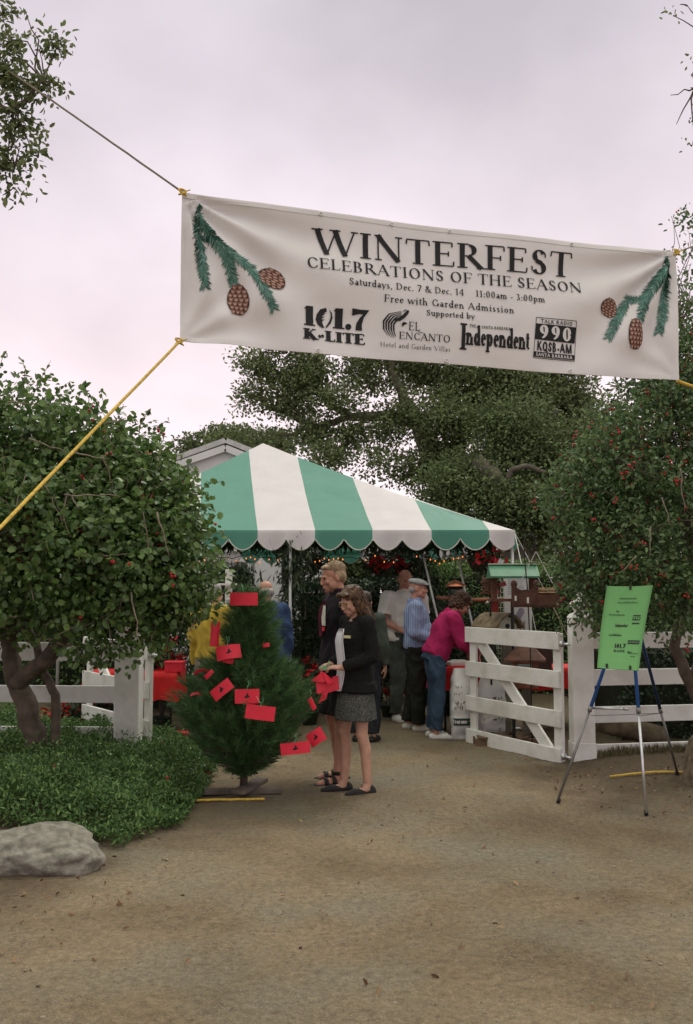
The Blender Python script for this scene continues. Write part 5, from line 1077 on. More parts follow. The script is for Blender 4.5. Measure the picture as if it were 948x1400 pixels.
garland('garland drooping beside the white door behind the pine top', [W(330, 776, 12.0), W(331, 790, 11.95), W(330, 812, 11.95)], [.16, .16, .08], 700, GARL)
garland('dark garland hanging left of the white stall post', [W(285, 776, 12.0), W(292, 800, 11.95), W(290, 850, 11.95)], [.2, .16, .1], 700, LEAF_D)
# white stall post behind the pine
t_ = thing('display_post', 'white square post with a crossbar behind the pine tree top', 'post', (W(313, 800, 11.3).x, 11.3, 0)); mb = MB(); mb.box((0, 0, .93), (.075, .06, 1.86), bev=.004); obj('shaft', mb, WHITE, t_); mb = MB(); mb.box((-.02, -.035, 1.69), (.24, .015, .022), bev=.004); obj('crossbar', mb, WHITE, t_)
mb = MB(); mb.lathe([(.001, -.01), (.035, -.01), (.035, .01), (.001, .01)], n=14); o = obj('boss', mb, WHITE, t_, True); o.location = (0, -.055, 1.69); o.rotation_euler = (R(90), 0, 0)
# seed sacks
def sack(label, px, pyb, D, w_, h_, text, band):
    b_ = W(px, 900, D); t_ = thing('seed_sack', label, 'sack', (b_.x, D, 0.0), R(6), 'white seed sacks behind the gate'); mb = MB(); nz_ = 30; nn = 28; vs = []
    def sp(a_, z):
        k = z / h_; wx = w_ / 2 * (.86 + .16 * math.sin(math.pi * min(1, k * .9 + .1))) * (1 - .25 * max(0, k - .88) / .12); dy = .13 * math.sin(math.pi * min(.96, max(.07, k))) ** .5
        ca, sa = math.cos(a_), math.sin(a_); p_ = Vector((wx * math.copysign(abs(ca) ** .6, ca), dy * math.copysign(abs(sa) ** .7, sa), z)); n2 = noise.noise(Vector((p_.x * 7, p_.y * 7, z * 11))) * .014 + noise.noise(Vector((p_.x * 20, p_.y * 20, z * 24 + px))) * .006; return p_ * 1 + Vector((ca, sa, 0)) * n2
    for i in range(nz_ + 1):
        for j in range(nn): vs.append(sp(2 * math.pi * j / nn, h_ * i / nz_))
    mb.add(vs, [(i * nn + j, i * nn + (j + 1) % nn, (i + 1) * nn + (j + 1) % nn, (i + 1) * nn + j) for i in range(nz_) for j in range(nn)] + [tuple(range(nn - 1, -1, -1)), tuple(nz_ * nn + j for j in range(nn))]); obj('bag', mb, PLASTIC, t_, True)
    g_ = MB()
    def pp(x, z, o_): a_ = -math.pi / 2 + x; q = sp(a_, z); return q + Vector((0, -o_, 0))
    if band:
        for i in range(10): x0, x1 = -1.0 + .2 * i, -.8 + .2 * i; g_.add([pp(x0, .16, .006), pp(x1, .16, .006), pp(x1, .24, .006), pp(x0, .24, .006)], [(0, 1, 2, 3)])
        obj('green_band', g_, mat('dark_green_print', (.03, .07, .045), .5), t_); g_ = MB()
        for i in range(5): x0 = -.75 + .3 * i; g_.add([pp(x0, .185, .011), pp(x0 + .2, .185, .011), pp(x0 + .2, .215, .011), pp(x0, .215, .011)], [(0, 1, 2, 3)])
        obj('pale_blocks', g_, PLASTIC, t_); g_ = MB()
    for (z, n2, s_) in text:
        for i in range(n2):
            x0 = -.8 + 1.5 * i / n2 + random.uniform(-.03, .03); z0 = z + random.uniform(-s_, s_) * .4; g_.add([pp(x0, z0, .009), pp(x0 + .07, z0 + random.uniform(-s_, s_), .009), pp(x0 + .1, z0 + s_, .009), pp(x0 + .02, z0 + s_ * .8, .009)], [(0, 1, 2, 3)])
    obj('print', g_, mat('brown_sack_print', (.16, .14, .10), .6), t_)
sack('white seed sack with dark green band standing left of the open gate', 632, 1008, 11.05, .27, .77, [(.57, 7, .02), (.50, 7, .02), (.38, 12, .035), (.34, 9, .03)], True)
sack('white seed sack standing behind the gate rails', 671, 1000, 10.95, .30, .70, [(.46, 8, .02), (.24, 8, .02), (.12, 3, .03)], False)
t_ = thing('pallet', 'low brown wooden pallet under the seed sacks behind the gate', 'pallet', (W(690, 1010, 11.1).x, 10.75, 0))
for i in range(4): mb = MB(); mb.box((-.3 + .2 * i, 0, .09), (.12, .5, .02), bev=.002); obj('slat', mb, mat('pallet_wood', (.17, .11, .07), .8, .3, 10), t_)
for i in range(3): mb = MB(); mb.box((0, -.2 + .2 * i, .04), (.78, .07, .078), bev=.002); obj('runner', mb, mat('pallet_wood', (.17, .11, .07), .8), t_)
# bird feeders, bird houses and shepherd's hook
pw = thing('display_stake', 'weathered square wooden stake behind the upper gate rails', 'post', (W(693, 900, 11.0).x, 11.0, 0)); mb = MB(); mb.box((0, 0, .57), (.085, .085, 1.14), bev=.006); obj('shaft', mb, mat('weathered_post', (.21, .20, .15), .85, .3, 8, .4, 30), pw)
D = 10.9; u_ = D / FPX
c = W(677, 856, D); rb = thing('bird_house', 'rustic bird house with bark roof on the wooden stake above the gate', 'bird house', (c.x + .03, D, 1.14))
BK = mat('bark_roof', (.19, .15, .09), .9, .5, 12, .9, 30); GW = mat('pale_green_wood', (.44, .45, .36), .8, .15, 8)
zb = 0.0; hh = 31 * u_; wx = 34 * u_
mb = MB(); fr2 = Matrix.Rotation(R(28), 3, 'Z'); prof_ = [(-.13, 0), (.13, 0), (.13, .10), (.06, .185), (0, .205), (-.06, .185), (-.13, .10)]
mb.add([fr2 @ Vector((x, y, z + .001)) for y in (-.17, .17) for x, z in prof_], [tuple(range(7)), tuple(range(13, 6, -1))] + [(i, i + 7, (i + 1) % 7 + 7, (i + 1) % 7) for i in range(7)]); obj('body', mb, GW, rb)
mb = MB(); arc = [(-.18, .07), (-.13, .145), (-.06, .20), (0, .222), (.06, .20), (.13, .145), (.18, .07)]; n = 7
mb.add([fr2 @ Vector((x * k, y, z * (1 if k == 1 else 1.0) + (0 if k == 1 else .022))) for y in (-.23, .23) for k in (1, 1.07) for x, z in arc], [])
o_ = 0; mb.f += [(i, i + 1, 14 + i + 1, 14 + i) for i in range(6)] + [(7 + i, 21 + i, 21 + i + 1, 7 + i + 1) for i in range(6)] + [(i, 7 + i, 7 + i + 1, i + 1) for i in range(6)] + [(14 + i, 15 + i, 22 + i, 21 + i) for i in range(6)] + [(0, 14, 21, 7), (6, 13, 27, 20)]; mb.m += [0] * 26
obj('roof', mb, BK, rb)
mb = MB(); mb.lathe([(.001, 0), (.028, 0), (.028, .004), (.001, .004)], n=14); o = obj('entrance_hole', mb, BLACK, rb); o.matrix_basis = Matrix.LocRotScale(fr2 @ Vector((0, -.172, .10)), (fr2 @ Matrix.Rotation(R(90), 3, 'X')).to_euler(), None)
# green roofed platform feeder
D = 10.6; u_ = D / FPX; gf = W(702, 850, D); t_ = thing('bird_feeder', 'open platform bird feeder with long green roof behind the gate', 'bird feeder', (gf.x, D, W(702, 822, D).z))
z0 = t_.location.z; zt = W(702, 788, D).z - z0
mb = MB(); mb.box((0, 0, .012), (.50, .26, .03), bev=.003); obj('tray', mb, BROWN, t_)
for sx_ in (-.2, .2): 
    mb = MB(); mb.box((sx_, 0, zt / 2 + .02), (.06, .03, zt), bev=.002); obj('upright', mb, BROWN, t_)
mb = MB(); L_ = 66 * u_ / 2; ry = .17; rz_ = 16 * u_
mb.add([(-L_, -ry, zt), (L_, -ry, zt), (L_, 0, zt + rz_), (-L_, 0, zt + rz_), (-L_, ry, zt), (L_, ry, zt), (-L_, -ry, zt - .02), (L_, -ry, zt - .02), (L_, ry, zt - .02), (-L_, ry, zt - .02)], [(0, 1, 2, 3), (3, 2, 5, 4), (6, 9, 8, 7), (0, 6, 7, 1), (4, 5, 8, 9), (0, 3, 4, 9, 6), (1, 7, 8, 5, 2)]); obj('roof', mb, GREENP, t_)
mb = MB(); mb.box((0, 0, zt + rz_ + .006), (2 * L_, .05, .012)); obj('ridge_cap', mb, mat('pale_ridge', (.55, .58, .52), .5), t_)
mb = MB(); mb.tube([(0, .05, 0), (0, .05, -z0)], .018, 8); obj('pole', mb, DKMETAL, t_)
# shepherd's hook and brown hanging feeder
D = 10.2; hk = thing('shepherd_hook', "black wrought iron shepherd's hook rising behind the gate", 'hook', (W(724, 900, D).x, D, 0)); mb = MB()
ph = [W(727, 950, D)]; ph[0].z = 0; ph += [W(725, 880, D), W(721, 800, D), W(717.5, 765, D), W(716.5, 745, D), W(719, 734, D), W(724, 730, D), W(729, 733, D), W(732, 741, D), W(731, 749, D), W(733, 753, D)]
mb.tube(ph, .0065, 8); obj('rod', mb, DKMETAL, hk, True, world=True)
t_ = thing('hanging_feeder', 'red-brown scalloped wooden bird feeder hanging from two cords on the hook', 'bird feeder', tuple(W(734, 830, D))); u_ = D / FPX
zz = 0; wl = 60 * u_; hl_ = 34 * u_; wx = wl / 2
BR2 = mat('dark_red_brown_wood', (.095, .042, .028), .65, .35, 12, .3, 50); rF = Matrix.Rotation(R(-12), 3, 'Z')
def lp(x, y, z): return rF @ Vector((x, y, z))
mb = MB(); mb.box(lp(0, 0, .01), (wl, .26, .02), rF); obj('floor', mb, BR2, t_)
def scal(x0, x1, y, h, n, name, m, hump=.05):
    mb = MB(); k = 12; pts = [(x0, 0)] + [(x0 + (x1 - x0) * i / (k * n), h + hump * abs(math.sin(math.pi * i / k)) - hump * .4) for i in range(k * n + 1)] + [(x1, 0)]
    mb.add([lp(x, yy_, z + .02) for yy_ in (y - .009, y + .009) for x, z in pts], [tuple(range(len(pts))), tuple(range(2 * len(pts) - 1, len(pts) - 1, -1))] + [(i, len(pts) + i, len(pts) + (i + 1) % len(pts), (i + 1) % len(pts)) for i in range(len(pts))]); obj(name, mb, m, t_)
scal(-wx, .0, -.13, hl_ * .72, 1, 'front_panel', BR2, -.07); scal(.02, wx, -.13, hl_ * .42, 2, 'front_panel', BR2, .0); scal(-wx, wx, .13, hl_ * .55, 2, 'back_panel', BR2, .03)
for x in (-wx, -.0, wx - .01):
    mb = MB(); mb.box(lp(x, -.12, hl_ * .45), (.045, .03, hl_ * .9), rF, .003); mb.ell(lp(x, -.12, hl_ * .92), (.03, .02, .04), None, 10, 6); obj('corner_post', mb, BR2, t_)
    mb = MB(); mb.box(lp(x, .12, hl_ * .45), (.045, .03, hl_ * .9), rF, .003); mb.ell(lp(x, .12, hl_ * .92), (.03, .02, .04), None, 10, 6); obj('corner_post', mb, BR2, t_)
for k, (y, z) in enumerate(((-.1, .56), (-.04, .66), (.04, .72))): mb = MB(); mb.box(lp(wx * .5, y, hl_ * z), (wl * .42, .05, .014), rF @ Matrix.Rotation(R(-20), 3, 'X')); obj('roof_slat', mb, TAN, t_)
mb = MB(); mb.box(lp(-wx + .02, -.142, .09), (.02, .004, .05), rF); mb.box(lp(-.1 * wx - .06, -.142, .07), (.02, .004, .06), rF); obj('label_sticker', mb, PLASTIC, t_)
mb = MB(); tp = W(733, 754, D) - Vector(t_.location)
for x in (-wx + .03, wx - .03): mb.tube([lp(x, -.02, hl_ * .7), tp], .004, 5)
obj('cord', mb, mat('white_cord', (.6, .6, .57), .8), t_)
# copper hanging feeder
D = 11.9; c = W(623, 804, D); t_ = thing('copper_feeder', 'round copper-topped hanging bird feeder left of the curly-haired woman', 'bird feeder', tuple(c)); mb = MB(); mb.lathe([(.001, -.10), (.06, -.11), (.10, -.10), (.105, -.09), (.001, -.09)], n=18); obj('tray', mb, mat('copper', (.45, .16, .09), .3, .2, 10, metal=.8), t_, True)
mb = MB(); mb.lathe([(.085, -.09), (.095, .02), (.001, .02)], n=18); obj('seed_cylinder', mb, mat('dark_glass', (.02, .03, .02), .15, .2, 10), t_, True)
mb = MB(); mb.lathe([(.13, .02), (.125, .035), (.06, .075), (.02, .09), (.001, .1)], n=18); mb.lathe([(.13, .02), (.001, .025)], n=18); obj('lid', mb, mat('copper', (.45, .16, .09), .3), t_, True)
mb = MB(); mb.tube([(0, 0, .1), (0, 0, zE - c.z - .1)], .004, 5); obj('hanger', mb, DKMETAL, t_)
mb = MB(); mb.tube([W(597, 817, 12.0), W(650, 820, 11.8), W(700, 818, 11.6)], .022, 8); solo('wooden_pole', mb, mat('orange_brown_pole', (.27, .12, .07), .6, .3, 12), 'horizontal orange-brown wooden pole above the curly-haired woman', 'pole', None, True)
# small hanging house and rack
D = 11.2; c = W(674, 836, D); t_ = thing('bird_house', 'small red and white bird house hanging beside the wire rack', 'bird house', tuple(W(676, 838, D))); mb = MB(); mb.box((0, 0, .06), (.09, .09, .13), bev=.003); obj('body', mb, mat('barn_red_wood', (.26, .035, .03), .6), t_)
for sx_ in (-1, 1): mb = MB(); mb.box((sx_ * .04, 0, .15), (.12, .14, .014), Matrix.Rotation(R(42 * sx_), 3, 'Y')); obj('roof', mb, mat('grey_white_wood', (.5, .48, .45), .7), t_)
mb = MB(); mb.tube([(0, 0, .18), (0, .05, .5)], .003, 5); obj('hanger', mb, DKMETAL, t_)
t_ = thing('wire_rack', 'pale wire grid display rack beside the bird poster', 'rack', (W(688, 860, 11.3).x, 11.3, 0)); mb = MB(); x0, x1 = -.09, .11; zt = W(688, 782, 11.3).z
for i in range(7): x = x0 + (x1 - x0) * i / 6; mb.tube([(x, 0, .4), (x, 0, zt)], .0035, 5)
for i in range(26): z = .4 + (zt - .4) * i / 25; mb.tube([(x0, 0, z), (x1, 0, z)], .003, 5)
obj('grid', mb, mat('pale_wire', (.5, .53, .47), .5, metal=.2), t_); mb = MB(); mb.tube([(x0, 0, 0), (x0, 0, zt + .02)], .008, 6); mb.tube([(x1, 0, 0), (x1, 0, zt + .02)], .008, 6); obj('upright', mb, DKMETAL, t_)
t_ = thing('cabin_feeder', 'small red-brown cabin-like feeder with pink front, left of the green roofed feeder', 'bird feeder', tuple(W(671, 812, 10.85))); mb = MB()
for k in range(6): mb.box((0, 0, .01 + .03 * k), (.16 if k % 2 else .20, .14, .024), bev=.003)
obj('log_wall', mb, BROWN, t_); mb = MB(); mb.box((.11, -.06, .1), (.1, .01, .05), Matrix.Rotation(R(-18), 3, 'Y')); mb.box((.04, -.08, .02), (.08, .01, .05)); obj('pink_panel', mb, mat('pink_paint', (.62, .16, .17), .6), t_)
mb = MB(); mb.tube([(0, .02, 0), (0, .02, -W(671, 812, 10.85).z)], .012, 6); obj('pole', mb, DKMETAL, t_)
# bird poster
D = 11.05; t_ = thing('bird_sign', 'tall white sign painted with a perched grey bird behind the gate', 'sign', (W(709, 870, D).x, D, 0)); zt = W(709, 783, D).z; mb = MB(); mb.box((0, 0, (zt + .6) / 2), (.30, .02, zt - .6)); obj('board', mb, mat('white_sign_board', (.66, .65, .66), .6, .03, 4), t_)
mb = MB(); mb.box((-.11, .03, zt / 2), (.03, .03, zt)); mb.box((.11, .03, zt / 2), (.03, .03, zt)); obj('stake', mb, PLANK, t_)
def flat(mb, pts, off): mb.add([Vector((x, -.0105 - off, z)) for x, z in pts], [tuple(range(len(pts)))])
bz = W(709, 852, D).z; q = D / FPX; bx = lambda x, y: ((x - 709) * q, bz + (852 - y) * q)
mb = MB(); flat(mb, [bx(x, y) for x, y in ((700, 848), (707, 838), (710, 832), (714, 831), (717, 833), (717, 838), (713, 845), (709, 850), (703, 850))], .002); obj('bird_body', mb, mat('bird_grey', (.30, .28, .36), .7), t_)
mb = MB(); flat(mb, [bx(x, y) for x, y in ((700, 848), (704, 850), (700, 856), (698, 853))], .003); flat(mb, [bx(x, y) for x, y in ((698, 840), (700, 846), (704, 858), (701, 858))], .004); obj('leaf_print', mb, mat('print_green', (.10, .22, .12), .7), t_)
mb = MB(); flat(mb, [bx(x, y) for x, y in ((708, 846), (712, 846), (711, 854), (713, 862), (711, 862), (709, 854))], .003); obj('breast_print', mb, mat('print_orange', (.45, .25, .14), .7), t_)
mb = MB(); flat(mb, [bx(x, y) for x, y in ((716, 850), (718, 848), (717.5, 862), (715.5, 862))], .003); 
for k in range(9): z = zt - .06 - .022 * k; flat(mb, [(-.11, z), (.02 + .06 * random.random(), z), (.02 + .06 * random.random(), z + .006), (-.11, z + .006)], .002)
obj('fine_print', mb, mat('print_purple_grey', (.30, .26, .32), .7), t_)
# bigger houses and goods behind the gate
def bighouse(label, px, D, wd, z0, hb_, hr, rz, colm, cat='bird house', pole=True):
    t_ = thing('bird_house', label, cat, (W(px, 900, D).x, D, z0), rz); mb = MB(); mb.box((0, 0, hb_ / 2), (wd * .8, wd * .7, hb_), bev=.004); obj('body', mb, colm, t_)
    mb = MB(); e = wd * .62; mb.add([(-e, -e * .85, hb_), (e, -e * .85, hb_), (e, e * .85, hb_), (-e, e * .85, hb_), (-e * .35, 0, hb_ + hr), (e * .35, 0, hb_ + hr), (-e, -e * .85, hb_ - .02), (e, -e * .85, hb_ - .02), (e, e * .85, hb_ - .02), (-e, e * .85, hb_ - .02)], [(0, 1, 5, 4), (1, 2, 5), (2, 3, 4, 5), (3, 0, 4), (9, 8, 7, 6), (0, 6, 7, 1), (1, 7, 8, 2), (2, 8, 9, 3), (3, 9, 6, 0)]); obj('roof', mb, BROWN, t_)
    mb = MB(); mb.box((0, -wd * .352, hb_ * .55), (wd * .42, .01, hb_ * .6)); obj('glass_front', mb, mat('dull_glass', (.24, .26, .24), .2), t_)
    for sx_ in (-1, 1): mb = MB(); mb.box((sx_ * wd * .25, -wd * .358, hb_ * .52), (.025, .012, hb_ * .9)); obj('trim', mb, BROWN, t_)
    if pole: mb = MB(); mb.box((0, 0, -z0 / 2), (.07, .07, z0)); obj('stake', mb, PLANK, t_)
    return t_
bighouse('red-brown hip-roofed bird house seen between the gate rails', 718, 10.6, .34, .60, .30, .15, R(-12), mat('rust_wood', (.20, .07, .045), .7, .3, 12))
t_ = thing('wood_cabinet', 'dark red-brown wooden hutch standing low behind the gate', 'cabinet', (W(722, 990, 11.3).x, 11.3, .742), 0)
mb = MB(); mb.box((0, 0, .14), (.5, .3, .28), bev=.006); obj('case', mb, mat('dark_hutch_wood', (.07, .032, .025), .7, .3, 10), t_); mb = MB(); mb.box((-.13, -.155, .14), (.16, .01, .2)); obj('paper_sheet', mb, PLASTIC, t_)
for x, y, s_, m, lb in ((-.78, -.1, (.16, .22, .03), DKMETAL, 'dark tray on the end of the red-clothed table'), (-.55, .0, (.22, .2, .05), PLASTIC, 'pile of pale papers on the red-clothed table'), (-.35, .12, (.12, .12, .16), BROWN, 'small brown wooden caddy on the red-clothed table')):
    mb = MB(); mb.box((0, 0, s_[2] / 2), s_, Matrix.Rotation(.2, 3, 'Z'), .006); mb.box((.01, 0, s_[2] + .008), (s_[0] * .7, s_[1] * .7, .012), Matrix.Rotation(-.3, 3, 'Z')); o = obj('stall_goods', mb, m, None); o.location = (trc[0] + x, trc[1] + y, .748); tag(o, lb, 'goods')
# ------------------------------------------------------------------ people
def remesh_obj(name, mb, m, parent, vox=.008, it=4, fold=0, fs=(9, 9, 5), s=1.0, hem=None):
    me = bpy.data.meshes.new(name); me.from_pydata([tuple(c * s for c in v) for v in mb.v], [], mb.f); o = bpy.data.objects.new(name, me); COL.objects.link(o)
    r = o.modifiers.new('r', 'REMESH'); r.mode = 'VOXEL'; r.voxel_size = vox
    sm = o.modifiers.new('s', 'SMOOTH'); sm.factor = .5; sm.iterations = it
    dg = bpy.context.evaluated_depsgraph_get(); me2 = bpy.data.meshes.new_from_object(o.evaluated_get(dg)); bpy.data.objects.remove(o); bpy.data.meshes.remove(me)
    n = len(me2.vertices); co = np.empty(n * 3, 'f'); me2.vertices.foreach_get('co', co); co = co.reshape(-1, 3)
    if fold:
        nr = np.empty(n * 3, 'f'); me2.vertices.foreach_get('normal', nr); nr = nr.reshape(-1, 3); sd0 = random.uniform(0, 50)
        d = np.array([noise.noise(Vector((c[0] * fs[0] + sd0, c[1] * fs[1], c[2] * fs[2] + .5 * c[0] * fs[2]))) + .45 * noise.noise(Vector((c[0] * fs[0] * 2.3, c[1] * fs[1] * 2.3 + sd0, c[2] * fs[2] * 2.1))) for c in co]); rg = np.array([.55 - 2.2 * abs(noise.noise(Vector((c[0] * fs[0] * .8 + sd0, c[1] * fs[1] * .8 + 5, c[2] * fs[2] * 1.3 + 1.4 * c[0] * fs[2] + c[1] * 3)))) for c in co]) if fs[0] < 20 else 0
        co = co + nr * ((d + rg) * fold)[:, None].astype('f')
    co[:, 2] = np.maximum(co[:, 2], 0.0 if parent is None else -parent.location.z + gzf(parent.location.x, parent.location.y))
    me2.vertices.foreach_set('co', co.ravel()); me2.name = name; me2.materials.clear(); me2.materials.append(m); me2.polygons.foreach_set('use_smooth', [True] * len(me2.polygons)); me2.update()
    return link(bpy.data.objects.new(name, me2), parent)
SKIN = mat('fair_skin', (.48, .27, .19), .5, .12, 14, .08, 80, spec=.35); SKINR = mat('ruddy_skin', (.47, .235, .165), .5, .15, 14, .08, 80, spec=.35); LEGSKIN = SKIN
class Person:
    def __init__(s, label, x, y, fwd, H, skin=SKIN, vox=.008, group=None, z=0):
        s.s = H / 1.75; s.root = thing('person', label, 'person', (x, y, z + gzf(x, y)), math.atan2(-fwd[0], fwd[1]), group); s.vox = vox; s.skin = skin
        s.J = {k: Vector(v) for k, v in dict(pel=(0, 0, .97), wai=(0, 0, 1.10), che=(0, .005, 1.29), nec=(0, -.015, 1.475), hea=(0, .02, 1.635), hipL=(-.092, 0, .93), hipR=(.092, 0, .93), kneL=(-.10, .015, .50), kneR=(.10, .015, .50), ankL=(-.105, -.025, .085), ankR=(.105, -.025, .085),
               shoL=(-.185, -.01, 1.425), shoR=(.185, -.01, 1.425), elbL=(-.235, -.03, 1.13), elbR=(.235, -.03, 1.13), wriL=(-.235, .05, .88), wriR=(.235, .05, .88)).items()}
        s.toe = {'L': -8, 'R': 8}; s.head = Matrix.Identity(3); s.hand = {'L': (Vector((0, .15, -1)), Vector((1, 0, 0)), 25), 'R': (Vector((0, .15, -1)), Vector((-1, 0, 0)), 25)}; s.bust = 0; s.belly = 0; s.wide = 1.0
    def bend(s, names, piv, ang, ax='X'):
        M = Matrix.Rotation(R(ang), 3, ax); piv = Vector(piv)
        for n in names: s.J[n] = piv + M @ (s.J[n] - piv)
    def torso(s, mb, inf=0, lo=-.06, top='nec', hi_r=(.062, .06)):
        J = s.J; pel, wai, che, nec = J['pel'], J['wai'], J['che'], J['nec']; ax = s.J['shoR'] - s.J['shoL']; ax = ax.normalized() if ax.length else Vector((1, 0, 0)); W_ = s.wide
        dn = (pel - wai).normalized(); up = (nec - che).normalized()
        pts = [pel + dn * (-lo), pel, pel.lerp(wai, .5), wai, wai.lerp(che, .5), che, che.lerp(nec, .45), che.lerp(nec, .75)]
        rr = [(.155, .115), (.168, .122), (.158, .118), (.142, .108 + s.belly * .5), (.150, .112 + s.belly * .3), (.165, .118 + s.bust), (.165, .105), (.13, .085)]
        if lo < -.08: rr[0] = (.172, .125)
        if top == 'nec': pts += [nec, nec + up * .05]; rr += [hi_r, (.055, .058)]
        mb.tube(pts, [(a_ * W_ + inf, b_ * W_ + inf) for a_, b_ in rr], 22, True, lat=ax)
        if s.belly: c = wai.lerp(che, .2); mb.ell(c + Vector((0, .05, 0)), (.14 * W_ + inf, .10 + s.belly + inf, .15), n=16)
    def head_mb(s, mb, fem=False):
        h = s.J['hea']; M = s.head
        def P(x, y, z): return h + M @ Vector((x, y, z))
        def E(x, y, z, r, rot=None): mb.ell(P(x, y, z), r, M @ rot if rot else M, 16, 11)
        E(0, -.012, .035, (.076, .094, .083)); E(0, .028, -.02, (.064, .070, .085)); E(0, .048, -.075, (.047, .046, .036)); E(0, .074, -.096, (.022, .02, .018))
        for sx in (-1, 1):
            E(sx * .05, .025, -.055, (.020, .045, .038)); E(sx * .040, .072, -.025, (.022, .020, .020)); E(sx * .033, .088, .022, (.024, .012, .008)); E(sx * .078, -.008, -.005, (.012, .022, .032)); E(sx * .012, .108, -.034, (.009, .009, .008))
        mb.cap(P(0, .092, .012), .009, P(0, .110, -.026), .0115, 10); mb.cap(P(-.018, .094, -.058), .0075, P(.018, .094, -.058), .0075, 8); mb.cap(P(-.014, .092, -.07), .009, P(.014, .092, -.07), .009, 8)
        n = s.J['nec']; mb.cap(n + Vector((0, .0, -.03)), .062 if not fem else .054, h + M @ Vector((0, -.012, -.05)), .056 if not fem else .05, 16)
    def hand_mb(s, mb, S_):
        w_ = s.J['wri' + S_]; d, pn, curl = s.hand[S_]; d = d.normalized(); pn = (pn - d * pn.dot(d)).normalized(); lat = d.cross(pn).normalized(); sg = 1 if S_ == 'L' else -1
        rot = Matrix((lat, d, pn)).transposed(); mb.ell(w_ + d * .05, (.040, .055, .017), rot, 14, 9); mb.cap(w_ - d * .02, .026, w_ + d * .02, .026, 10)
        for i, (o_, ln) in enumerate(((-.028, .065), (-.0095, .078), (.0095, .073), (.027, .056))):
            b_ = w_ + d * (.088 - abs(o_) * .25) + lat * o_; dd = d; q = b_
            for k in range(3):
                a_ = R(curl) * (k * .8 + .4); dv = (d * math.cos(a_) + pn * math.sin(a_)); e_ = q + dv * ln * (.45, .32, .26)[k]; mb.cap(q, .0092 - .0008 * k, e_, .0085 - .0008 * k, 8); q = e_
        tl_ = -lat * sg if False else (lat * (-1)); b_ = w_ + d * .025 + tl_ * .026; m1 = b_ + (d * .55 + tl_ * .55 + pn * .35).normalized() * .042; mb.cap(b_, .014, m1, .0115, 8); mb.cap(m1, .0112, m1 + (d * .8 + tl_ * .1 + pn * .45).normalized() * .032, .0095, 8)
    def build_body(s, fem=False, feet=True, thin=.0):
        J = s.J; mb = MB(); k = .93 if fem else 1
        s.torso(mb, -.008); s.head_mb(mb, fem)
        for S_ in 'LR':
            h, kn, an = J['hip' + S_], J['kne' + S_], J['ank' + S_]; mb.cap(h, .082 * k, kn, .053 * k, 14); cf = kn.lerp(an, .32) + Vector((0, -.016, 0)); mb.cap(kn, .052 * k, cf, .053 * k, 14); mb.cap(cf, .053 * k, an, .036 * k, 14); mb.ell(kn + Vector((0, .012, 0)), (.048 * k, .045 * k, .05), None, 12, 8)
            if feet:
                a_ = R(s.toe[S_]); f = Vector((math.sin(a_), math.cos(a_), 0)); b_ = Vector((an.x, an.y, 0)); mb.cap(an, .036 * k, b_ + f * .02 + Vector((0, 0, .045)), .036, 12); mb.cap(b_ - f * .035 + Vector((0, 0, .03)), .03, b_ + f * .12 + Vector((0, 0, .026)), .032, 12); mb.cap(b_ + f * .10 + Vector((0, 0, .022)), .034, b_ + f * .165 + Vector((0, 0, .016)), .022, 12)
            sh, el, wr = J['sho' + S_], J['elb' + S_], J['wri' + S_]; mb.ell(sh, .056); mb.cap(J['che'].lerp(J['nec'], .7), .05, sh, .052, 12); mb.cap(sh, .052 * k, el, .04 * k, 14); mb.cap(el, .040 * k, el.lerp(wr, .35), .041 * k, 12); mb.cap(el.lerp(wr, .35), .041 * k, wr, .027 * k, 12); s.hand_mb(mb, S_)
        s.body = remesh_obj('body', mb, s.skin, s.root, s.vox * .75, 2, 0, s=s.s); return s.body
    def sleeves(s, mb, inf, frac):      # frac 0..2 along upper arm, forearm
        for S_ in 'LR':
            sh, el, wr = s.J['sho' + S_], s.J['elb' + S_], s.J['wri' + S_]; mb.cap(s.J['che'].lerp(s.J['nec'], .72), .05 + inf, sh, .055 + inf, 12); mb.ell(sh, .058 + inf)
            if frac <= 1: e_ = sh.lerp(el, frac); mb.tube([sh, sh.lerp(e_, .6), e_], [.056 + inf, .056 + inf, .060 + inf], 14)
            else:
                e_ = el.lerp(wr, frac - 1); mb.cap(sh, .056 + inf, el, .047 + inf, 14); mb.tube([el - (e_ - el) * .1, el.lerp(e_, .5), e_], [.046 + inf, .043 + inf, .034 + inf], 14)
    def trousers(s, m, inf=.016, frac=2.0, fold=.010, name='trousers', flare=0):
        mb = MB(); J = s.J; pel, wai = J['pel'], J['wai']; mb.tube([pel + (pel - wai).normalized() * .1, pel, pel.lerp(wai, .45)], [(.165 * s.wide, .125 * s.wide + inf * .5), (.172 * s.wide + inf * .4, .126 * s.wide + inf * .4), (.158 * s.wide + inf * .3, .116 * s.wide + inf * .3 + s.belly * .3)], 20, lat=(1, 0, 0))
        for S_ in 'LR':
            h, kn, an = J['hip' + S_], J['kne' + S_], J['ank' + S_]
            if frac <= 1: e_ = h.lerp(kn, frac); mb.tube([h + Vector((0, 0, .04)), h.lerp(e_, .5), e_], [.086 + inf, .08 + inf, .074 + inf + flare], 16)
            else: e_ = kn.lerp(an, frac - 1) ; mb.tube([h + Vector((0, 0, .03)), h.lerp(kn, .5), kn, kn.lerp(e_, .5), e_], [.088 + inf, .076 + inf, .060 + inf, .056 + inf, .052 + inf + flare], 16)
        return remesh_obj(name, mb, m, s.root, s.vox, 3, fold, (8, 8, 6), s.s)
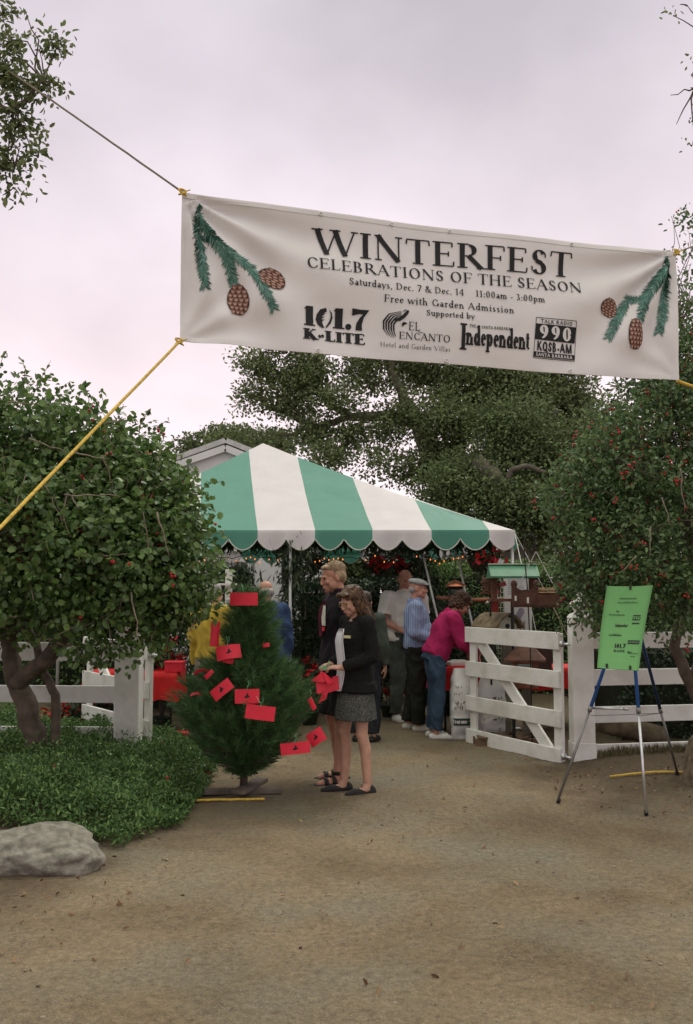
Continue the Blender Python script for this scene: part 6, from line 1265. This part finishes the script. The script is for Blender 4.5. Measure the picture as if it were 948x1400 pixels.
    def shoes(s, m, low=True, ln=.175, name='shoe', hh=.05, wd=.036):
        for S_ in 'LR':
            an = s.J['ank' + S_]; a_ = R(s.toe[S_]); f = Vector((math.sin(a_), math.cos(a_), 0)); b_ = Vector((an.x, an.y, 0)); mb = MB()
            mb.cap(b_ - f * .04 + Vector((0, 0, .032)), wd + .004, b_ + f * .12 + Vector((0, 0, .028)), wd + .008, 14); mb.cap(b_ + f * .11 + Vector((0, 0, .026)), wd + .008, b_ + f * ln + Vector((0, 0, .02)), wd - .008, 14)
            if not low: mb.cap(b_ - f * .03 + Vector((0, 0, .04)), .040, b_ + f * .05 + Vector((0, 0, hh)), .040, 12)
            remesh_obj(name, mb, m, s.root, .006, 2, 0, s=s.s)
    def hair(s, parts, m, fold=.008, fs=(40, 40, 22), vox=.007, extra=None):
        mb = MB(); h = s.J['hea']; M = s.head
        for c, r in parts: mb.ell(h + M @ Vector(c), r, M, 18, 12)
        return remesh_obj('hair', mb, m, s.root, vox, 2, fold, fs, s.s)
    def eyes(s):
        h = s.J['hea']; M = s.head
        for sx in (-1, 1): mb = MB(); mb.ell((h + M @ Vector((sx * .032, .087, .006))) * s.s, (.013 * s.s, .006, .0065), M, 10, 6); obj('eye', mb, mat('eye_dark', (.05, .035, .03), .25), s.root, True)
    def brows(s, m):
        h = s.J['hea']; M = s.head
        for sx in (-1, 1): mb = MB(); mb.cap((h + M @ Vector((sx * .016, .100, .024))) * s.s, .0045, (h + M @ Vector((sx * .048, .086, .026))) * s.s, .003, 6); obj('eyebrow', mb, m, s.root, True)
        mb = MB(); mb.cap((h + M @ Vector((-.016, .101, -.064))) * s.s, .0042, (h + M @ Vector((.016, .101, -.064))) * s.s, .0042, 6); obj('lips', mb, mat('lips', (.36, .12, .10), .5), s.root, True)
    def glasses(s, m):
        h = s.J['hea']; M = s.head; mb = MB()
        for sx in (-1, 1):
            mb.tube([(h + M @ Vector((sx * .034 + .021 * math.cos(q), .104 - .004 * abs(math.cos(q)), .0 + .018 * math.sin(q)))) * s.s for q in np.linspace(0, 2 * math.pi, 15)], .0016, 5); mb.tube([(h + M @ Vector((sx * .055, .100, .005))) * s.s, (h + M @ Vector((sx * .082, .0, .008))) * s.s], .0015, 5)
        mb.tube([(h + M @ Vector((-.013, .106, .003))) * s.s, (h + M @ Vector((.013, .106, .003))) * s.s], .0016, 5); obj('glasses', mb, m, s.root, True)
def hrot(yaw=0, pitch=0, roll=0): return Matrix.Rotation(R(yaw), 3, 'Z') @ Matrix.Rotation(R(-pitch), 3, 'X') @ Matrix.Rotation(R(roll), 3, 'Y')   # yaw + = to own left, pitch + = down
def stripes(name, c1, c2, axis='X', scale=30, rough=.8, w_=.5, dist=0):
    m = mat(name, c1, rough, .1, 10, .2, 60); t = m.node_tree; p = t.nodes['Principled BSDF']; wv = t.nodes.new('ShaderNodeTexWave'); wv.bands_direction = axis; wv.inputs['Scale'].default_value = scale; wv.inputs['Distortion'].default_value = dist
    co = t.nodes.new('ShaderNodeTexCoord'); t.links.new(co.outputs['Object'], wv.inputs[0]); r = t.nodes.new('ShaderNodeValToRGB'); r.color_ramp.elements[0].position = w_ - .08; r.color_ramp.elements[1].position = w_ + .08; r.color_ramp.elements[0].color = tuple(c1) + (1,); r.color_ramp.elements[1].color = tuple(c2) + (1,)
    t.links.new(wv.outputs[0], r.inputs[0]); t.links.new(r.outputs[0], p.inputs['Base Color']); return m
def cloth(name, c, var=.2, sc=10, **k): return mat(name, c, .9, var, sc, .35, 120, spec=.1, **k)
HAIRB = mat('brown_wavy_hair', (.15, .08, .036), .42, .5, 30, .5, 90, spec=.4, col2=(.03, .016, .009)); HAIRBL = mat('blond_grey_hair', (.42, .30, .18), .5, .3, 40, .5, 120, spec=.4, col2=(.25, .17, .10)); HAIRG = mat('grey_hair', (.42, .40, .38), .6, .3, 40, .5, 120, col2=(.28, .26, .25)); HAIRD = mat('dark_hair', (.035, .024, .018), .5, .4, 40, .5, 120); HAIRC = mat('curly_brown_hair', (.10, .05, .028), .55, .5, 40, .5, 120, col2=(.03, .016, .01))

def short_strands(P_, m, n, r, c, ln=.028):
    mb = MB(); h = P_.J['hea']
    for i in range(n):
        d = Vector((random.gauss(0, 1), random.gauss(-.1, 1), abs(random.gauss(.25, .8)))).normalized()
        if d.y > .75 and d.z < .55: continue
        p_ = h + P_.head @ (Vector(c) + Vector((d.x * r[0], d.y * r[1], d.z * r[2]))); t_ = (Vector((random.gauss(0, .5), -1.0 + random.gauss(0, .4), random.gauss(.15, .5)))); t_ = (t_ - d * t_.dot(d)).normalized(); q = P_.head @ t_
        mb.tube([p_ * P_.s, (p_ + q * ln * .5 + P_.head @ d * .005) * P_.s, (p_ + q * ln + P_.head @ d * .003) * P_.s], [.0024, .0022, .0012], 4, False)
    obj('hair_strands', mb, m, P_.root, True)
# --- woman in black jacket
wx, wy = W(487, 1083, 8.14).x, 8.14
wm = Person('woman with wavy brown hair, black jacket and tweed skirt holding red cards', wx, wy, (-.88, -.47), 1.66, SKIN, .007); J = wm.J; wm.bust = .022; wm.wide = .97
J['kneL'].x, J['kneR'].x = -.105, .105; J['ankL'] = Vector((-.12, -.045, .085)); J['ankR'] = Vector((.11, .055, .085)); J['kneL'].y = .0; J['kneR'].y = .055; wm.toe = {'L': 4, 'R': 10}
J['elbL'] = Vector((-.235, -.03, 1.145)); J['elbR'] = Vector((.235, -.03, 1.145)); J['wriL'] = Vector((-.10, .19, 1.06)); J['wriR'] = Vector((.09, .20, 1.07))
wm.hand = {'L': (Vector((.55, .85, .05)), Vector((.3, -.1, -1)), 48), 'R': (Vector((-.45, .9, .05)), Vector((-.3, -.1, -1)), 48)}; J['hea'] = Vector((0, .045, 1.615)); wm.head = hrot(8, 24, 0)
wm.build_body(True)
TW_ = mat('grey_tweed', (.15, .155, .135), .95, .5, 150, .6, 150, spec=.05, col2=(.028, .03, .026), lo=.42, hi=.60)
mb = MB(); mb.tube([(0, 0, 1.06), (0, 0, .97), (0, .0, .86), (0, .005, .72), (0, .005, .615)], [(.130, .10), (.150, .11), (.180, .135), (.203, .162), (.212, .172)], 28, lat=(1, 0, 0)); remesh_obj('skirt', mb, TW_, wm.root, .008, 2, .010, (9, 9, 2), wm.s)
BLK = mat('black_knit', (.014, .014, .014), .92, .3, 60, .5, 160, spec=.12)
mb = MB(); wm.torso(mb, .026, -.13, ''); mb.tube([(0, 0, .93), (0, 0, .845)], [(.205, .158), (.215, .172)], 28, lat=(1, 0, 0)); wm.sleeves(mb, .014, 1.93); jk = remesh_obj('jacket', mb, BLK, wm.root, .008, 3, .007, s=wm.s)
WS = cloth('white_blouse', (.70, .70, .74), .05)
# open jacket front: blouse panel standing just proud between the lapels
def front_panel(P_, name, m, prof_, inf, n=9, hw=.05):
    mb = MB(); rows = []
    for z, y, w0, cx in prof_: rows.append([(cx + w0 * (i / n - .5) * 2, y - .9 * (w0 * (i / n - .5) * 2 + cx * .6) ** 2 * 4 * .6, z) for i in range(n + 1)])
    k = len(rows); vs = [q for r_ in rows for q in r_]; o_ = len(vs); vs += [(x * .98, y - .012, z) for x, y, z in vs]
    fs = [(i * (n + 1) + j, i * (n + 1) + j + 1, (i + 1) * (n + 1) + j + 1, (i + 1) * (n + 1) + j) for i in range(k - 1) for j in range(n)]; fs += [tuple(o_ + q for q in f[::-1]) for f in fs]
    ring = [j for j in range(n + 1)] + [(i * (n + 1) + n) for i in range(1, k)] + [(k - 1) * (n + 1) + j for j in range(n - 1, -1, -1)] + [i * (n + 1) for i in range(k - 2, 0, -1)]
    fs += [(ring[i], ring[(i + 1) % len(ring)], o_ + ring[(i + 1) % len(ring)], o_ + ring[i]) for i in range(len(ring))]
    mb.add([(x * P_.s, y * P_.s, z * P_.s) for x, y, z in vs], fs); return obj(name, mb, m, P_.root, True)
front_panel(wm, 'blouse', WS, [(.86, .186, .05, .0), (.92, .176, .06, .0), (1.0, .162, .062, .0), (1.1, .156, .064, .0), (1.2, .170, .066, .0), (1.28, .178, .064, 0), (1.34, .164, .052, 0), (1.38, .146, .036, 0)], 0)
mb = MB(); mb.box(Vector((-.108, .142, 1.315)) * wm.s, (.062, .006, .022), Matrix.Rotation(R(-28), 3, 'Z').inverted() @ Matrix.Rotation(R(8), 3, 'X')); obj('name_badge', mb, mat('cream_badge', (.60, .55, .33), .5), wm.root)
wm.hair([((0, -.025, .045), (.090, .102, .088)), ((-.062, -.03, -.03), (.040, .07, .09)), ((.062, -.03, -.03), (.040, .07, .09)), ((-.07, -.035, -.12), (.045, .06, .08)), ((.07, -.035, -.12), (.045, .06, .08)), ((0, -.075, -.08), (.082, .05, .12)), ((-.06, -.0, -.165), (.036, .05, .055)), ((.06, -.0, -.165), (.036, .05, .055)), ((0, -.07, -.17), (.085, .045, .05)), ((-.07, -.04, -.19), (.045, .055, .07)), ((.07, -.04, -.19), (.045, .055, .07)), ((0, -.095, -.2), (.08, .045, .08)), ((.035, .06, .082), (.045, .035, .022)), ((-.035, .06, .082), (.045, .035, .022))], HAIRB, .011, (42, 42, 12))
mb = MB(); h = J['hea']
for i in range(460):
    an = random.uniform(0, 2 * math.pi); 
    if math.sin(an) > .55: continue
    p_ = [h + wm.head @ Vector((.088 * math.cos(an) * k, -.025 + .10 * math.sin(an) * k, z)) for k, z in ((.6, .115), (1.0, .05), (1.08, -.03), (1.1 + random.uniform(-.1, .14), -.12), (1.08 + random.uniform(-.15, .22), -.20), (1.05 + random.uniform(-.15, .22), -.24 - random.random() * .06))]
    q = []
    for a_, b_ in zip(p_, p_[1:]): q += [a_.lerp(b_, t_) + Vector((random.gauss(0, .005), random.gauss(0, .005), 0)) for t_ in (0, .5)]
    mb.tube([v * wm.s for v in q], taper(.0042, .002, len(q) - 1), 4, False)
obj('hair_strands', mb, HAIRB, wm.root, True); wm.eyes(); wm.brows(HAIRB); wm.glasses(mat('gold_wire', (.45, .32, .15), .3, metal=.7))
for S_ in 'LR':     # flat black slip-on shoes with an open vamp
    an = J['ank' + S_]; a_ = R(wm.toe[S_]); f = Vector((math.sin(a_), math.cos(a_), 0)); b_ = Vector((an.x, an.y, 0)); mb = MB(); mb.cap(b_ - f * .045 + Vector((0, 0, .024)), .036, b_ + f * .02 + Vector((0, 0, .018)), .036, 14); mb.cap(b_ + f * .02 + Vector((0, 0, .016)), .036, b_ + f * .12 + Vector((0, 0, .024)), .039, 14); mb.cap(b_ + f * .12 + Vector((0, 0, .024)), .039, b_ + f * .19 + Vector((0, 0, .014)), .022, 14); mb.cap(b_ - f * .05 + Vector((0, 0, .045)), .022, b_ - f * .035 + Vector((0, 0, .05)), .03, 10)
    remesh_obj('shoe', mb, mat('black_suede_shoe', (.018, .017, .016), .7), wm.root, .006, 2, 0, s=wm.s)
# cards in her hands
hc = Vector(wm.root.matrix_basis @ (Vector((-.0, .27, 1.06)) * wm.s))
t_ = thing('card_bundle', 'bundle of red cards with green ribbon held in the woman\'s hands', 'cards', tuple(hc)); ex = 8 / FPX
def bcard(pts, name='red_card', m=REDC):
    mb = MB(); P_ = [Vector(((x - 460) * ex, dy, (905 - y) * ex)) for x, y, dy in pts]; n = (P_[1] - P_[0]).cross(P_[2] - P_[0]).normalized() * .0012; k = len(P_); mb.add([p_ + n for p_ in P_] + [p_ - n for p_ in P_], [tuple(range(k)), tuple(range(2 * k - 1, k - 1, -1))] + [(i, k + i, k + (i + 1) % k, (i + 1) % k) for i in range(k)]); obj(name, mb, m, t_)
bcard([(437, 923, -.03), (452, 911, -.05), (465, 924, -.09), (449, 924, -.06)]); bcard([(449, 911, -.04), (455, 911, -.06), (470, 924, -.03), (461, 927, -.10)]); bcard([(466, 918, .0), (474, 916, .01), (476, 935, .0), (464, 938, -.02)]); bcard([(444, 924, -.03), (470, 926, -.02), (464, 938, -.04), (446, 940, -.05)]); bcard([(453, 936, -.05), (462, 934, -.05), (458, 946, -.06), (448, 953, -.05)])
mb = MB()
for x, y in ((452, 902), (462, 896), (455, 908), (466, 904), (448, 905)): mb.beam(Vector(((460 - 460) * ex, -.03, 0)), Vector(((x - 460) * ex, -.055, (905 - y) * ex)), .010, .002, (0, 1, .2))
obj('ribbon', mb, GREENRIB, t_)

# --- tall blond man behind her
tx, ty = G(463, 1060).x, 8.62
tm = Person('tall blond man in dark plaid jacket, shorts and sandals behind the woman', tx, ty, (-.93, -.36), 1.87, SKINR, .008); J = tm.J; J['ankL'] = Vector((-.12, .05, .085)); J['ankR'] = Vector((.1, -.05, .085)); tm.head = hrot(0, 14); J['hea'] = Vector((0, .045, 1.62)); J['elbL'] = Vector((-.25, -.10, 1.14)); J['elbR'] = Vector((.25, -.10, 1.14)); J['wriL'] = Vector((-.10, -.17, .98)); J['wriR'] = Vector((.08, -.18, 1.0))
tm.build_body()
SH = cloth('charcoal_shorts', (.022, .022, .022)); tm.trousers(SH, .022, .93, .008, 'shorts', .012)
mb = MB(); tm.torso(mb, .026, -.10); tm.sleeves(mb, .022, 1.9)
PLD = stripes('dark_plaid_flannel', (.010, .010, .013), (.032, .008, .018), 'X', 5.5, .9, .92, 1.2); remesh_obj('jacket', mb, PLD, tm.root, .009, 3, .009, s=tm.s)
front_panel(tm, 'shirt', cloth('maroon_shirt', (.09, .012, .03)), [(1.15, .155, .03, 0), (1.2, .155, .055, 0), (1.3, .162, .05, 0), (1.38, .145, .04, 0), (1.43, .12, .03, 0)], 0)
mb = MB(); pz = [(-.075, .146, 1.395), (-.064, .152, 1.395), (-.066, .168, 1.30), (-.082, .17, 1.24), (-.105, .158, 1.235), (-.098, .158, 1.30)]; mb.add([Vector(q) * tm.s for q in pz] + [(Vector(q) - Vector((0, .01, 0))) * tm.s for q in pz], [tuple(range(6)), tuple(range(11, 5, -1))] + [(i, 6 + i, 6 + (i + 1) % 6, (i + 1) % 6) for i in range(6)]); obj('white_ribbon', mb, cloth('cream_cloth', (.6, .6, .52)), tm.root)
mb = MB(); mb.box(Vector((-.10, .164, 1.21)) * tm.s, (.035, .012, .032)); obj('red_badge', mb, REDC, tm.root)
tm.hair([((0, -.026, .050), (.081, .092, .074)), ((0, -.060, -.0), (.074, .052, .072)), ((0, .040, .090), (.058, .040, .022)), ((-.074, -.03, .015), (.014, .04, .045)), ((.074, -.03, .015), (.014, .04, .045))], HAIRBL, .004, (50, 50, 30)); short_strands(tm, HAIRBL, 520, (.080, .091, .073), (0, -.026, .050), .022); tm.eyes(); tm.brows(HAIRBL)
SAN = mat('black_sandal', (.014, .013, .012), .6)
for S_ in 'LR':
    an = J['ank' + S_]; a_ = R(tm.toe[S_]); f = Vector((math.sin(a_), math.cos(a_), 0)); sd_v = Vector((f.y, -f.x, 0)); b_ = Vector((an.x, an.y, 0)); mb = MB(); mb.cap(b_ - f * .05 + Vector((0, 0, .008)), .04, b_ + f * .17 + Vector((0, 0, .008)), .042, 12); mb.v = [(x, y, min(z, .016)) for x, y, z in mb.v]
    for k, hh, rr in ((.045, .062, .045), (.115, .05, .045)): mb.tube([b_ + f * k + sd_v * (rr * math.cos(q)) + Vector((0, 0, .012 + hh * math.sin(q))) for q in np.linspace(0, math.pi, 9)], [(.018, .004)] * 9, 6, lat=f)
    mb.tube([an + Vector((0, 0, .005)) + f * (.043 * math.cos(q)) + sd_v * (.043 * math.sin(q)) for q in np.linspace(0, 2 * math.pi, 13)], [(.006, .016)] * 13, 6)
    mb.v = [(x * tm.s, y * tm.s, max(0, z * tm.s)) for x, y, z in mb.v]; obj('sandal', mb, SAN, tm.root, True)

# --- man in white shirt
cx_, cy_ = W(554, 978, 12.6).x, 12.6
cm = Person('heavy-set man in a white short-sleeved shirt facing the camera under the tent', cx_, cy_, (.45, -.9), 1.88, SKINR, .010); J = cm.J; cm.belly = .035; cm.wide = 1.2; cm.head = hrot(-10, 16)
for n in ('shoL', 'shoR', 'elbL', 'elbR'): J[n].x *= 1.2
J['elbL'] = Vector((-.27, -.01, 1.16)); J['elbR'] = Vector((.27, -.01, 1.16)); J['wriL'] = Vector((-.10, .22, 1.03)); J['wriR'] = Vector((.12, .22, 1.03)); cm.hand = {'L': (Vector((.9, .4, -.2)), Vector((0, -1, 0)), 40), 'R': (Vector((-.9, .4, -.2)), Vector((0, -1, 0)), 40)}
cm.build_body(); cm.trousers(cloth('grey_green_jeans', (.075, .088, .078), .35, 7), .028, 1.97, .016)
mb = MB(); cm.torso(mb, .028, -.04); cm.sleeves(mb, .030, .72); remesh_obj('shirt', mb, cloth('white_shirt', (.66, .65, .60), .06), cm.root, .010, 3, .011, s=cm.s)
cm.hair([((0, -.05, .02), (.082, .075, .075))], mat('short_brown_hair', (.12, .075, .05), .6), .003); cm.eyes(); cm.shoes(mat('white_sneaker', (.62, .62, .58), .6, .1, 20), False); cm.brows(HAIRD)
# --- man in flat cap
cx_, cy_ = W(570, 992, 11.75).x, 11.75
fm = Person('older man in grey flat cap and blue striped shirt facing right', cx_, cy_, (.88, -.02), 1.76, SKINR, .009); J = fm.J; fm.belly = .02; fm.head = hrot(-6, 4); J['elbL'] = Vector((-.24, -.02, 1.13)); J['elbR'] = Vector((.23, -.04, 1.13)); J['wriL'] = Vector((-.13, .2, 1.07)); J['wriR'] = Vector((.12, .2, 1.05)); J['ankL'] = Vector((-.12, -.09, .085)); J['kneL'].y = -.02; J['ankR'] = Vector((.1, .02, .085))
fm.build_body(); fm.trousers(cloth('black_trousers', (.022, .024, .02), .3, 8), .028, 1.98, .013)
mb = MB(); fm.torso(mb, .028, -.03); fm.sleeves(mb, .024, 1.92); remesh_obj('shirt', mb, stripes('blue_striped_shirt', (.14, .20, .36), (.30, .36, .50), 'Y', 16, .85), fm.root, .009, 3, .010, s=fm.s)
mb = MB(); n_ = J['nec']; mb.tube([n_ + Vector((0, -.01, -.02)), n_ + Vector((0, 0, .045))], [.078, .068], 14); remesh_obj('collar', mb, cloth('blue_collar', (.16, .22, .38)), fm.root, .007, 1, 0, s=fm.s)
fm.hair([((0, -.05, -.01), (.077, .058, .055))], HAIRG, .003); mb = MB(); h = J['hea']; mb.ell(h + fm.head @ Vector((0, -.005, .075)), (.098, .118, .045), fm.head @ Matrix.Rotation(R(-6), 3, 'X'), 20, 12); mb.ell(h + fm.head @ Vector((0, .085, .055)), (.07, .055, .014), fm.head, 16, 8)
CAP = mat('grey_herringbone_cap', (.36, .37, .37), .9, .3, 60, .4, 120, col2=(.24, .25, .26)); remesh_obj('flat_cap', mb, CAP, fm.root, .008, 2, .003, (20, 20, 20), fm.s); fm.eyes(); fm.shoes(mat('cream_sneaker', (.56, .54, .47), .6, .1, 20), False)
# --- woman in magenta sweater bending over the table
cx_, cy_ = W(596, 1003, 11.15).x, 11.15
pm = Person('woman with curly brown hair in a magenta sweater leaning over the table', cx_, cy_, (.96, .12), 1.66, SKINR, .009); J = pm.J; pm.bust = .015; up_ = ['wai', 'che', 'nec', 'hea', 'shoL', 'shoR', 'elbL', 'elbR', 'wriL', 'wriR']
pm.bend(up_, J['pel'], -24); J['elbL'] = J['shoL'] + Vector((-.05, .10, -.27)); J['elbR'] = J['shoR'] + Vector((.05, .10, -.27)); J['wriL'] = J['elbL'] + Vector((.05, .20, -.10)); J['wriR'] = J['elbR'] + Vector((-.05, .20, -.11)); pm.hand = {'L': (Vector((.2, .9, -.4)), Vector((0, -.3, -1)), 35), 'R': (Vector((-.2, .9, -.4)), Vector((0, -.3, -1)), 35)}
pm.head = hrot(0, 40); J['hea'] += Vector((0, .03, -.02)); pm.build_body(True); JN = cloth('blue_jeans', (.045, .075, .12), .4, 7); pm.trousers(JN, .020, 1.95, .010)
mb = MB(); pm.torso(mb, .036, -.03); pm.sleeves(mb, .034, 1.88); remesh_obj('sweater', mb, cloth('magenta_sweater', (.36, .022, .10), .15), pm.root, .010, 3, .012, s=pm.s)
mb = MB(); n_ = J['nec']; ud = (J['nec'] - J['che']).normalized(); mb.tube([n_ - ud * .035, n_ + ud * .03], [.085, .070], 14); remesh_obj('collar', mb, cloth('teal_collar', (.03, .09, .14)), pm.root, .007, 1, 0, s=pm.s)
pm.hair([((0, -.03, .05), (.098, .105, .09)), ((0, -.085, -.02), (.09, .06, .09)), ((-.075, -.03, -.02), (.03, .06, .06)), ((.075, -.03, -.02), (.03, .06, .06)), ((0, .055, .085), (.07, .045, .035))], HAIRC, .022, (42, 42, 42)); short_strands(pm, HAIRC, 260, (.10, .11, .095), (0, -.03, .05), .035); pm.eyes(); pm.glasses(DKMETAL); pm.brows(HAIRC); pm.shoes(mat('white_trainer', (.64, .63, .60), .6, .1, 20), True)
# --- man in blue jacket, seen from behind
cx_, cy_ = W(363, 920, 10.9).x, 10.9
bm = Person('balding grey-haired man in a blue jacket seen from behind the pine', cx_, cy_, (-.25, .95), 1.72, SKINR, .010); bm.head = hrot(10, 14); bm.wide = 1.05; bm.build_body(); bm.trousers(cloth('dark_slacks', (.03, .032, .04)), .02, 1.97, .01)
BLJ = cloth('faded_blue_jacket', (.045, .075, .16), .35, 6); mb = MB(); bm.torso(mb, .038, -.10); bm.sleeves(mb, .034, 1.9); remesh_obj('jacket', mb, BLJ, bm.root, .010, 3, .014, s=bm.s); bm.hair([((0, -.045, -.015), (.086, .07, .058)), ((-.07, -.01, -.01), (.018, .045, .05)), ((.07, -.01, -.01), (.018, .045, .05))], HAIRG, .004); bm.shoes(mat('dark_shoe', (.02, .02, .02), .6), True)
mb = MB(); mb.ell(Vector((-.10, -.125, 1.40)), (.06, .03, .085), None, 12, 8); remesh_obj('white_scarf', mb, WS, bm.root, .008, 2, .006, s=bm.s)
# --- man in yellow sweater half hidden by the leaves
cx_, cy_ = W(290, 950, 10.3).x, 10.3
ym = Person('person in a yellow sweater and pale mauve trousers half hidden by leaves', cx_, cy_, (.5, .75), 1.70, SKIN, .010); ym.wide = 1.0; ym.head = hrot(0, 12); ym.build_body(); ym.trousers(cloth('pale_mauve_trousers', (.36, .27, .25), .15), .03, 1.97, .012)
mb = MB(); ym.torso(mb, .036, -.02); ym.sleeves(mb, .036, 1.9); remesh_obj('sweater', mb, cloth('yellow_sweater', (.52, .36, .06), .15), ym.root, .010, 3, .013, s=ym.s); ym.hair([((0, -.03, .04), (.088, .1, .085)), ((0, -.06, -.02), (.08, .06, .07))], HAIRG, .006); ym.shoes(mat('tan_shoe', (.2, .13, .08), .6), True)
# --- dark-haired visitor glimpsed behind the woman's shoulder
cx_, cy_ = W(499, 930, 10.9).x, 10.9
dm = Person('dark-haired person in a grey-green top glimpsed behind the woman\'s shoulder', cx_, cy_, (.3, .95), 1.60, SKIN, .011); dm.build_body(True); dm.trousers(cloth('dark_slacks', (.03, .032, .04)), .03, 1.97, .01); mb = MB(); dm.torso(mb, .03, -.06); dm.sleeves(mb, .026, 1.9); remesh_obj('top', mb, cloth('grey_green_top', (.06, .075, .06)), dm.root, .011, 3, .01, s=dm.s); dm.hair([((0, -.03, .045), (.092, .104, .09)), ((0, -.06, -.05), (.085, .06, .10))], HAIRD, .008); dm.shoes(mat('dark_shoe', (.02, .02, .02), .6), True)
